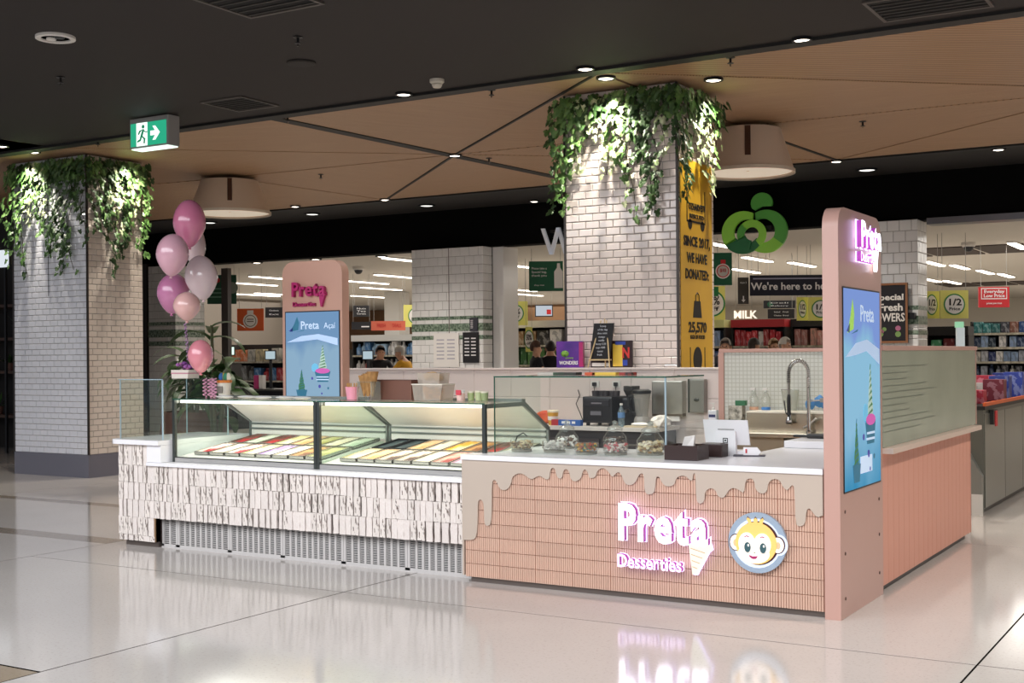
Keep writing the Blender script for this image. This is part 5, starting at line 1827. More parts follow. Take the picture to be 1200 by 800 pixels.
tag(MB().ball((-0.04, 0, 0.19), 0.05, 0.04, 0.035).ball((0.05, 0, 0.18), 0.05, 0.04, 0.03).ball((0.0, 0.0, 0.20), 0.04, 0.05, 0.03).build('biscuit_bits', mat('biscuit_pale', 'cfae84', 0.7, col2='b08a5c', scale=40), t, True), kind='stuff')
t = thing('sprinkle_jar', 'small jar with red label on the gelato case', 'jar', on_case(540, 0.58))
MB().lathe([(0.032, 0), (0.034, 0.05), (0.03, 0.06)], 14).build('jar', mat('jar_pink', 'd9b6ae', 0.3), t)
MB().lathe([(0.033, 0.06), (0.033, 0.085)], 14).build('lid', PAPER, t)
MB().box(-0.024, -0.036, 0.045, 0.024, -0.030, 0.085).build('jar_label', mat('label_red', 'c23a4a', 0.5), t)
for px_, h_, c1, lb in ((552, 0.06, '9fae7a', 'small green sprinkle tub beside the red-labelled jar'), (561, 0.065, 'aeb78c', 'pale green sprinkle tub, middle of three on the gelato case'), (568, 0.06, '8f9c70', 'green sprinkle tub touching the glass guard')):
    t = thing('sprinkle_tub', lb, 'tub', on_case(px_, 0.66), 0, 'green sprinkle tubs')
    MB().lathe([(0.026, 0), (0.029, h_)], 14).build('tub', mat('tub_' + c1, c1, 0.4), t)
    MB().lathe([(0.031, h_), (0.031, h_ + 0.012), (0.02, h_ + 0.014)], 14).build('lid', mat('tub_lid_cream', 'd9d2c0', 0.4), t)
t = thing('tip_jar', 'paper tip cup with colourful rim on the gelato case near balloons', 'cup', on_case(263, 0.60))
MB().lathe([(0.05, 0), (0.065, 0.145), (0.062, 0.145)], 18).build('cup', mat('tip_white', 'c9c4bc', 0.5), t)
MB().lathe([(0.068, 0.13), (0.07, 0.15), (0.06, 0.155)], 18).build('orange_rim', mat('tip_orange', 'c2702c', 0.5), t)
for k, c1 in enumerate(('2f6ab0', 'd9b93a', '3a8a6a', 'd9d3c0')):
    MB().ball((-0.035 + 0.025 * k, 0.01 * (k % 2), 0.18), 0.028, 0.02, 0.04, 8, 6).build('tissue', mat('tissue_' + c1, c1, 0.6), t)
MB().box(-0.035, -0.064, 0.04, 0.035, -0.058, 0.10).build('print', mat('print_grey', '6d6862', 0.6), t)
t = thing('label_stickers', 'white crumpled wrapper lying on the gelato case top', 'wrapper', on_case(288, 0.45))
for k in range(5):
    MB().ball((-0.25 + 0.22 * k, 0.04 * (k % 2), 0.012), 0.10, 0.05, 0.012, 10, 6).build('sheet', mat('wrapper_white', 'cfd0d0', 0.3), t, True)

# ------------------------------------------------------------------ balloons with their weight box
BY = 0.62


def balloon(px0, py0, px1, py1, y, col, label, pearl=True, tilt=0.0):
    c = at((px0 + px1) / 2, (py0 + py1) / 2, y=y)
    D = dist(c)
    rx = (px1 - px0) * D / F / 2
    rz = (py1 - py0) * D / F / 2
    t = thing('balloon', label, 'balloon', (c.x, c.y, c.z), 0, 'balloons tied above the kiosk end')
    prof = []
    n = 18
    for k in range(n + 1):
        a = PI * k / n
        z = math.cos(a)
        r = math.sin(a)
        if z < 0:
            r *= 1 - 0.30 * (-z) ** 1.3
        prof.append((max(0.006, rx * r), rz * z * (1.0 if z > 0 else 1.0)))
    m = mat('balloon_' + col, col, 0.22, 0.0, var=0.06, scale=3, coat=0.6)
    MB().lathe(prof, 26).build('skin', m, t, True)
    MB().lathe([(0.006, -rz + 0.004), (0.017, -rz - 0.014), (0.012, -rz - 0.018)], 10).build('knot', m, t)
    t.rotation_euler = (0, tilt, 0)
    return c, rz, t


BL = [((203, 234, 241, 290), BY, 'c2708f', 'deep pink balloon at the very top of the bunch', 0.0),
      ((183, 274, 221, 324), BY - 0.30, 'cf9fae', 'pearl pink balloon under the top one, touching the column side', 0.1),
      ((215, 262, 241, 314), BY + 0.42, 'd0b8bb', 'pale balloon mostly hidden behind the deep pink top balloon', -0.1),
      ((217, 299, 255, 352), BY + 0.10, 'd2bcbf', 'large pearl white balloon beside the green hanging banner', -0.12),
      ((184, 320, 222, 368), BY + 0.18, 'c078a0', 'mauve pink balloon half behind the round peach one', 0.12),
      ((203, 342, 235, 376), BY - 0.22, 'd8aaa6', 'round peach pink balloon lowest in the main bunch', 0.0),
      ((220, 398, 250, 437), BY - 0.28, 'd3838f', 'single coral pink balloon hanging low over the glass guard', 0.0)]
anchor = at(222, 438, y=BY)
ends = []
for (bx, y, col, lb, tl) in BL:
    ends.append(balloon(*bx, y, col, lb, True, tl))
RIB = mat('ribbon_mauve', 'b58ab8', 0.4)
rb = thing('balloon_ribbon', 'curled mauve ribbon hanging from the balloon bunch', 'ribbon', (0, 0, 0))
pts = []
b0 = at(217, 378, y=BY - 0.2)
b1 = at(221, 424, y=BY - 0.05)
for k in range(60):
    f = k / 59
    q = b0.lerp(b1, f)
    pts.append((q.x + 0.012 * math.sin(k * 1.1), q.y + 0.012 * math.cos(k * 1.1), q.z))
MB().tube(pts, 0.004, 5).build('strand', RIB, rb)
pts = [(b0.x - 0.01, b0.y, b0.z), (b0.x - 0.015, b0.y + 0.05, (b0.z + b1.z) / 2), (b1.x - 0.02, b1.y, b1.z)]
MB().tube(pts, 0.003, 5).build('strand', mat('ribbon_dark', '5a3a58', 0.4), rb)
# flower box
p = at(222, 443, y=BY)
t = thing('flower_box', 'small white box of purple flowers on the glass guard', 'flower box', (min(-6.08, p.x), BY - 0.05, 1.470))
MB().prism([(-0.10, 0), (0.10, 0), (0.11, 0.075), (-0.11, 0.075)], -0.07, 0.07).build('box', mat('box_cream', 'd8cdc4', 0.5), t)
MB().box(-0.108, -0.074, 0.04, 0.108, 0.074, 0.05).build('ribbon_band', mat('band_rose', 'c08090', 0.5), t)
rg = random.Random(8)
for k in range(22):
    a, q = rg.uniform(0, 2 * PI), rg.uniform(0, 0.08)
    c1 = rg.choice(('7a3f8a', '9a5aa0', 'b06a9a', '5a2f5a'))
    MB().ball((q * math.cos(a) * 1.1, q * math.sin(a) * 0.8, 0.085 + rg.uniform(0, 0.06)), 0.02, 0.02, 0.016, 8, 5).build('flower', mat('flower_' + c1, c1, 0.6), t)
t = thing('curled_streamer', 'pink curled paper streamers hanging over the glass guard edge', 'streamer', (0, 0, 0))
for j, px_ in enumerate((240, 246, 251)):
    q0 = at(px_, 444, y=0.5)
    pts = [(q0.x + 0.016 * math.sin(k * 0.9 + j), 0.50 + 0.016 * math.cos(k * 0.9), 1.47 - 0.0045 * k) for k in range(38)]
    MB().tube(pts, 0.006, 5).build('streamer', mat('streamer_pink', 'c58fa8', 0.5), t)

# ------------------------------------------------------------------ potted plants behind the kiosk end
LEAFD = mat('dark_strap_leaf', '2e4a26', 0.4, col2='4a6b38', scale=6)
TERRA = mat('pot_terracotta', '5e3c32', 0.6, var=0.08, scale=5)


def strap_leaf(L, w, bend, m=None):
    """arching strap leaf along +x from the origin, with a keel"""
    vs, fs = [], []
    n = 7
    for i in range(n + 1):
        f = i / n
        x = L * math.sin(f * bend) / bend
        z = L * (1 - math.cos(f * bend)) / bend
        hw = w * math.sin(PI * min(1, 0.12 + 0.88 * f)) ** 0.7 * (1 if f < 0.98 else 0.3)
        vs += [(x, -hw, -z + 0.25 * hw), (x, 0, -z), (x, hw, -z + 0.25 * hw)]
    for i in range(n):
        a = 3 * i
        fs += [(a, a + 1, a + 4, a + 3), (a + 1, a + 2, a + 5, a + 4)]
    return vs, fs


def potted(label, loc, pot_r, pot_h, stem_h, nleaf, L, w, seed, spread=1.0):
    t = thing('potted_plant', label, 'plant', loc)
    MB().lathe([(pot_r * 0.45, 0), (pot_r * 0.85, pot_h * 0.35), (pot_r, pot_h * 0.7), (pot_r * 0.9, pot_h), (pot_r * 0.8, pot_h), (pot_r * 0.8, pot_h - 0.06)], 28).build('pot', TERRA, t, True)
    MB().lathe([(pot_r * 0.8, pot_h - 0.05), (0.01, pot_h - 0.04)], 20).build('soil', mat('soil', '1f1713', 0.95), t)
    rg = random.Random(seed)
    for s in range(4):
        a = s * 1.7
        MB().tube([(0.05 * math.cos(a), 0.05 * math.sin(a), pot_h - 0.05), (0.14 * math.cos(a), 0.14 * math.sin(a), pot_h + stem_h * (0.55 + 0.15 * s))], [0.028, 0.018], 7).build('stem', mat('stem_green', '4a4a30', 0.7), t)
    protos = []
    for k in range(4):
        vs, fs = strap_leaf(L * (0.75 + 0.15 * k), w, 1.2 + 0.25 * k)
        me = bpy.data.meshes.new('leaf')
        me.from_pydata(vs, [], fs)
        me.materials.append(LEAFD)
        for p in me.polygons:
            p.use_smooth = True
        protos.append(me)
    for k in range(nleaf):
        s = k % 4
        a0 = s * 1.7
        f = rg.uniform(0.25, 1.0)
        o = bpy.data.objects.new('leaf', protos[rg.randrange(4)])
        zz = pot_h + stem_h * (0.55 + 0.15 * s) * f
        o.location = (0.14 * f * math.cos(a0), 0.14 * f * math.sin(a0), zz)
        o.rotation_euler = (rg.uniform(-0.3, 0.3), rg.uniform(-1.0, -0.1), rg.uniform(0, 2 * PI))
        COL.objects.link(o)
        o.parent = t


p = at(150, 556, z=0)
potted('leafy dark green plant in a big brown pot beside the grey plinth', (-9.9, 4.35, 0), 0.44, 0.95, 0.75, 70, 0.52, 0.055, 4)
potted('tall dark broad-leaved plant behind the balloons', (-8.75, 3.6, 0), 0.30, 0.7, 1.35, 46, 0.60, 0.085, 12)

# ------------------------------------------------------------------ ivy hanging from the column heads
LV = mat('ivy_leaf', '41692a', 0.45, col2='76985a', scale=5)
LV2 = mat('ivy_leaf_dark', '26401f', 0.5, col2='3f5f2c', scale=6)
LV3 = mat('ivy_leaf_pale', '8aa46a', 0.5, col2='d9dcb8', scale=14)
VST = mat('ivy_stem', '3a3420', 0.8)
IVY = [(0, -0.05), (0.32, -0.30), (0.52, 0.05), (0.30, 0.22), (0.36, 0.55), (0.0, 1.0), (-0.36, 0.55), (-0.30, 0.22), (-0.52, 0.05), (-0.32, -0.30)]


def ivy(label, faces, top_z, seed):
    """faces: list of (origin xy, direction along, outward normal, vines) ; vine = (u, z_bottom)"""
    root = thing('hanging_ivy', label, 'ivy', (faces[0][0][0], faces[0][0][1], 0))
    ro = Vector((faces[0][0][0], faces[0][0][1], 0))
    rg = random.Random(seed)

    def leaf(mb, p, out, s):
        # local frame: n near outward, tip mostly down
        n = (out + Vector((rg.uniform(-.5, .5), rg.uniform(-.5, .5), rg.uniform(-0.1, .6)))).normalized()
        tip = Vector((rg.uniform(-.6, .6), rg.uniform(-.6, .6), -1))
        tip = (tip - n * tip.dot(n)).normalized()
        sd = n.cross(tip)
        vs = [p + (tip * v + sd * u + n * (-0.18 * abs(u))) * s for u, v in IVY] + [p + (tip * 0.25 + n * 0.06) * s]
        m = len(IVY)
        mb.raw(vs, [(i, (i + 1) % m, m) for i in range(m)])

    for (o, al, out, vines, width) in faces:
        o, al, out = Vector((*o, 0)), Vector((*al, 0)), Vector((*out, 0))
        for (u, zb, dens, kind) in vines:
            mb = MB()
            st = MB()
            p = o + al * u + out * 0.05 + Vector((0, 0, top_z - 0.05)) - ro
            pts = [p.copy()]
            sway = rg.uniform(0, 6)
            n = max(3, int((top_z - zb) / 0.06))
            for k in range(n):
                z = top_z - 0.05 - (top_z - 0.05 - zb) * (k + 1) / n
                q = Vector((p.x, p.y, z)) + al * 0.05 * math.sin(sway + k * 0.35) + out * (0.02 + 0.02 * math.sin(k * 0.7 + sway))
                pts.append(q)
            st.tube(pts, 0.004, 4, cap=False)
            for q in pts:
                for j in range(dens):
                    if rg.random() < 0.74:
                        f = (top_z - q.z) / max(0.2, top_z - zb)
                        sp = 0.10 * (1 - 0.5 * f)
                        pp = q + al * rg.uniform(-sp, sp) + out * rg.uniform(-0.02, 0.07) + Vector((0, 0, rg.uniform(-0.03, 0.03)))
                        leaf(mb, pp, out, rg.uniform(0.05, 0.085))
            v = mb.build('vine', (LV, LV2, LV3)[kind], root)
            st.build('vine_stem', VST, v)
        # dense fringe under the ceiling
        for part in range(int(width / 0.22) + 1):
            mb = MB()
            for k in range(26):
                u = part * 0.22 + rg.uniform(-0.04, 0.26)
                if u > width + 0.1:
                    continue
                dz = rg.uniform(0, 0.36) * rg.uniform(0.5, 1)
                leaf(mb, o + al * u + out * rg.uniform(0.02, 0.16) + Vector((0, 0, top_z - 0.02 - dz)) - ro, out, rg.uniform(0.07, 0.11))
            if len(mb.bm.verts):
                mb.build('leaf_fringe', (LV, LV2, LV2)[part % 3], root)
    return root


def vines_from_px(lst, o, al, y=None, x=None):
    out = []
    for (px, pb, dens, kind) in lst:
        q = at(px, pb, y=y, x=x)
        out.append(((q.x - o[0]) if al[0] else (q.y - o[1]), q.z, dens, kind))
    return out


lo = (LX0, LY0)
lf = vines_from_px([(12, 310, 2, 0), (18, 285, 3, 1), (24, 300, 3, 0), (29, 322, 2, 1), (36, 262, 3, 2), (42, 235, 3, 2), (48, 275, 3, 0), (54, 250, 2, 2), (62, 300, 3, 1), (68, 290, 3, 1), (73, 319, 3, 1), (80, 296, 3, 1), (87, 240, 3, 1), (92, 255, 2, 1), (100, 285, 2, 1), (57, 230, 3, 0), (32, 240, 3, 0), (84, 316, 1, 0)], lo, (1, 0), y=LY0 - 0.05)
lr = vines_from_px([(108, 272, 3, 1), (114, 255, 2, 0), (121, 262, 3, 1), (127, 285, 3, 1), (133, 322, 2, 1), (138, 268, 2, 2), (143, 300, 3, 1), (149, 285, 2, 1), (153, 262, 3, 0), (159, 250, 3, 2), (164, 285, 3, 0), (168, 300, 3, 0), (146, 235, 3, 2), (130, 235, 3, 2)], (LX0 + LWX, LY0), (0, 1), x=LX0 + LWX + 0.05)
ivy('green ivy trailing down the tiled column beside the balloons', [(lo, (1, 0), (0, -1), lf, LWX), ((LX0 + LWX, LY0), (0, 1), (1, 0), lr, LWY)], 4.47, 21)
co = (CX0, CY0)
cf = vines_from_px([(655, 232, 3, 0), (660, 250, 2, 0), (666, 205, 3, 0), (672, 190, 3, 0), (680, 198, 3, 2), (690, 180, 3, 0), (699, 150, 3, 2), (708, 205, 2, 2), (716, 160, 3, 0), (724, 178, 3, 2), (730, 205, 3, 0), (733, 235, 1, 2), (741, 160, 3, 1), (748, 195, 3, 1), (755, 215, 3, 1), (761, 252, 3, 1), (768, 225, 2, 1), (774, 195, 2, 2), (780, 150, 3, 1), (787, 165, 2, 1), (742, 262, 1, 0), (650, 250, 2, 1)], co, (1, 0), y=CY0 - 0.05)
cr = vines_from_px([(795, 200, 2, 1), (799, 232, 3, 1), (804, 225, 3, 0), (810, 160, 3, 2), (815, 150, 3, 0), (820, 185, 3, 2), (824, 200, 2, 2), (829, 225, 3, 2), (833, 190, 3, 0), (837, 170, 2, 2)], (CX0 + CWX, CY0), (0, 1), x=CX0 + CWX + 0.05)
ivy('green ivy trailing down the banner column above the kiosk', [(co, (1, 0), (0, -1), cf, CWX), ((CX0 + CWX, CY0), (0, 1), (1, 0), cr, CWY)], 4.47, 33)
# spotlights washing the ivy
for (x, y, e) in ((-12.75, 3.87, 210), (-11.42, 4.75, 210), (-3.70, 4.12, 230), (-2.70, 4.95, 170)):
    lamp('SPOT', 'ivy_spotlight', (x, y, 4.44), e, (1.0, 0.93, 0.80), (0, 0, 0), spot=math.radians(120), blend=0.9, radius=0.04)

# ------------------------------------------------------------------ yellow banner on the column side
bn_x = CX0 + CWX + 0.004
t = thing('yellow_banner', 'tall yellow banner with black print on the side of the column', 'banner', (bn_x, CY0, 0))
YEL = mat('banner_yellow', 'd9a92a', 0.45, var=0.05, scale=2)
yb0, yb1 = 0.06, 0.92
zb1 = at(815, 190, x=bn_x).z
MB().box(0.0, yb0, 1.35, 0.006, yb1, zb1).build('sheet', YEL, t)
BK_ = TXTK
cyb = (yb0 + yb1) / 2


def bt(s, py, h, wfrac, bold=0.03):
    z = at(813, py, x=bn_x).z
    me = text_mesh(s, h / 0.72, bold)
    xs = [v.co.x for v in me.vertices]
    sx = (yb1 - yb0) * wfrac / (max(xs) - min(xs))
    text(s, h, BK_, t, (0.0095, cyb, z), '+x', bold, sx, 0.002)


bt('OZHARVEST', 243, 0.07, 0.52)
bt('RESCUED', 254, 0.045, 0.46)
bt('SINCE 2017,', 284, 0.105, 0.84)
bt('WE HAVE', 303, 0.105, 0.64)
bt('DONATED:', 322, 0.105, 0.74)
bt('25,570', 384, 0.11, 0.58)
bt('KGS OF FOOD', 395, 0.042, 0.46, 0.02)
tk = MB()
zt = at(813, 259, x=bn_x).z
tk.box(0.006, cyb - 0.27, zt - 0.02, 0.009, cyb + 0.24, zt + 0.0)
tk.box(0.006, cyb - 0.27, zt, 0.009, cyb - 0.25, zt + 0.34)
tk.box(0.006, cyb + 0.22, zt, 0.009, cyb + 0.24, zt + 0.34)
tk.build('truck_outline', BK_, t)
for yy in (-0.18, 0.16):
    MB().lathe([(0.055, 0), (0.055, 0.003)], 16).build('truck_wheel', BK_, t).matrix_local = Matrix.Translation((0.006, cyb + yy, zt - 0.04)) @ Matrix.Rotation(PI / 2, 4, 'Y')
zc = at(813, 360, x=bn_x).z
MB().prism([(cyb - 0.12, zc - 0.11), (cyb + 0.12, zc - 0.11), (cyb + 0.085, zc + 0.07), (cyb - 0.085, zc + 0.07)], 0.006, 0.009, 'yz').build('bag_symbol', BK_, t)
MB().tube([(0.008, cyb - 0.05, zc + 0.065), (0.008, cyb - 0.045, zc + 0.13), (0.008, cyb, zc + 0.16), (0.008, cyb + 0.045, zc + 0.13), (0.008, cyb + 0.05, zc + 0.065)], 0.006, 5).build('bag_handle', BK_, t)
zc = at(813, 421, x=bn_x).z
MB().prism(disc(22, 0.12, 0.135, cyb, zc), 0.006, 0.009, 'yz').build('plate_symbol', BK_, t)
for yy in (-0.2, 0.2):
    MB().box(0.006, cyb + yy - 0.008, zc - 0.13, 0.009, cyb + yy + 0.008, zc + 0.13).build('cutlery_symbol', BK_, t)

# ------------------------------------------------------------------ supermarket behind
# header letter and round leaf emblem
LETW = mat('header_letter_white', 'd9dade', 0.4, emit=0.12, ecol='e4e6ee')
t = thing('header_letter', 'tall thin white W letter on the black shop header', 'sign letter', (0, 0, 0))
pl = [at(a, b, y=FY - 0.12) for a, b in ((634, 268), (648, 298), (661, 268))]
z1, z0 = pl[0].z, pl[1].z
x0, x1 = pl[0].x + 0.04, pl[0].x + (pl[2].x - pl[0].x) * 1.42
wd = (x1 - x0)
bw_ = 0.07
w4 = [x0, x0 + wd * 0.27, x0 + wd * 0.5, x0 + wd * 0.73, x1]
W_ = MB()
for i in range(4):
    a, b = w4[i], w4[i + 1]
    za, zb = (z1, z0) if i % 2 == 0 else (z0, z1)
    W_.prism([(a - bw_ / 2, za), (a + bw_ / 2, za), (b + bw_ / 2, zb), (b - bw_ / 2, zb)], FY - 0.14, FY - 0.09)
W_.build('letter_stroke', LETW, t)
MB().box(x0 + wd * 0.2, FY - 0.09, z1 - 0.08, x0 + wd * 0.75, FY, z1 - 0.03).build('bracket', DARK, t)

p0, p1 = at(848, 272, y=FY - 0.15), at(921, 272, y=FY - 0.15)
ew = p1.x - p0.x
cx = (p0.x + p1.x) / 2
cz = at(885, 272, y=FY - 0.15).z
k_ = ew / 73.0     # metres across per photo pixel along the header
kz = dist((cx, FY, cz)) / F
t = thing('emblem_sign', 'round green swirling leaf emblem on the black shop header', 'emblem sign', (cx, FY - 0.12, cz))
GA = mat('emblem_lime', '7fb83a', 0.4, emit=0.12, ecol='8cc63f')
GB_ = mat('emblem_green', '4f9a3a', 0.4, emit=0.08, ecol='4f9a3a')
GC = mat('emblem_dark_green', '1f6b3a', 0.4, emit=0.04, ecol='1f6b3a')


def ring(name, c, r1, r2, a0, a1, m, d0, d1, off=(0, 0), n=26):
    """crescent band: outer circle r1 about c, inner circle r2 shifted by off"""
    P_ = []
    for k in range(n + 1):
        a = math.radians(a0 + (a1 - a0) * k / n)
        P_.append(((c[0] + r1 * math.cos(a)) * k_, (c[1] + r1 * math.sin(a)) * kz))
    for k in range(n, -1, -1):
        a = math.radians(a0 + (a1 - a0) * k / n)
        P_.append(((c[0] + off[0] + r2 * math.cos(a)) * k_, (c[1] + off[1] + r2 * math.sin(a)) * kz))
    MB().prism(P_, d0, d1).build(name, m, t)


ring('left_loop', (-12, 0), 25, 15, 62, 215, GA, -0.10, -0.04, (4, 0))
ring('left_loop_foot', (-12, 0), 25, 15, 212, 322, GC, -0.10, -0.04, (4, 2))
ring('right_loop', (14, 0), 25, 15, -40, 118, GB_, -0.08, -0.02, (-4, 0))
ring('right_loop_foot', (14, 0), 25, 15, -128, -38, GA, -0.085, -0.02, (-3, 2))
ring('inner_loop', (-1, -3), 17, 8.5, -55, 135, GA, -0.13, -0.102, (0, 0))
ring('inner_loop_side', (-1, -3), 17, 8.5, 130, 200, GB_, -0.13, -0.102, (0, 0))
ring('inner_loop_tail', (-1, -3), 17, 9, 196, 262, GC, -0.13, -0.102, (1, 2))
P_ = [((10 + 12.5 * math.cos(a)) * k_, (33 + 12 * math.sin(a)) * kz) for a in [math.radians(q) for q in range(-20, 216, 12)]]
P_ += [(2 * k_, 25 * kz), (10 * k_, 29 * kz)]
MB().prism(P_, -0.09, -0.04).build('leaf', GB_, t)
MB().box(-0.3, -0.03, 0.0, 0.3, 0.118, 0.1).build('bracket', DARK, t)

# ceiling strip lights
STRIPM = emis('strip_glow', 'fff4e2', 6)
srt = {}
for i, (px, py) in enumerate([(477, 304), (465, 323), (430, 330), (447, 337.5), (322, 325), (297, 332), (302, 345), (325, 344), (435, 347), (609, 311), (609, 339), (617, 344.5), (888, 303), (940, 309), (874, 316.5), (844, 286),
                              (1095, 308), (1125, 312), (1155, 318), (1179, 322), (1193, 287), (1092, 327.6), (1116, 330)]):
    p = at(px, py, z=SCZ - 0.02)
    if p.y > 45:
        continue
    zone = 'near the pink totem top' if px < 350 else 'between pink totem and striped pillar' if px < 500 else 'by the green milk banner' if px < 650 else 'around the leaf emblem and navy sign' if px < 1000 else 'beyond the chalkboard pillar'
    srt[zone] = srt.get(zone, 0) + 1
    t = thing('strip_light', f'white strip light, {"first second third fourth fifth sixth seventh".split()[srt[zone] - 1]} of those {zone}', 'ceiling light', (p.x, p.y, SCZ - 0.0), 0, 'supermarket strip lights')
    D = dist(p)
    L = min(2.4, 0.9 + D * 0.03)
    MB().box(-0.09, -L / 2, -0.035, 0.09, L / 2, 0.0).build('housing', TRIMW, t)
    MB().box(-0.075, -L / 2 + 0.03, -0.055, 0.075, L / 2 - 0.03, -0.035).build('tube', STRIPM, t)
for (px, py, lb, sc) in ((420, 312, 'black dome camera on supermarket ceiling beside the striped pillar', 1), (1021, 0, '', 0), (1135, 284, 'white dome camera on supermarket ceiling by the chalkboard pillar', 1)):
    if not sc:
        continue
    p = at(px, py, z=SCZ)
    t = thing('dome_camera', lb, 'camera', (p.x, p.y, SCZ))
    MB().lathe([(0.14, 0), (0.14, -0.06), (0.11, -0.09)], 18).build('base', TRIMW, t)
    MB().lathe([(0.10, -0.09), (0.09, -0.14), (0.05, -0.18), (0.005, -0.19)], 18).build('dome', BLACK, t)
for (px, py, n, lb) in ((1112, 294, 3, 'row of dark ceiling vents above the half price signs'), (1165, 332, 4, 'distant row of dark ceiling vents by the red price sign')):
    p = at(px, py, z=SCZ)
    t = thing('ceiling_vent', lb, 'vent', (p.x, p.y, SCZ - 0.001))
    for k in range(n):
        MB().box(-1.6 + k * 1.12, -1.1, -0.02, -0.58 + k * 1.12, 1.1, 0.0).build('vent_panel', mat('vent_brown', '3a2c24', 0.7), t)

SIGN_RZ = YAW


def hung_sign(name, px0, py0, px1, py1, y, m, label, cat='hanging sign', hang=True, rz=SIGN_RZ, th=0.03, frame=None, group=None, floor_post=False):
    """board facing the walkway; returns (thing, width, height): local x right, z up from the board's lower edge"""
    c = at((px0 + px1) / 2, py1, y=y)
    D = dist(c)
    w, h = (px1 - px0) * D / F, (py1 - py0) * D / F
    t = thing(name, label, cat, (c.x, c.y, c.z), rz, group)
    MB().box(-w / 2, 0, 0, w / 2, th, h).build('board', m, t)
    if frame is not None:
        fw_ = h * 0.035
        for a in ((-w / 2, -0.012, 0, -w / 2 + fw_, 0, h), (w / 2 - fw_, -0.012, 0, w / 2, 0, h), (-w / 2 + fw_, -0.012, 0, w / 2 - fw_, 0, fw_), (-w / 2 + fw_, -0.012, h - fw_, w / 2 - fw_, 0, h)):
            MB().box(*a).build('frame_bar', frame, t)
    if hang and c.z + h < SCZ - 0.02:
        for a in (-0.42, 0.42):
            MB().box(a * w - 0.004, 0.010, h, a * w + 0.004, 0.018, SCZ - c.z).build('hanger', mat('hanger_grey', 'a8a49e', 0.4, 0.5), t)
    if floor_post:
        MB().box(-0.04, 0.035, -c.z, 0.04, 0.10, h * 0.8).build('post', DARK, t)
    return t, w, h


def stext(s, hh, m, t, x, z, bold=0.02, maxw=None, dep=-0.004):
    me = text_mesh(s, hh / 0.72, bold)
    xs = [v.co.x for v in me.vertices]
    w = max(xs) - min(xs)
    sx = 1.0 if maxw is None else maxw / w
    return text(s, hh, m, t, (x, dep, z), '-y', bold, sx, 0.003)


def sdisc(t, cx, cz, r, m, name, d0, d1, sx=1.0, n=26):
    return MB().prism([(cx + r * sx * math.cos(2 * PI * k / n), cz + r * math.sin(2 * PI * k / n)) for k in range(n)], d0, d1).build(name, m, t)


NAVY = mat('sign_navy', '17182b', 0.5)
YS = mat('sign_yellow', 'e8e47c', 0.6)
GRN = mat('sign_green', '0f5a3c', 0.6)
RGRN = mat('ring_green', '2f8a4a', 0.5)
REDS = mat('sign_red', 'c8242c', 0.5)
ORG = mat('sign_orange', 'e0622e', 0.5)
BLKS = mat('sign_black', '1c1b1f', 0.6)

t, w, h = hung_sign('service_sign', 879, 322, 1000, 346, 15.5, NAVY, 'wide navy sign reading here to help, hung above the shop aisles')
stext("We're here to help", h * 0.36, TXTW, t, -w * 0.095, h * 0.44, 0.02, w * 0.79)
MB().box(-w * 0.47, -0.004, h * 0.80, w * 0.5, 0, h * 0.86).build('white_line', mat('line_grey', 'a9aac0', 0.6), t)
t, w, h = hung_sign('aisle_marker', 865, 325, 877.5, 356, 15.3, mat('marker_grey', '45413c', 0.6), 'narrow dark grey aisle marker with arrow beside the navy sign')
stext('Aisle 3', h * 0.07, TXTW, t, 0, h * 0.80, 0.0, w * 0.6)
MB().prism([(-0.012, h * 0.3), (0.012, h * 0.3), (0.012, h * 0.16), (0.04, h * 0.16), (0, h * 0.06), (-0.04, h * 0.16), (-0.012, h * 0.16)], -0.004, 0).build('arrow', TXTW, t)


def price_sign(px0, py0, px1, py1, y, label, big, small, wx=1.0, hang=True, cx=0.0, post=False):
    t, w, h = hung_sign('price_sign', px0, py0, px1, py1, y, YS, label, 'price sign', hang, floor_post=post)
    r = min(h * 0.38, w * 0.45 / wx if wx < 1 else h * 0.38)
    r = h * 0.38
    sdisc(t, cx * w, h * 0.5, r, RGRN, 'ring', -0.006, 0, wx)
    sdisc(t, cx * w, h * 0.5, r * 0.88, PAPER, 'disc', -0.010, -0.006, wx)
    stext(big, r * 0.62, TXTK, t, cx * w, h * 0.5 + r * 0.18, 0.02, r * 1.15 * wx, -0.013)
    stext(small, r * 0.30, TXTK, t, cx * w, h * 0.5 - r * 0.42, 0.01, r * 1.0 * wx, -0.013)
    return t


price_sign(934, 348, 947, 375.5, 17, 'narrow yellow half price sign beside the large one under navy sign', '1/2', 'Price', 0.45)
price_sign(947.5, 348, 985, 375.5, 17, 'yellow half price sign partly hidden by the lit pink totem', '1/2', 'Price', 1.0, cx=-0.12)
price_sign(820, 335, 850, 376, 17.5, 'yellow percent off sign partly hidden behind the yellow banner', '50%', 'off', 1.0, cx=-0.02)
price_sign(1083, 341, 1101, 373, 16, 'narrow yellow half price sign next to the chalkboard pillar', '1/2', 'Price', 0.55)
price_sign(1102, 340, 1135, 373, 16, 'yellow half price sign beside the red price sign', '1/2', 'Price')
price_sign(585, 353, 618.5, 381, 17, 'yellow 50% off sign beside the striped pillar', '50%', 'off', 1.0, cx=0.05)
price_sign(473, 357, 492, 383, 19, 'yellow price sign cut off by the striped pillar', '1/2', 'Price', 1.0, cx=0.3)
price_sign(616, 383, 624, 412, 16.5, 'tall narrow yellow price strip behind the people in black', '50%', 'off', 0.5)

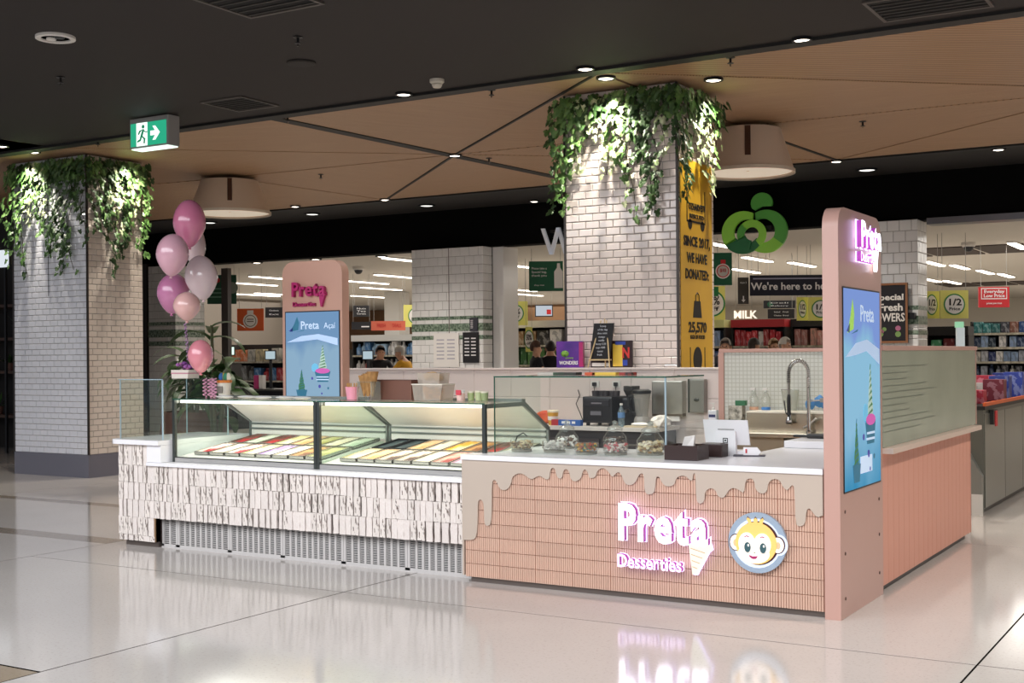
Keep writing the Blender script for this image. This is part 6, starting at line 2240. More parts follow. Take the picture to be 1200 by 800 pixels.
t, w, h = hung_sign('green_banner', 620, 306, 660, 341, 14.5, GRN, 'dark green banner with white milk bottle beside the banner column')
for k, s in enumerate(('Please take a', 'Special bag,', 'thank you')):
    stext(s, h * 0.075, TXTW, t, -w * 0.20, h * (0.76 - 0.12 * k), 0.0, w * 0.44)
MB().prism([(w * 0.24, h * 0.1), (w * 0.49, h * 0.1), (w * 0.49, h * 0.65), (w * 0.42, h * 0.78), (w * 0.41, h * 0.93), (w * 0.33, h * 0.93), (w * 0.32, h * 0.78), (w * 0.24, h * 0.65)], -0.006, 0).build('bottle_picture', PAPER, t)
stext('shop now', h * 0.05, TXTW, t, -w * 0.2, h * 0.2, 0.0, w * 0.3)
t, w, h = hung_sign('green_banner', 834, 296, 858, 334, 14.2, GRN, 'green banner with red price tag beside the yellow column banner')
sdisc(t, w * 0.05, h * 0.43, h * 0.23, PAPER, 'ring', -0.006, 0)
sdisc(t, w * 0.05, h * 0.43, h * 0.195, REDS, 'ring', -0.009, -0.006)
sdisc(t, w * 0.05, h * 0.43, h * 0.165, mat('tag_grey', 'c9c4bd', 0.6), 'disc', -0.012, -0.009)
stext('$10', h * 0.11, REDS, t, w * 0.05, h * 0.45, 0.02, w * 0.3, -0.015)
MB().box(-0.04 + w * 0.05, -0.01, h * 0.66, 0.05 + w * 0.05, 0, h * 0.78).build('tag_top', REDS, t)
t, w, h = hung_sign('green_sign', 834, 336, 842, 347, 14.4, RGRN, 'small green board under the green banner', 'hanging sign')
t, w, h = hung_sign('green_banner', 243, 322, 277, 356, 14.0, mat('sign_green_deep', '114a35', 0.6), 'dark green banner beside the balloons, crossed by a dark post')
for k in range(3):
    MB().box(-w * 0.45, -0.005, h * (0.22 + 0.14 * k), w * 0.05, 0, h * (0.26 + 0.14 * k)).build('print_line', mat('green_print', '6f9a86', 0.6), t)
sdisc(t, w * 0.36, h * 0.55, h * 0.2, mat('green_grey', '7f8a80', 0.6), 'disc', -0.006, 0)
sdisc(t, -w * 0.15, h * 0.82, h * 0.09, REDS, 'red_mark', -0.006, 0)
p = at(266, 440, y=13.7)
t = thing('shop_post', 'slim dark post in front of the green banner near the balloons', 'post', (p.x, 13.7, 0))
MB().box(-0.10, -0.06, 0, 0.10, 0.06, 3.72).build('shaft', mat('post_brown', '3a322f', 0.5), t)
MB().box(-0.16, -0.1, 0, 0.16, 0.1, 0.02).build('foot_plate', DARK, t)
t, w, h = hung_sign('orange_sign', 278, 361.5, 309, 387.5, 15.0, ORG, 'square orange sign with a round white tag symbol beside the dark post')
sdisc(t, 0, h * 0.45, h * 0.33, PAPER, 'ring', -0.006, 0)
sdisc(t, 0, h * 0.45, h * 0.265, mat('tag_dark', '6d5a50', 0.6), 'ring', -0.009, -0.006)
sdisc(t, 0, h * 0.45, h * 0.235, PAPER, 'disc', -0.012, -0.009)
MB().box(-h * 0.14, -0.008, h * 0.72, h * 0.14, 0, h * 0.92).build('tag_top', PAPER, t)
for k in range(2):
    MB().box(-h * 0.15, -0.0135, h * (0.40 + 0.1 * k), h * 0.15, -0.012, h * (0.44 + 0.1 * k)).build('print_line', mat('tag_dark'), t)
for (a, b, c, d, y, lb, tx) in ((311, 360, 331, 372, 17, 'small black sign with white lines beside the orange sign', ('Checkouts', 'Exit')), (414, 358, 433, 371, 20, 'small black sign with three white lines behind the pink totem', ('Nuts', 'Tea', 'Cereals')),
                                (895, 352, 932, 361, 19, 'black sign with green dot above the red shelf', ('Deli', 'Bakery')), (900, 362, 931, 373, 18.5, 'black four-line sign under the green-dotted black sign', ('Salad   Fruit', 'Cheese  Bread'))):
    t, w, h = hung_sign('department_sign', a, b, c, d, y, BLKS, lb)
    for k, s in enumerate(tx):
        stext(s, h * 0.15, TXTW, t, 0, h * (0.8 - 0.6 * (k + 0.3) / max(1, len(tx) - 0.4)), 0.0, w * 0.55)
    if a == 895:
        sdisc(t, -w * 0.3, h * 0.5, h * 0.35, GRN, 'green_dot', -0.006, 0)
t, w, h = hung_sign('letters_sign', 861, 363, 883, 375, 18.0, mat('letter_board', 'b5a894', 0.6), 'pale board with white MILK letters above the red shelf')
stext('MILK', h * 0.75, mat('letter_glow', 'fff6e6', 0.5, emit=0.8, ecol='fff6e6'), t, w * 0.05, h * 0.5, 0.03, w * 1.25)
t, w, h = hung_sign('low_price_sign', 1147, 336, 1183, 360, 19, REDS, 'red sign with a white frame hung above the dark goods shelves')
for a in ((-w * 0.42, h * 0.40, w * 0.42, h * 0.44), (-w * 0.42, h * 0.90, w * 0.42, h * 0.94), (-w * 0.42, h * 0.44, -w * 0.40, h * 0.90), (w * 0.40, h * 0.44, w * 0.42, h * 0.90)):
    MB().box(a[0], -0.006, a[1], a[2], 0, a[3]).build('white_frame', TXTW, t)
stext('Everyday', h * 0.16, TXTW, t, 0, h * 0.77, 0.02, w * 0.66)
stext('Low Price', h * 0.16, TXTW, t, 0, h * 0.56, 0.02, w * 0.68)
stext('prices you trust', h * 0.09, TXTW, t, 0, h * 0.2, 0.01, w * 0.5)
t, w, h = hung_sign('strip_sign', 435, 376, 475, 387, 18.2, mat('coral_board', 'd66a52', 0.5), 'long coral red header board behind the man in yellow', hang=True)
stext('FRESH', h * 0.4, REDS, t, -w * 0.2, h * 0.5, 0.0, w * 0.25)
stext('DEALS', h * 0.4, REDS, t, w * 0.25, h * 0.5, 0.0, w * 0.25)
t, w, h = hung_sign('strip_sign', 412, 377, 435, 386, 18.3, BLKS, 'dark header board beside the coral red one', hang=True)
MB().box(0, -0.004, h * 0.3, w * 0.4, 0, h * 0.45).build('print_line', TXTW, t)

# flower chalkboard in a timber frame, on the pillar
t, w, h = hung_sign('flower_chalkboard', 1003, 332, 1063.5, 402, 12.25, mat('slate_black', '1d1b20', 0.8), 'timber-framed chalkboard for fresh flowers in front of tiled pillar', 'chalkboard', False, 0.0, 0.04, mat('frame_timber', '8a5c3a', 0.6))
CH = mat('chalk_print', 'dcd8d2', 0.8)
MB().box(-0.5, 0.04, h * 0.4, 0.5, 0.149, h * 0.5).build('wall_bracket', DARK, t)
stext('Special', h * 0.10, CH, t, w * 0.15, h * 0.76, 0.03, w * 0.55)
stext('Fresh', h * 0.12, CH, t, w * 0.18, h * 0.59, 0.03, w * 0.45)
stext('FLOWERS', h * 0.14, CH, t, w * 0.08, h * 0.42, 0.02, w * 0.72)
rg = random.Random(4)
for k in range(9):
    c1 = rg.choice(('b06a8a', '7a9a5a', 'c9c2b8', '5a7a4a'))
    sdisc(t, w * rg.uniform(-0.1, 0.40), h * rg.uniform(0.10, 0.28), h * rg.uniform(0.025, 0.05), mat('chalk_' + c1, c1, 0.8), 'chalk_flower', -0.006, 0, 1, 9)

# notices on the striped pillar
zb = {}
for (a, b, c, d, m, lb) in ((543, 389, 561, 425, BLKS, 'tall black notice with white list on the striped pillar'), (551, 372, 560, 388, mat('notice_grey', '3b3a44', 0.6), 'small dark notice above the tall black one on the pillar'), (509, 390, 538, 430, PAPER, 'white paper notice on the striped pillar')):
    q0, q1 = at(a, d, y=12.39), at(c, b, y=12.39)
    t = thing('pillar_notice', lb, 'notice', (q0.x, 12.384, q0.z))
    w, h = q1.x - q0.x, q1.z - q0.z
    MB().box(0, -0.012, 0, w, 0.004, h).build('board', m, t)
    for k in range(6):
        for j in range(2 if w > 0.25 else 1):
            MB().box(w * (0.12 + 0.42 * j), -0.014, h * (0.78 - 0.11 * k), w * (0.42 + 0.42 * j), -0.012, h * (0.82 - 0.11 * k)).build('print_line', TXTW if m is not PAPER else mat('print_pale', 'b9b6c0', 0.7), t)

# ------------------------------------------------------------------ people: one continuous skinned body each
people = []


def person(label, px, py, y, facing, shirt, trousers, hairc, skin='d2a083', lean=0.0, arms='down', height=1.68, bald=False, turn=0.0):
    """px,py: centre of the head in the photograph at depth plane y; facing: rotation about z (0 looks to -y)"""
    c = at(px, py, y=y)
    t = thing('person', label, 'person', (c.x, c.y, 0), facing)
    hy = -math.sin(lean)
    k = min(1.12, max(0.92, c.z / (0.92 + 0.70 * math.cos(lean))))
    fwd = Vector((0, (0.70 * hy - 0.015) * k, 0))
    fwd.rotate(Matrix.Rotation(facing, 3, 'Z'))
    t.location = (c.x - fwd.x, c.y - fwd.y, 0)
    V, E_, Rr = [], [], []

    def v(x, yy, z, r):
        # lean the upper body forward about the hips
        if z > 0.92:
            dz = z - 0.92
            yy, z = yy + dz * hy, 0.92 + dz * math.cos(lean)
        V.append((x * k, yy * k, z * k))
        Rr.append(r * k)
        return len(V) - 1

    def e(a, b):
        E_.append((a, b))
    pel = v(0, 0, 0.94, 0.135)
    wst = v(0, 0.0, 1.10, 0.125)
    chs = v(0, -0.01, 1.28, 0.150)
    shd = v(0, 0, 1.40, 0.115)
    nck = v(0, 0, 1.47, 0.055)
    hd0 = v(0, -0.015, 1.54, 0.068)
    hd1 = v(0, -0.015, 1.61, 0.088)
    hd2 = v(0, -0.010, 1.66, 0.070)
    for a, b in ((pel, wst), (wst, chs), (chs, shd), (shd, nck), (nck, hd0), (hd0, hd1), (hd1, hd2)):
        e(a, b)
    nose = v(0, -0.115, 1.575, 0.014)
    e(hd0, nose)
    for s in (-1, 1):
        sh_ = v(0.17 * s, 0, 1.39, 0.062)
        if arms == 'front':
            el, wr = v(0.22 * s, -0.12, 1.16, 0.045), v(0.13 * s, -0.36, 1.16, 0.032)
            dr = (0, -1, -0.1)
        elif arms == 'reach':
            el, wr = v(0.24 * s, -0.20, 1.22, 0.045), v(0.12 * s, -0.44, 1.10, 0.032)
            dr = (0, -1, -0.3)
        else:
            el, wr = v(0.23 * s, 0.02, 1.12, 0.045), v(0.24 * s, -0.06, 0.88, 0.032)
            dr = (0, -0.2, -1)
        e(shd, sh_)
        e(sh_, el)
        e(el, wr)
        d = Vector(dr).normalized()
        b = Vector(V[wr]) / k
        pm = Vector(b) + d * 0.07
        V.append(tuple(pm * k))
        Rr.append(0.030 * k)
        palm = len(V) - 1
        e(wr, palm)
        sd = Vector((1, 0, 0))
        for f, (o, ln) in enumerate(((-0.027, 0.055), (-0.009, 0.068), (0.009, 0.063), (0.027, 0.048))):
            a1 = pm + sd * o + d * 0.045
            a2 = a1 + d * ln + Vector((0, 0, -0.012))
            V.append(tuple(a1 * k)); Rr.append(0.0095 * k); i1 = len(V) - 1
            V.append(tuple(a2 * k)); Rr.append(0.008 * k); i2 = len(V) - 1
            e(palm, i1); e(i1, i2)
        th = pm - sd * 0.05 * s + d * 0.02
        V.append(tuple(th * k)); Rr.append(0.010 * k)
        e(palm, len(V) - 1)
        hp = v(0.09 * s, 0, 0.88, 0.095)
        kn = v(0.10 * s, -0.01, 0.48, 0.062)
        an = v(0.10 * s, 0.02, 0.09, 0.042)
        to = v(0.11 * s, -0.16, 0.045, 0.040)
        e(pel, hp); e(hp, kn); e(kn, an); e(an, to)
    me = bpy.data.meshes.new('body')
    me.from_pydata(V, E_, [])
    o = bpy.data.objects.new('body', me)
    COL.objects.link(o)
    o.parent = t
    md = o.modifiers.new('skin', 'SKIN')
    for i, sv in enumerate(me.skin_vertices[0].data):
        sv.radius = (Rr[i], Rr[i])
        sv.use_root = (i == 0)
    sb_ = o.modifiers.new('sub', 'SUBSURF')
    sb_.levels = 1
    sb_.render_levels = 1
    people.append((o, t, k, lean, hy, shirt, trousers, skin, hairc, bald))
    return t


person('grey-haired man in a yellow shirt bending over the checkout', 467, 405, 14.2, -1.35, 'e0a52c', '2b2b33', 'b9b3aa', lean=0.42, arms='reach', height=1.74)
person('dark-haired person in black leaning over the checkout', 446, 407, 14.6, 0.9, '1c1b1f', '24242a', '2a1d18', lean=0.35, arms='reach', height=1.68)
person('person in black with brown hair tied back, beside the yellow price strip', 629, 402, 14.1, 2.3, '141418', '1c1c20', '4a3024', arms='front', height=1.70)
person('person in black and navy next to the purple snack bag', 645, 399, 15.1, -2.6, '15151c', '1e2238', '1d1512', arms='front', height=1.74)
person('grey-haired woman looking out over the splashback end', 850, 402, 14.6, 0.2, '4a4a52', '2a2a30', '8a8178', height=1.62)
person('man with dark brown hair seen from behind by the shelves', 884, 397, 15.0, 2.9, '3b4350', '2a2a30', '2e1f19', height=1.76)
person('person with fair hair and tan top by the shelves', 907, 402, 16.0, 0.7, '8a6f5a', '3a3a40', '9a7a58', height=1.63)
person('white-haired man in a white shirt behind the splashback', 921, 399, 14.6, 1.4, 'dcdcde', '3a3a44', 'd8d4cc', height=1.70)
bpy.context.view_layer.update()
dg = bpy.context.evaluated_depsgraph_get()
for (o, t, k, lean, hy, shirt, trousers, skin, hairc, bald) in people:
    me = bpy.data.meshes.new_from_object(o.evaluated_get(dg))
    o.modifiers.clear()
    o.data = me
    me.materials.clear()
    sk = mat('skin_' + skin, skin, 0.5)
    for m in (sk, mat('cloth_' + shirt, shirt, 0.85), mat('cloth_' + trousers, trousers, 0.85), mat('shoe_dark', '1a1716', 0.5)):
        me.materials.append(m)
    for p in me.polygons:
        p.use_smooth = True
        c = p.center / k
        zz = 0.92 + (c.z - 0.92) / max(0.3, math.cos(lean)) if c.z > 0.92 else c.z
        far = math.hypot(c.x, c.y - (zz - 0.92) * hy) if zz > 0.92 else abs(c.x)
        if c.z < 0.10:
            p.material_index = 3
        elif zz < 0.93 and abs(c.x) < 0.205:
            p.material_index = 2
        elif zz > 1.455 and abs(c.x) < 0.13:
            p.material_index = 0
        elif far > 0.255 and zz < 1.26:
            p.material_index = 0
        else:
            p.material_index = 1

    def L(x, y, z):
        dz = z - 0.92
        return Vector((x, y + dz * hy, 0.92 + dz * math.cos(lean))) * k
    hm = mat('hair_' + hairc, hairc, 0.6)
    bm = bmesh.new()
    bmesh.ops.create_uvsphere(bm, u_segments=14, v_segments=10, radius=1)
    bmesh.ops.delete(bm, geom=[v for v in bm.verts if v.co.z < -0.15 and v.co.y < 0.25 or (v.co.y < -0.72 and v.co.z < 0.45) or v.co.z < -0.75], context='VERTS')
    bmesh.ops.scale(bm, vec=(0.098 * k, 0.112 * k, 0.125 * k), verts=bm.verts)
    bmesh.ops.translate(bm, vec=L(0, 0.003, 1.625), verts=bm.verts)
    MB().join(bm).build('hair', hm, t, True)
    ey = MB()
    for s in (-1, 1):
        ey.ball(L(0.032 * s, -0.092, 1.60), 0.011 * k, 0.008 * k, 0.008 * k, 8, 6)
    ey.build('eyes', BLACK, t)
    er = MB()
    for s in (-1, 1):
        er.ball(L(0.092 * s, 0.0, 1.585), 0.012 * k, 0.022 * k, 0.034 * k, 8, 6)
    er.build('ears', sk, t, True)
    mo = MB().ball(L(0, -0.086, 1.530), 0.024 * k, 0.008 * k, 0.006 * k, 8, 5)
    mo.build('mouth', mat('lip_rose', 'a8605a', 0.5), t)

# ------------------------------------------------------------------ shelves with goods
rg = random.Random(77)
SHF = mat('shelf_dark', '26221f', 0.6)
PM = {}


def product_proto(kind, c1):
    key = (kind, c1)
    if key not in PM:
        mb = MB()
        if kind == 'box':
            mb.box(-0.5, -0.5, 0, 0.5, 0.5, 1, bev=0.03)
        elif kind == 'bottle':
            mb.lathe([(0.42, 0), (0.45, 0.1), (0.45, 0.62), (0.18, 0.82), (0.18, 1.0)], 10)
        else:
            mb.prism([(-0.48, 0), (0.48, 0), (0.44, 0.15), (0.46, 0.85), (0.42, 1.0), (-0.42, 1.0), (-0.46, 0.85), (-0.44, 0.15)], -0.3, 0.3)
        pm = mat('pack_' + c1, c1, 0.5, col2=tint(c1), scale=2.6, rnd=0.25)
        for n_ in pm.node_tree.nodes:
            if n_.type == 'VALTORGB':
                n_.color_ramp.elements[0].position = 0.54
                n_.color_ramp.elements[1].position = 0.58
        o = mb.build('shelf_product', pm, None)
        PM[key] = o.data
        bpy.data.objects.remove(o)
    return PM[key]


def shelf_unit(px0, px1, y, h, levels, label, rows, d=0.5, top=None, name='store_shelf'):
    """rows: per level (from the floor up) (what the goods are, kinds, colours, product width, product height)"""
    a, b = at(px0, 410, y=y), at(px1, 410, y=y)
    w = b.x - a.x
    t = thing(name, label, 'shelf', (a.x, y, 0))
    MB().box(0, d - 0.03, 0, w, d, h).build('back_panel', SHF, t)
    for x in (0, w - 0.03):
        MB().box(x, 0.03, 0, x + 0.03, d - 0.03, h).build('side_panel', SHF, t)
    step = h / levels
    for l in range(levels):
        MB().box(0.03, 0.0, l * step + 0.02, w - 0.03, d - 0.03, l * step + 0.05).build('shelf_board', SHF, t)
        MB().box(0.03, -0.012, l * step + 0.01, w - 0.03, 0.0, l * step + 0.055).build('price_rail', mat('price_rail', 'c9c2b0', 0.5, col2='8a8270', scale=14), t)
    if top:
        MB().box(0, -0.02, h, w, d, h + 0.16).build('header_board', mat('header_' + top, top, 0.5), t)
    for l, row in enumerate(rows):
        if row is None:
            continue
        what, kinds, cols, pw_, ph = row
        where = what[what.index(' on '):] if ' on ' in what else ''
        cnt_ = 0
        z = l * step + 0.052
        x = 0.05 + pw_ / 2
        while x < w - 0.05 - pw_ / 2:
            kd, c1 = rg.choice(kinds), rg.choice(cols)
            o = bpy.data.objects.new({'box': 'product_carton', 'bottle': 'product_bottle', 'pouch': 'product_pouch'}[kd], product_proto(kd, c1))
            o.location = (a.x + x, y + 0.16, z)
            hh = ph * rg.uniform(0.85, 1.05)
            o.scale = (pw_ * 0.92, 0.20, min(hh, step - 0.06))
            COL.objects.link(o)
            cnt_ += 1
            tag(o, f"{colour_name(c1)} {kd}, {ORD[cnt_]} along, {where.strip()}", 'product', 'goods ' + where.strip())
            x += pw_ * (1.0 if rg.random() < 0.9 else 1.4)
    return t


ORD = [None] + 'first second third fourth fifth sixth seventh eighth ninth tenth eleventh twelfth thirteenth fourteenth fifteenth sixteenth seventeenth eighteenth nineteenth twentieth'.split() + ['twenty-%s' % q for q in 'first second third fourth fifth sixth seventh eighth ninth'.split()] + ['thirtieth'] + ['thirty-%s' % q for q in 'first second third fourth fifth sixth'.split()]


def colour_name(h):
    r, g, b = (int(h[i:i + 2], 16) for i in (0, 2, 4))
    mx, mn = max(r, g, b), min(r, g, b)
    if mx - mn < 30:
        return 'white' if mn > 185 else 'grey' if mn > 75 else 'black'
    if r == mx:
        return 'pink' if b > 110 and r > 170 and g > 110 and abs(g - b) < 20 else 'red' if g < 90 else 'orange' if g < 140 else 'yellow' if r > 190 and b < 100 else 'beige'
    if g == mx:
        return 'green'
    return 'blue' if r < 130 or g > r else 'purple'


def tint(h):
    v = [int(h[i:i + 2], 16) for i in (0, 2, 4)]
    w = 245 if sum(v) < 480 else 90
    return ''.join('%02x' % int(a * 0.62 + w * 0.38) for a in v)


REDC = ('b8242c', 'd8d4cc', '9a2a2a', 'c9c2b4', '3a3a3a')
PINKC = ('c88a86', 'd49a92', 'b87a78')
BLUEC = ('2f4f8a', '3a6aa8', '24346a', '8aa0c0')
MIXC = ('c23a32', 'd8b43a', '2f6a8a', '3a7a4a', 'd8d2c8', '8a4a8a')
WHTC = ('d8d6d4', 'c4c6cc', 'b0b4c0', 'e0dcd4')
DRKC = ('2a3a5a', '3a4a6a', 'd8d4d0', '4a4a52', '1f2f3f', '8a8f98', '7a3030')
shelf_unit(857, 920, 17.2, 2.2, 5, 'red-topped supermarket shelf of snack packets beyond the splashback', [None, None, ('small mixed packet on second shelf of the red-topped unit', ('box', 'pouch'), REDC, 0.13, 0.3), ('red and white snack packet on the middle of the red-topped unit', ('pouch', 'box'), REDC, 0.125, 0.33), ('red and white snack packet on upper shelf of the red-topped unit', ('pouch', 'box'), REDC, 0.125, 0.33)], top='b4262c')
shelf_unit(927, 1000, 17.5, 2.2, 5, 'supermarket shelf of rows of pink cartons beside the pink totem', [None, None, ('pink carton on lower row of the pink carton shelf', ('box',), PINKC, 0.14, 0.3), ('pink carton on middle row of the pink carton shelf', ('box',), PINKC, 0.14, 0.34), ('pink carton on upper row of the pink carton shelf', ('box',), PINKC, 0.14, 0.34)], top='1a1718')
shelf_unit(832, 849, 16.9, 2.2, 5, 'narrow shelf of blue packs beside the yellow banner', [None, None, ('blue pack on lower row of the narrow blue shelf', ('box',), BLUEC, 0.16, 0.3), ('blue pack on middle row of the narrow blue shelf', ('box',), BLUEC, 0.16, 0.33), ('blue pack on upper row of the narrow blue shelf', ('box',), BLUEC, 0.16, 0.33)], top='d8d890')
shelf_unit(1085, 1135, 15.6, 1.95, 4, 'dark shelf of red and green packets under the half price signs', [None, ('packet on lower shelf under the half price signs', ('box', 'pouch'), MIXC, 0.15, 0.3), ('red or white packet on middle shelf under the half price signs', ('box', 'pouch'), ('b8242c', 'c23a32', 'd8d2c8', '3a7a4a'), 0.16, 0.33), ('red or green pouch on upper shelf under the half price signs', ('pouch',), ('b8242c', 'd8d2c8', '4a9a6a', '7a2a2a'), 0.22, 0.38)], top='1c1a1a')
wide = 'the wide dark shelving'
shelf_unit(1137, 1216, 18.4, 2.25, 8, 'wide dark shelving packed with blue, grey and white goods', [None, None] + [(f'item on {q} row of {wide}', kd, cl, pw_, 0.22) for q, kd, cl, pw_ in (
    ('third', ('bottle', 'box'), WHTC + DRKC, 0.14), ('fourth', ('bottle', 'box'), WHTC, 0.13), ('fifth', ('box', 'bottle'), WHTC + DRKC, 0.13), ('sixth', ('box',), BLUEC + WHTC, 0.14), ('seventh', ('box',), BLUEC + DRKC, 0.14), ('top', ('box',), ('b0905a', '2a6a6a', '3a3a42', '8a5a4a', '2f4f8a'), 0.17))])
shelf_unit(412, 492, 18.0, 2.05, 5, 'white-fronted shelf of bottles behind the man in yellow', [None, None, ('small pale bottle on lower shelf behind the man in yellow', ('bottle', 'box'), WHTC + ('8a4a4a',), 0.16, 0.3), ('small red and white bottle on middle shelf behind the man in yellow', ('bottle',), ('d8d4d0', 'b04a42', 'c9c2bc'), 0.15, 0.3), ('blue drink pack on upper shelf behind the man in yellow', ('bottle', 'box'), ('6a90b8', '4a78a8', '9ab8d0', 'd8d6d4'), 0.17, 0.33)], top='d6d4ce')
shelf_unit(268, 336, 17.0, 2.0, 4, 'shelf of orange and green goods behind the checkout screens', [None, ('orange or green item on lower shelf behind checkout screens', ('box',), MIXC, 0.22, 0.3), ('teal or red item on middle shelf behind checkout screens', ('box', 'bottle'), ('2f5f78', 'b8343c', '7a7a78', '3a6a9a'), 0.26, 0.38), ('pale or orange item on upper shelf behind checkout screens', ('box',), ('d8c8a0', 'd87a4a', 'e0b890', 'c9c2b4'), 0.28, 0.33)])
shelf_unit(236, 266, 15.2, 1.5, 4, 'low rack of colourful packets behind the single low balloon', [('colourful packet on bottom tier of the low rack', ('pouch', 'box'), MIXC, 0.17, 0.28), ('colourful packet on second tier of the low rack', ('pouch', 'box'), MIXC, 0.17, 0.28), ('colourful packet on third tier of the low rack', ('pouch', 'box'), MIXC, 0.17, 0.28), ('colourful packet on top tier of the low rack', ('pouch', 'box'), MIXC, 0.17, 0.28)])
shelf_unit(596, 665, 17.6, 2.3, 5, 'shelf of dark and white cartons behind the people in black', [None, None, ('red or white carton on lower shelf behind people in black', ('box',), REDC, 0.22, 0.35), ('green plant-like pack on middle shelf behind people in black', ('pouch',), ('3a6a3a', '5a8a4a', '8a9a5a', '2a4a2a'), 0.2, 0.38), ('white or black carton on upper shelf behind people in black', ('box',), ('d8d4d0', '2a2828', 'c9c2ba', '8a6a4a'), 0.34, 0.36)], top='c9c2b8')

# checkouts and screens
def checkout(px, y, wpx, label, seedc):
    a = at(px, 440, y=y)
    D = dist(a)
    w = wpx * D / F / 0.86
    t = thing('checkout_counter', label, 'checkout', (a.x, y, 0))
    MB().box(-w / 2, 0, 0.08, w / 2, 0.55, 0.92).build('body', mat('checkout_black', '17171a', 0.4), t)
    MB().box(-w / 2 - 0.03, -0.03, 0.92, w / 2 + 0.03, 0.58, 0.96).build('top', mat('checkout_top', '4a4845', 0.35), t)
    MB().box(-w / 2 + 0.05, 0.05, 0, w / 2 - 0.05, 0.5, 0.08).build('plinth', BLACK, t)
    for k in range(3):
        MB().box(-w / 2 + 0.06 + k * (w - 0.1) / 3, -0.012, 0.15, -w / 2 + 0.02 + (k + 1) * (w - 0.1) / 3, 0, 0.85).build('front_panel', mat('checkout_panel', '222227', 0.3), t)
    return t, w


SCRG = emis('pos_screen', 'cfe0d8', 0.9)


def pos_screen(px, py, y, wpx, hpx, label, base_z, tilt=0.12, m=None):
    c = at(px, py, y=y)
    D = dist(c)
    w, h = wpx * D / F, hpx * D / F
    t = thing('checkout_screen', label, 'screen', (c.x, y, base_z), YAW)
    MB().box(-w / 2 - 0.02, -0.02, c.z - base_z - h / 2 - 0.02, w / 2 + 0.02, 0.02, c.z - base_z + h / 2 + 0.02).build('bezel', BLACK, t)
    MB().box(-w / 2, -0.024, c.z - base_z - h / 2, w / 2, -0.02, c.z - base_z + h / 2).build('display', m or SCRG, t)
    MB().box(-0.03, 0.0, 0, 0.03, 0.04, c.z - base_z).build('stand', BLACK, t)
    MB().box(-0.1, -0.06, 0, 0.1, 0.1, 0.015).build('foot', BLACK, t)
    return t


checkout(268, 13.8, 24, 'dark self-checkout counter beside the low balloon', 1)
checkout(313, 13.2, 40, 'dark checkout counter with tilted screen beside the pink totem', 2)
pos_screen(268, 411, 14.1, 13, 9, 'bright green-white checkout screen beside the dark post', 0.96, m=emis('pos_green', 'd2f2e2', 1.4))
pos_screen(317, 416, 13.5, 11, 9, 'pale blue checkout screen beside the pink totem', 0.96, m=emis('pos_blue', 'b8ccd4', 0.9))
checkout(432, 13.0, 64, 'dark checkout counter in front of the man in yellow', 3)
pos_screen(431, 416, 13.3, 11, 9, 'pale checkout screen beside the dark-haired person', 0.96, m=emis('pos_blue', 'b8ccd4', 0.9))
checkout(632, 12.95, 60, 'dark checkout counter in front of the people in black', 4)
for i, (px_, c1, lb) in enumerate(((298, 'b03a72', 'magenta pack on the checkout counter between the screens'), (304, 'd8d4d0', 'white pack on the checkout counter near the pale screen'))):
    c = at(px_ + 4, 425, y=13.32)
    t = tag(MB().box(-0.06, -0.05, 0, 0.06, 0.05, 0.30, bev=0.01).build('counter_pack', mat('pack2_' + c1, c1, 0.5)), lb, 'product')
    t.location = (c.x, 13.30, 0.961)
t, w, h = hung_sign('wall_screen', 627, 357, 648, 371, 19.5, BLKS, 'hung display screen beside the green milk bottle banner', 'screen')
MB().box(-w * 0.45, -0.006, h * 0.08, w * 0.45, 0, h * 0.92).build('display', emis('tv_pale', 'c4ccd6', 0.9), t)
MB().box(w * 0.15, -0.009, h * 0.2, w * 0.4, -0.006, h * 0.6).build('picture', REDS, t)
c = at(459, 370, y=26)
t = thing('white_pillar', 'plain white pillar deep in the supermarket behind the coral board', 'column', (c.x, 26, 0))
MB().box(-0.3, 0, 0, 0.3, 0.6, 3.8).build('shaft', mat('pillar_white', 'dcdad6', 0.6), t)
MB().box(-0.34, -0.04, 0, 0.34, 0.64, 0.15).build('base', mat('pillar_grey', 'a9a6a0', 0.6), t)

# checkout conveyor beside the kiosk
t = thing('conveyor_checkout', 'grey checkout conveyor with orange-edged belt behind the kiosk side', 'checkout', (-0.20, 5.66, 0))
GRYM = mat('checkout_grey', '6d6e66', 0.35, 0.3)
MB().box(-0.9, 0.0, 0.06, 0.0, 4.6, 1.06).build('body', GRYM, t)
for k in range(4):
    MB().box(0.0, 0.02 + 1.14 * k, 0.07, 0.012, 1.14 + 1.14 * k, 1.02).build('side_panel', mat('checkout_side', '74756c', 0.3, 0.3), t)
MB().box(-0.88, 0.05, 0, -0.04, 4.5, 0.06).build('plinth', BLACK, t)
MB().box(-0.92, -0.02, 1.06, 0.02, 4.62, 1.10).build('belt_bed', mat('belt_black', '1d1c1d', 0.5), t)
MB().box(0.0, -0.02, 1.10, 0.03, 4.62, 1.135).build('orange_edge', mat('edge_orange', 'd9622a', 0.5), t)
MB().box(-0.93, -0.02, 1.10, -0.90, 4.62, 1.135).build('orange_edge', mat('edge_orange'), t)
MB().prism([(-0.9, 0.0), (0.0, 0.0), (0.0, 0.40), (-0.12, 0.62), (-0.9, 0.62)], -0.10, 0.0, 'xz').build('end_cowl', mat('cowl_grey', '8a8a84', 0.35, 0.3), t)
MB().box(-0.10, -0.112, 0.0, 0.008, -0.10, 0.215).build('end_plate', TRIMW, t)
MB().box(0.012, 0.28, 0.90, 0.05, 0.50, 1.05).build('card_holder', mat('holder_dark', '2a2826', 0.4), t)
MB().box(0.05, 0.34, 0.88, 0.058, 0.46, 1.04).build('red_tag', REDS, t)
rg2 = random.Random(12)
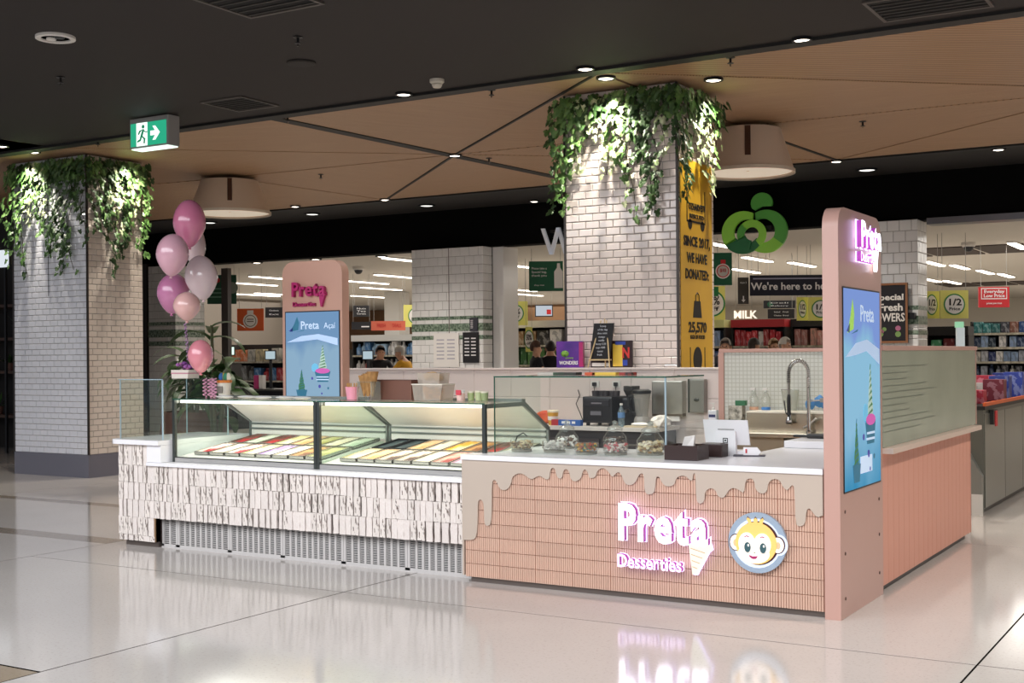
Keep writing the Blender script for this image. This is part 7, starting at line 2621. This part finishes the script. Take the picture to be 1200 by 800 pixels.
for k in range(1, 16):
    c1 = rg2.choice(('a8243a', '2a3f9a', 'c03048', 'd8d4d0', '7a1f32'))
    o = bpy.data.objects.new('counter_product', product_proto('box' if k % 3 else 'pouch', c1))
    o.location = (-0.2 - rg2.uniform(0.15, 0.65), 5.85 + 0.26 * k, 1.101)
    o.scale = (0.22, 0.2, rg2.uniform(0.14, 0.30))
    COL.objects.link(o)
    tag(o, f"{colour_name(c1)} pack, {ORD[k + 1]} along the orange-edged checkout conveyor", 'product', 'packs on the checkout conveyor')
c = at(1122, 402, y=5.4)
t = thing('terminal_stand', 'slim payment terminal on a post rising behind the frosted glass', 'terminal', (-0.42, 5.72, 1.101))
MB().lathe([(0.06, 0), (0.06, 0.015), (0.016, 0.02), (0.016, 0.50)], 10).build('post', DARK, t)
MB().box(-0.05, -0.02, 0.48, 0.03, 0.02, 0.80, rz=0.5).build('screen_body', mat('terminal_white', 'd8e4e6', 0.3, emit=0.15, ecol='d8e4e6'), t)
MB().box(-0.06, -0.024, 0.80, 0.02, 0.02, 0.86, rz=0.5).build('beacon', mat('beacon_green', '9ad8b0', 0.3, emit=0.4, ecol='9ad8b0'), t)

# neighbour shop at the far end: dark shelves with plants, bright screen
t = thing('plant_display', 'dark plant shelves in the shop beyond the ivy column', 'shelf', (-19.2, 7.0, 0))
for z in (0.6, 1.4, 2.0, 2.6):
    MB().box(0, 0, z, 3.5, 0.5, z + 0.05).build('shelf_board', mat('shelf_brown', '4a3328', 0.6), t)
for x in (0, 3.45):
    MB().box(x, 0, 0, x + 0.05, 0.5, 3.2).build('upright', mat('shelf_brown'), t)
rg3 = random.Random(6)
for k in range(3, 7):
    z = (0.652, 1.452, 2.052)[k % 3]
    p0 = Vector((-19.2 + 0.4 + 0.33 * k, 7.25, z))
    q = thing('shelf_plant', f"small green plant, {ORD[k - 2]} along the dark shelves beside the ivy column", 'plant', p0, 0, 'plants on the dark shelf')
    MB().lathe([(0.07, 0), (0.09, 0.14), (0.085, 0.14)], 12).build('pot', TERRA, q)
    mb = MB()
    for j in range(14):
        a = rg3.uniform(0, 2 * PI)
        d = Vector((math.cos(a), math.sin(a), rg3.uniform(0.3, 1.2))) * rg3.uniform(0.12, 0.26)
        s = Vector((-math.sin(a), math.cos(a), 0)) * 0.03
        b = Vector((0, 0, 0.13))
        mb.raw([b, b + d * 0.5 + s, b + d, b + d * 0.5 - s], [(0, 1, 2, 3)])
    mb.build('leaves', LV2, q)
q = at(4, 303, y=6.6)
t = thing('shop_screen', 'small bright window-like screen in front of the dark plant shelves', 'screen', (q.x, 6.6, 0))
MB().box(-0.35, -0.02, q.z - 0.15, 0.12, 0.02, q.z + 0.15).build('display', emis('shop_screen_glow', 'dfe6ee', 1.0), t)
MB().box(-0.02, 0.02, 0, 0.02, 0.06, q.z + 0.1).build('stand', DARK, t)
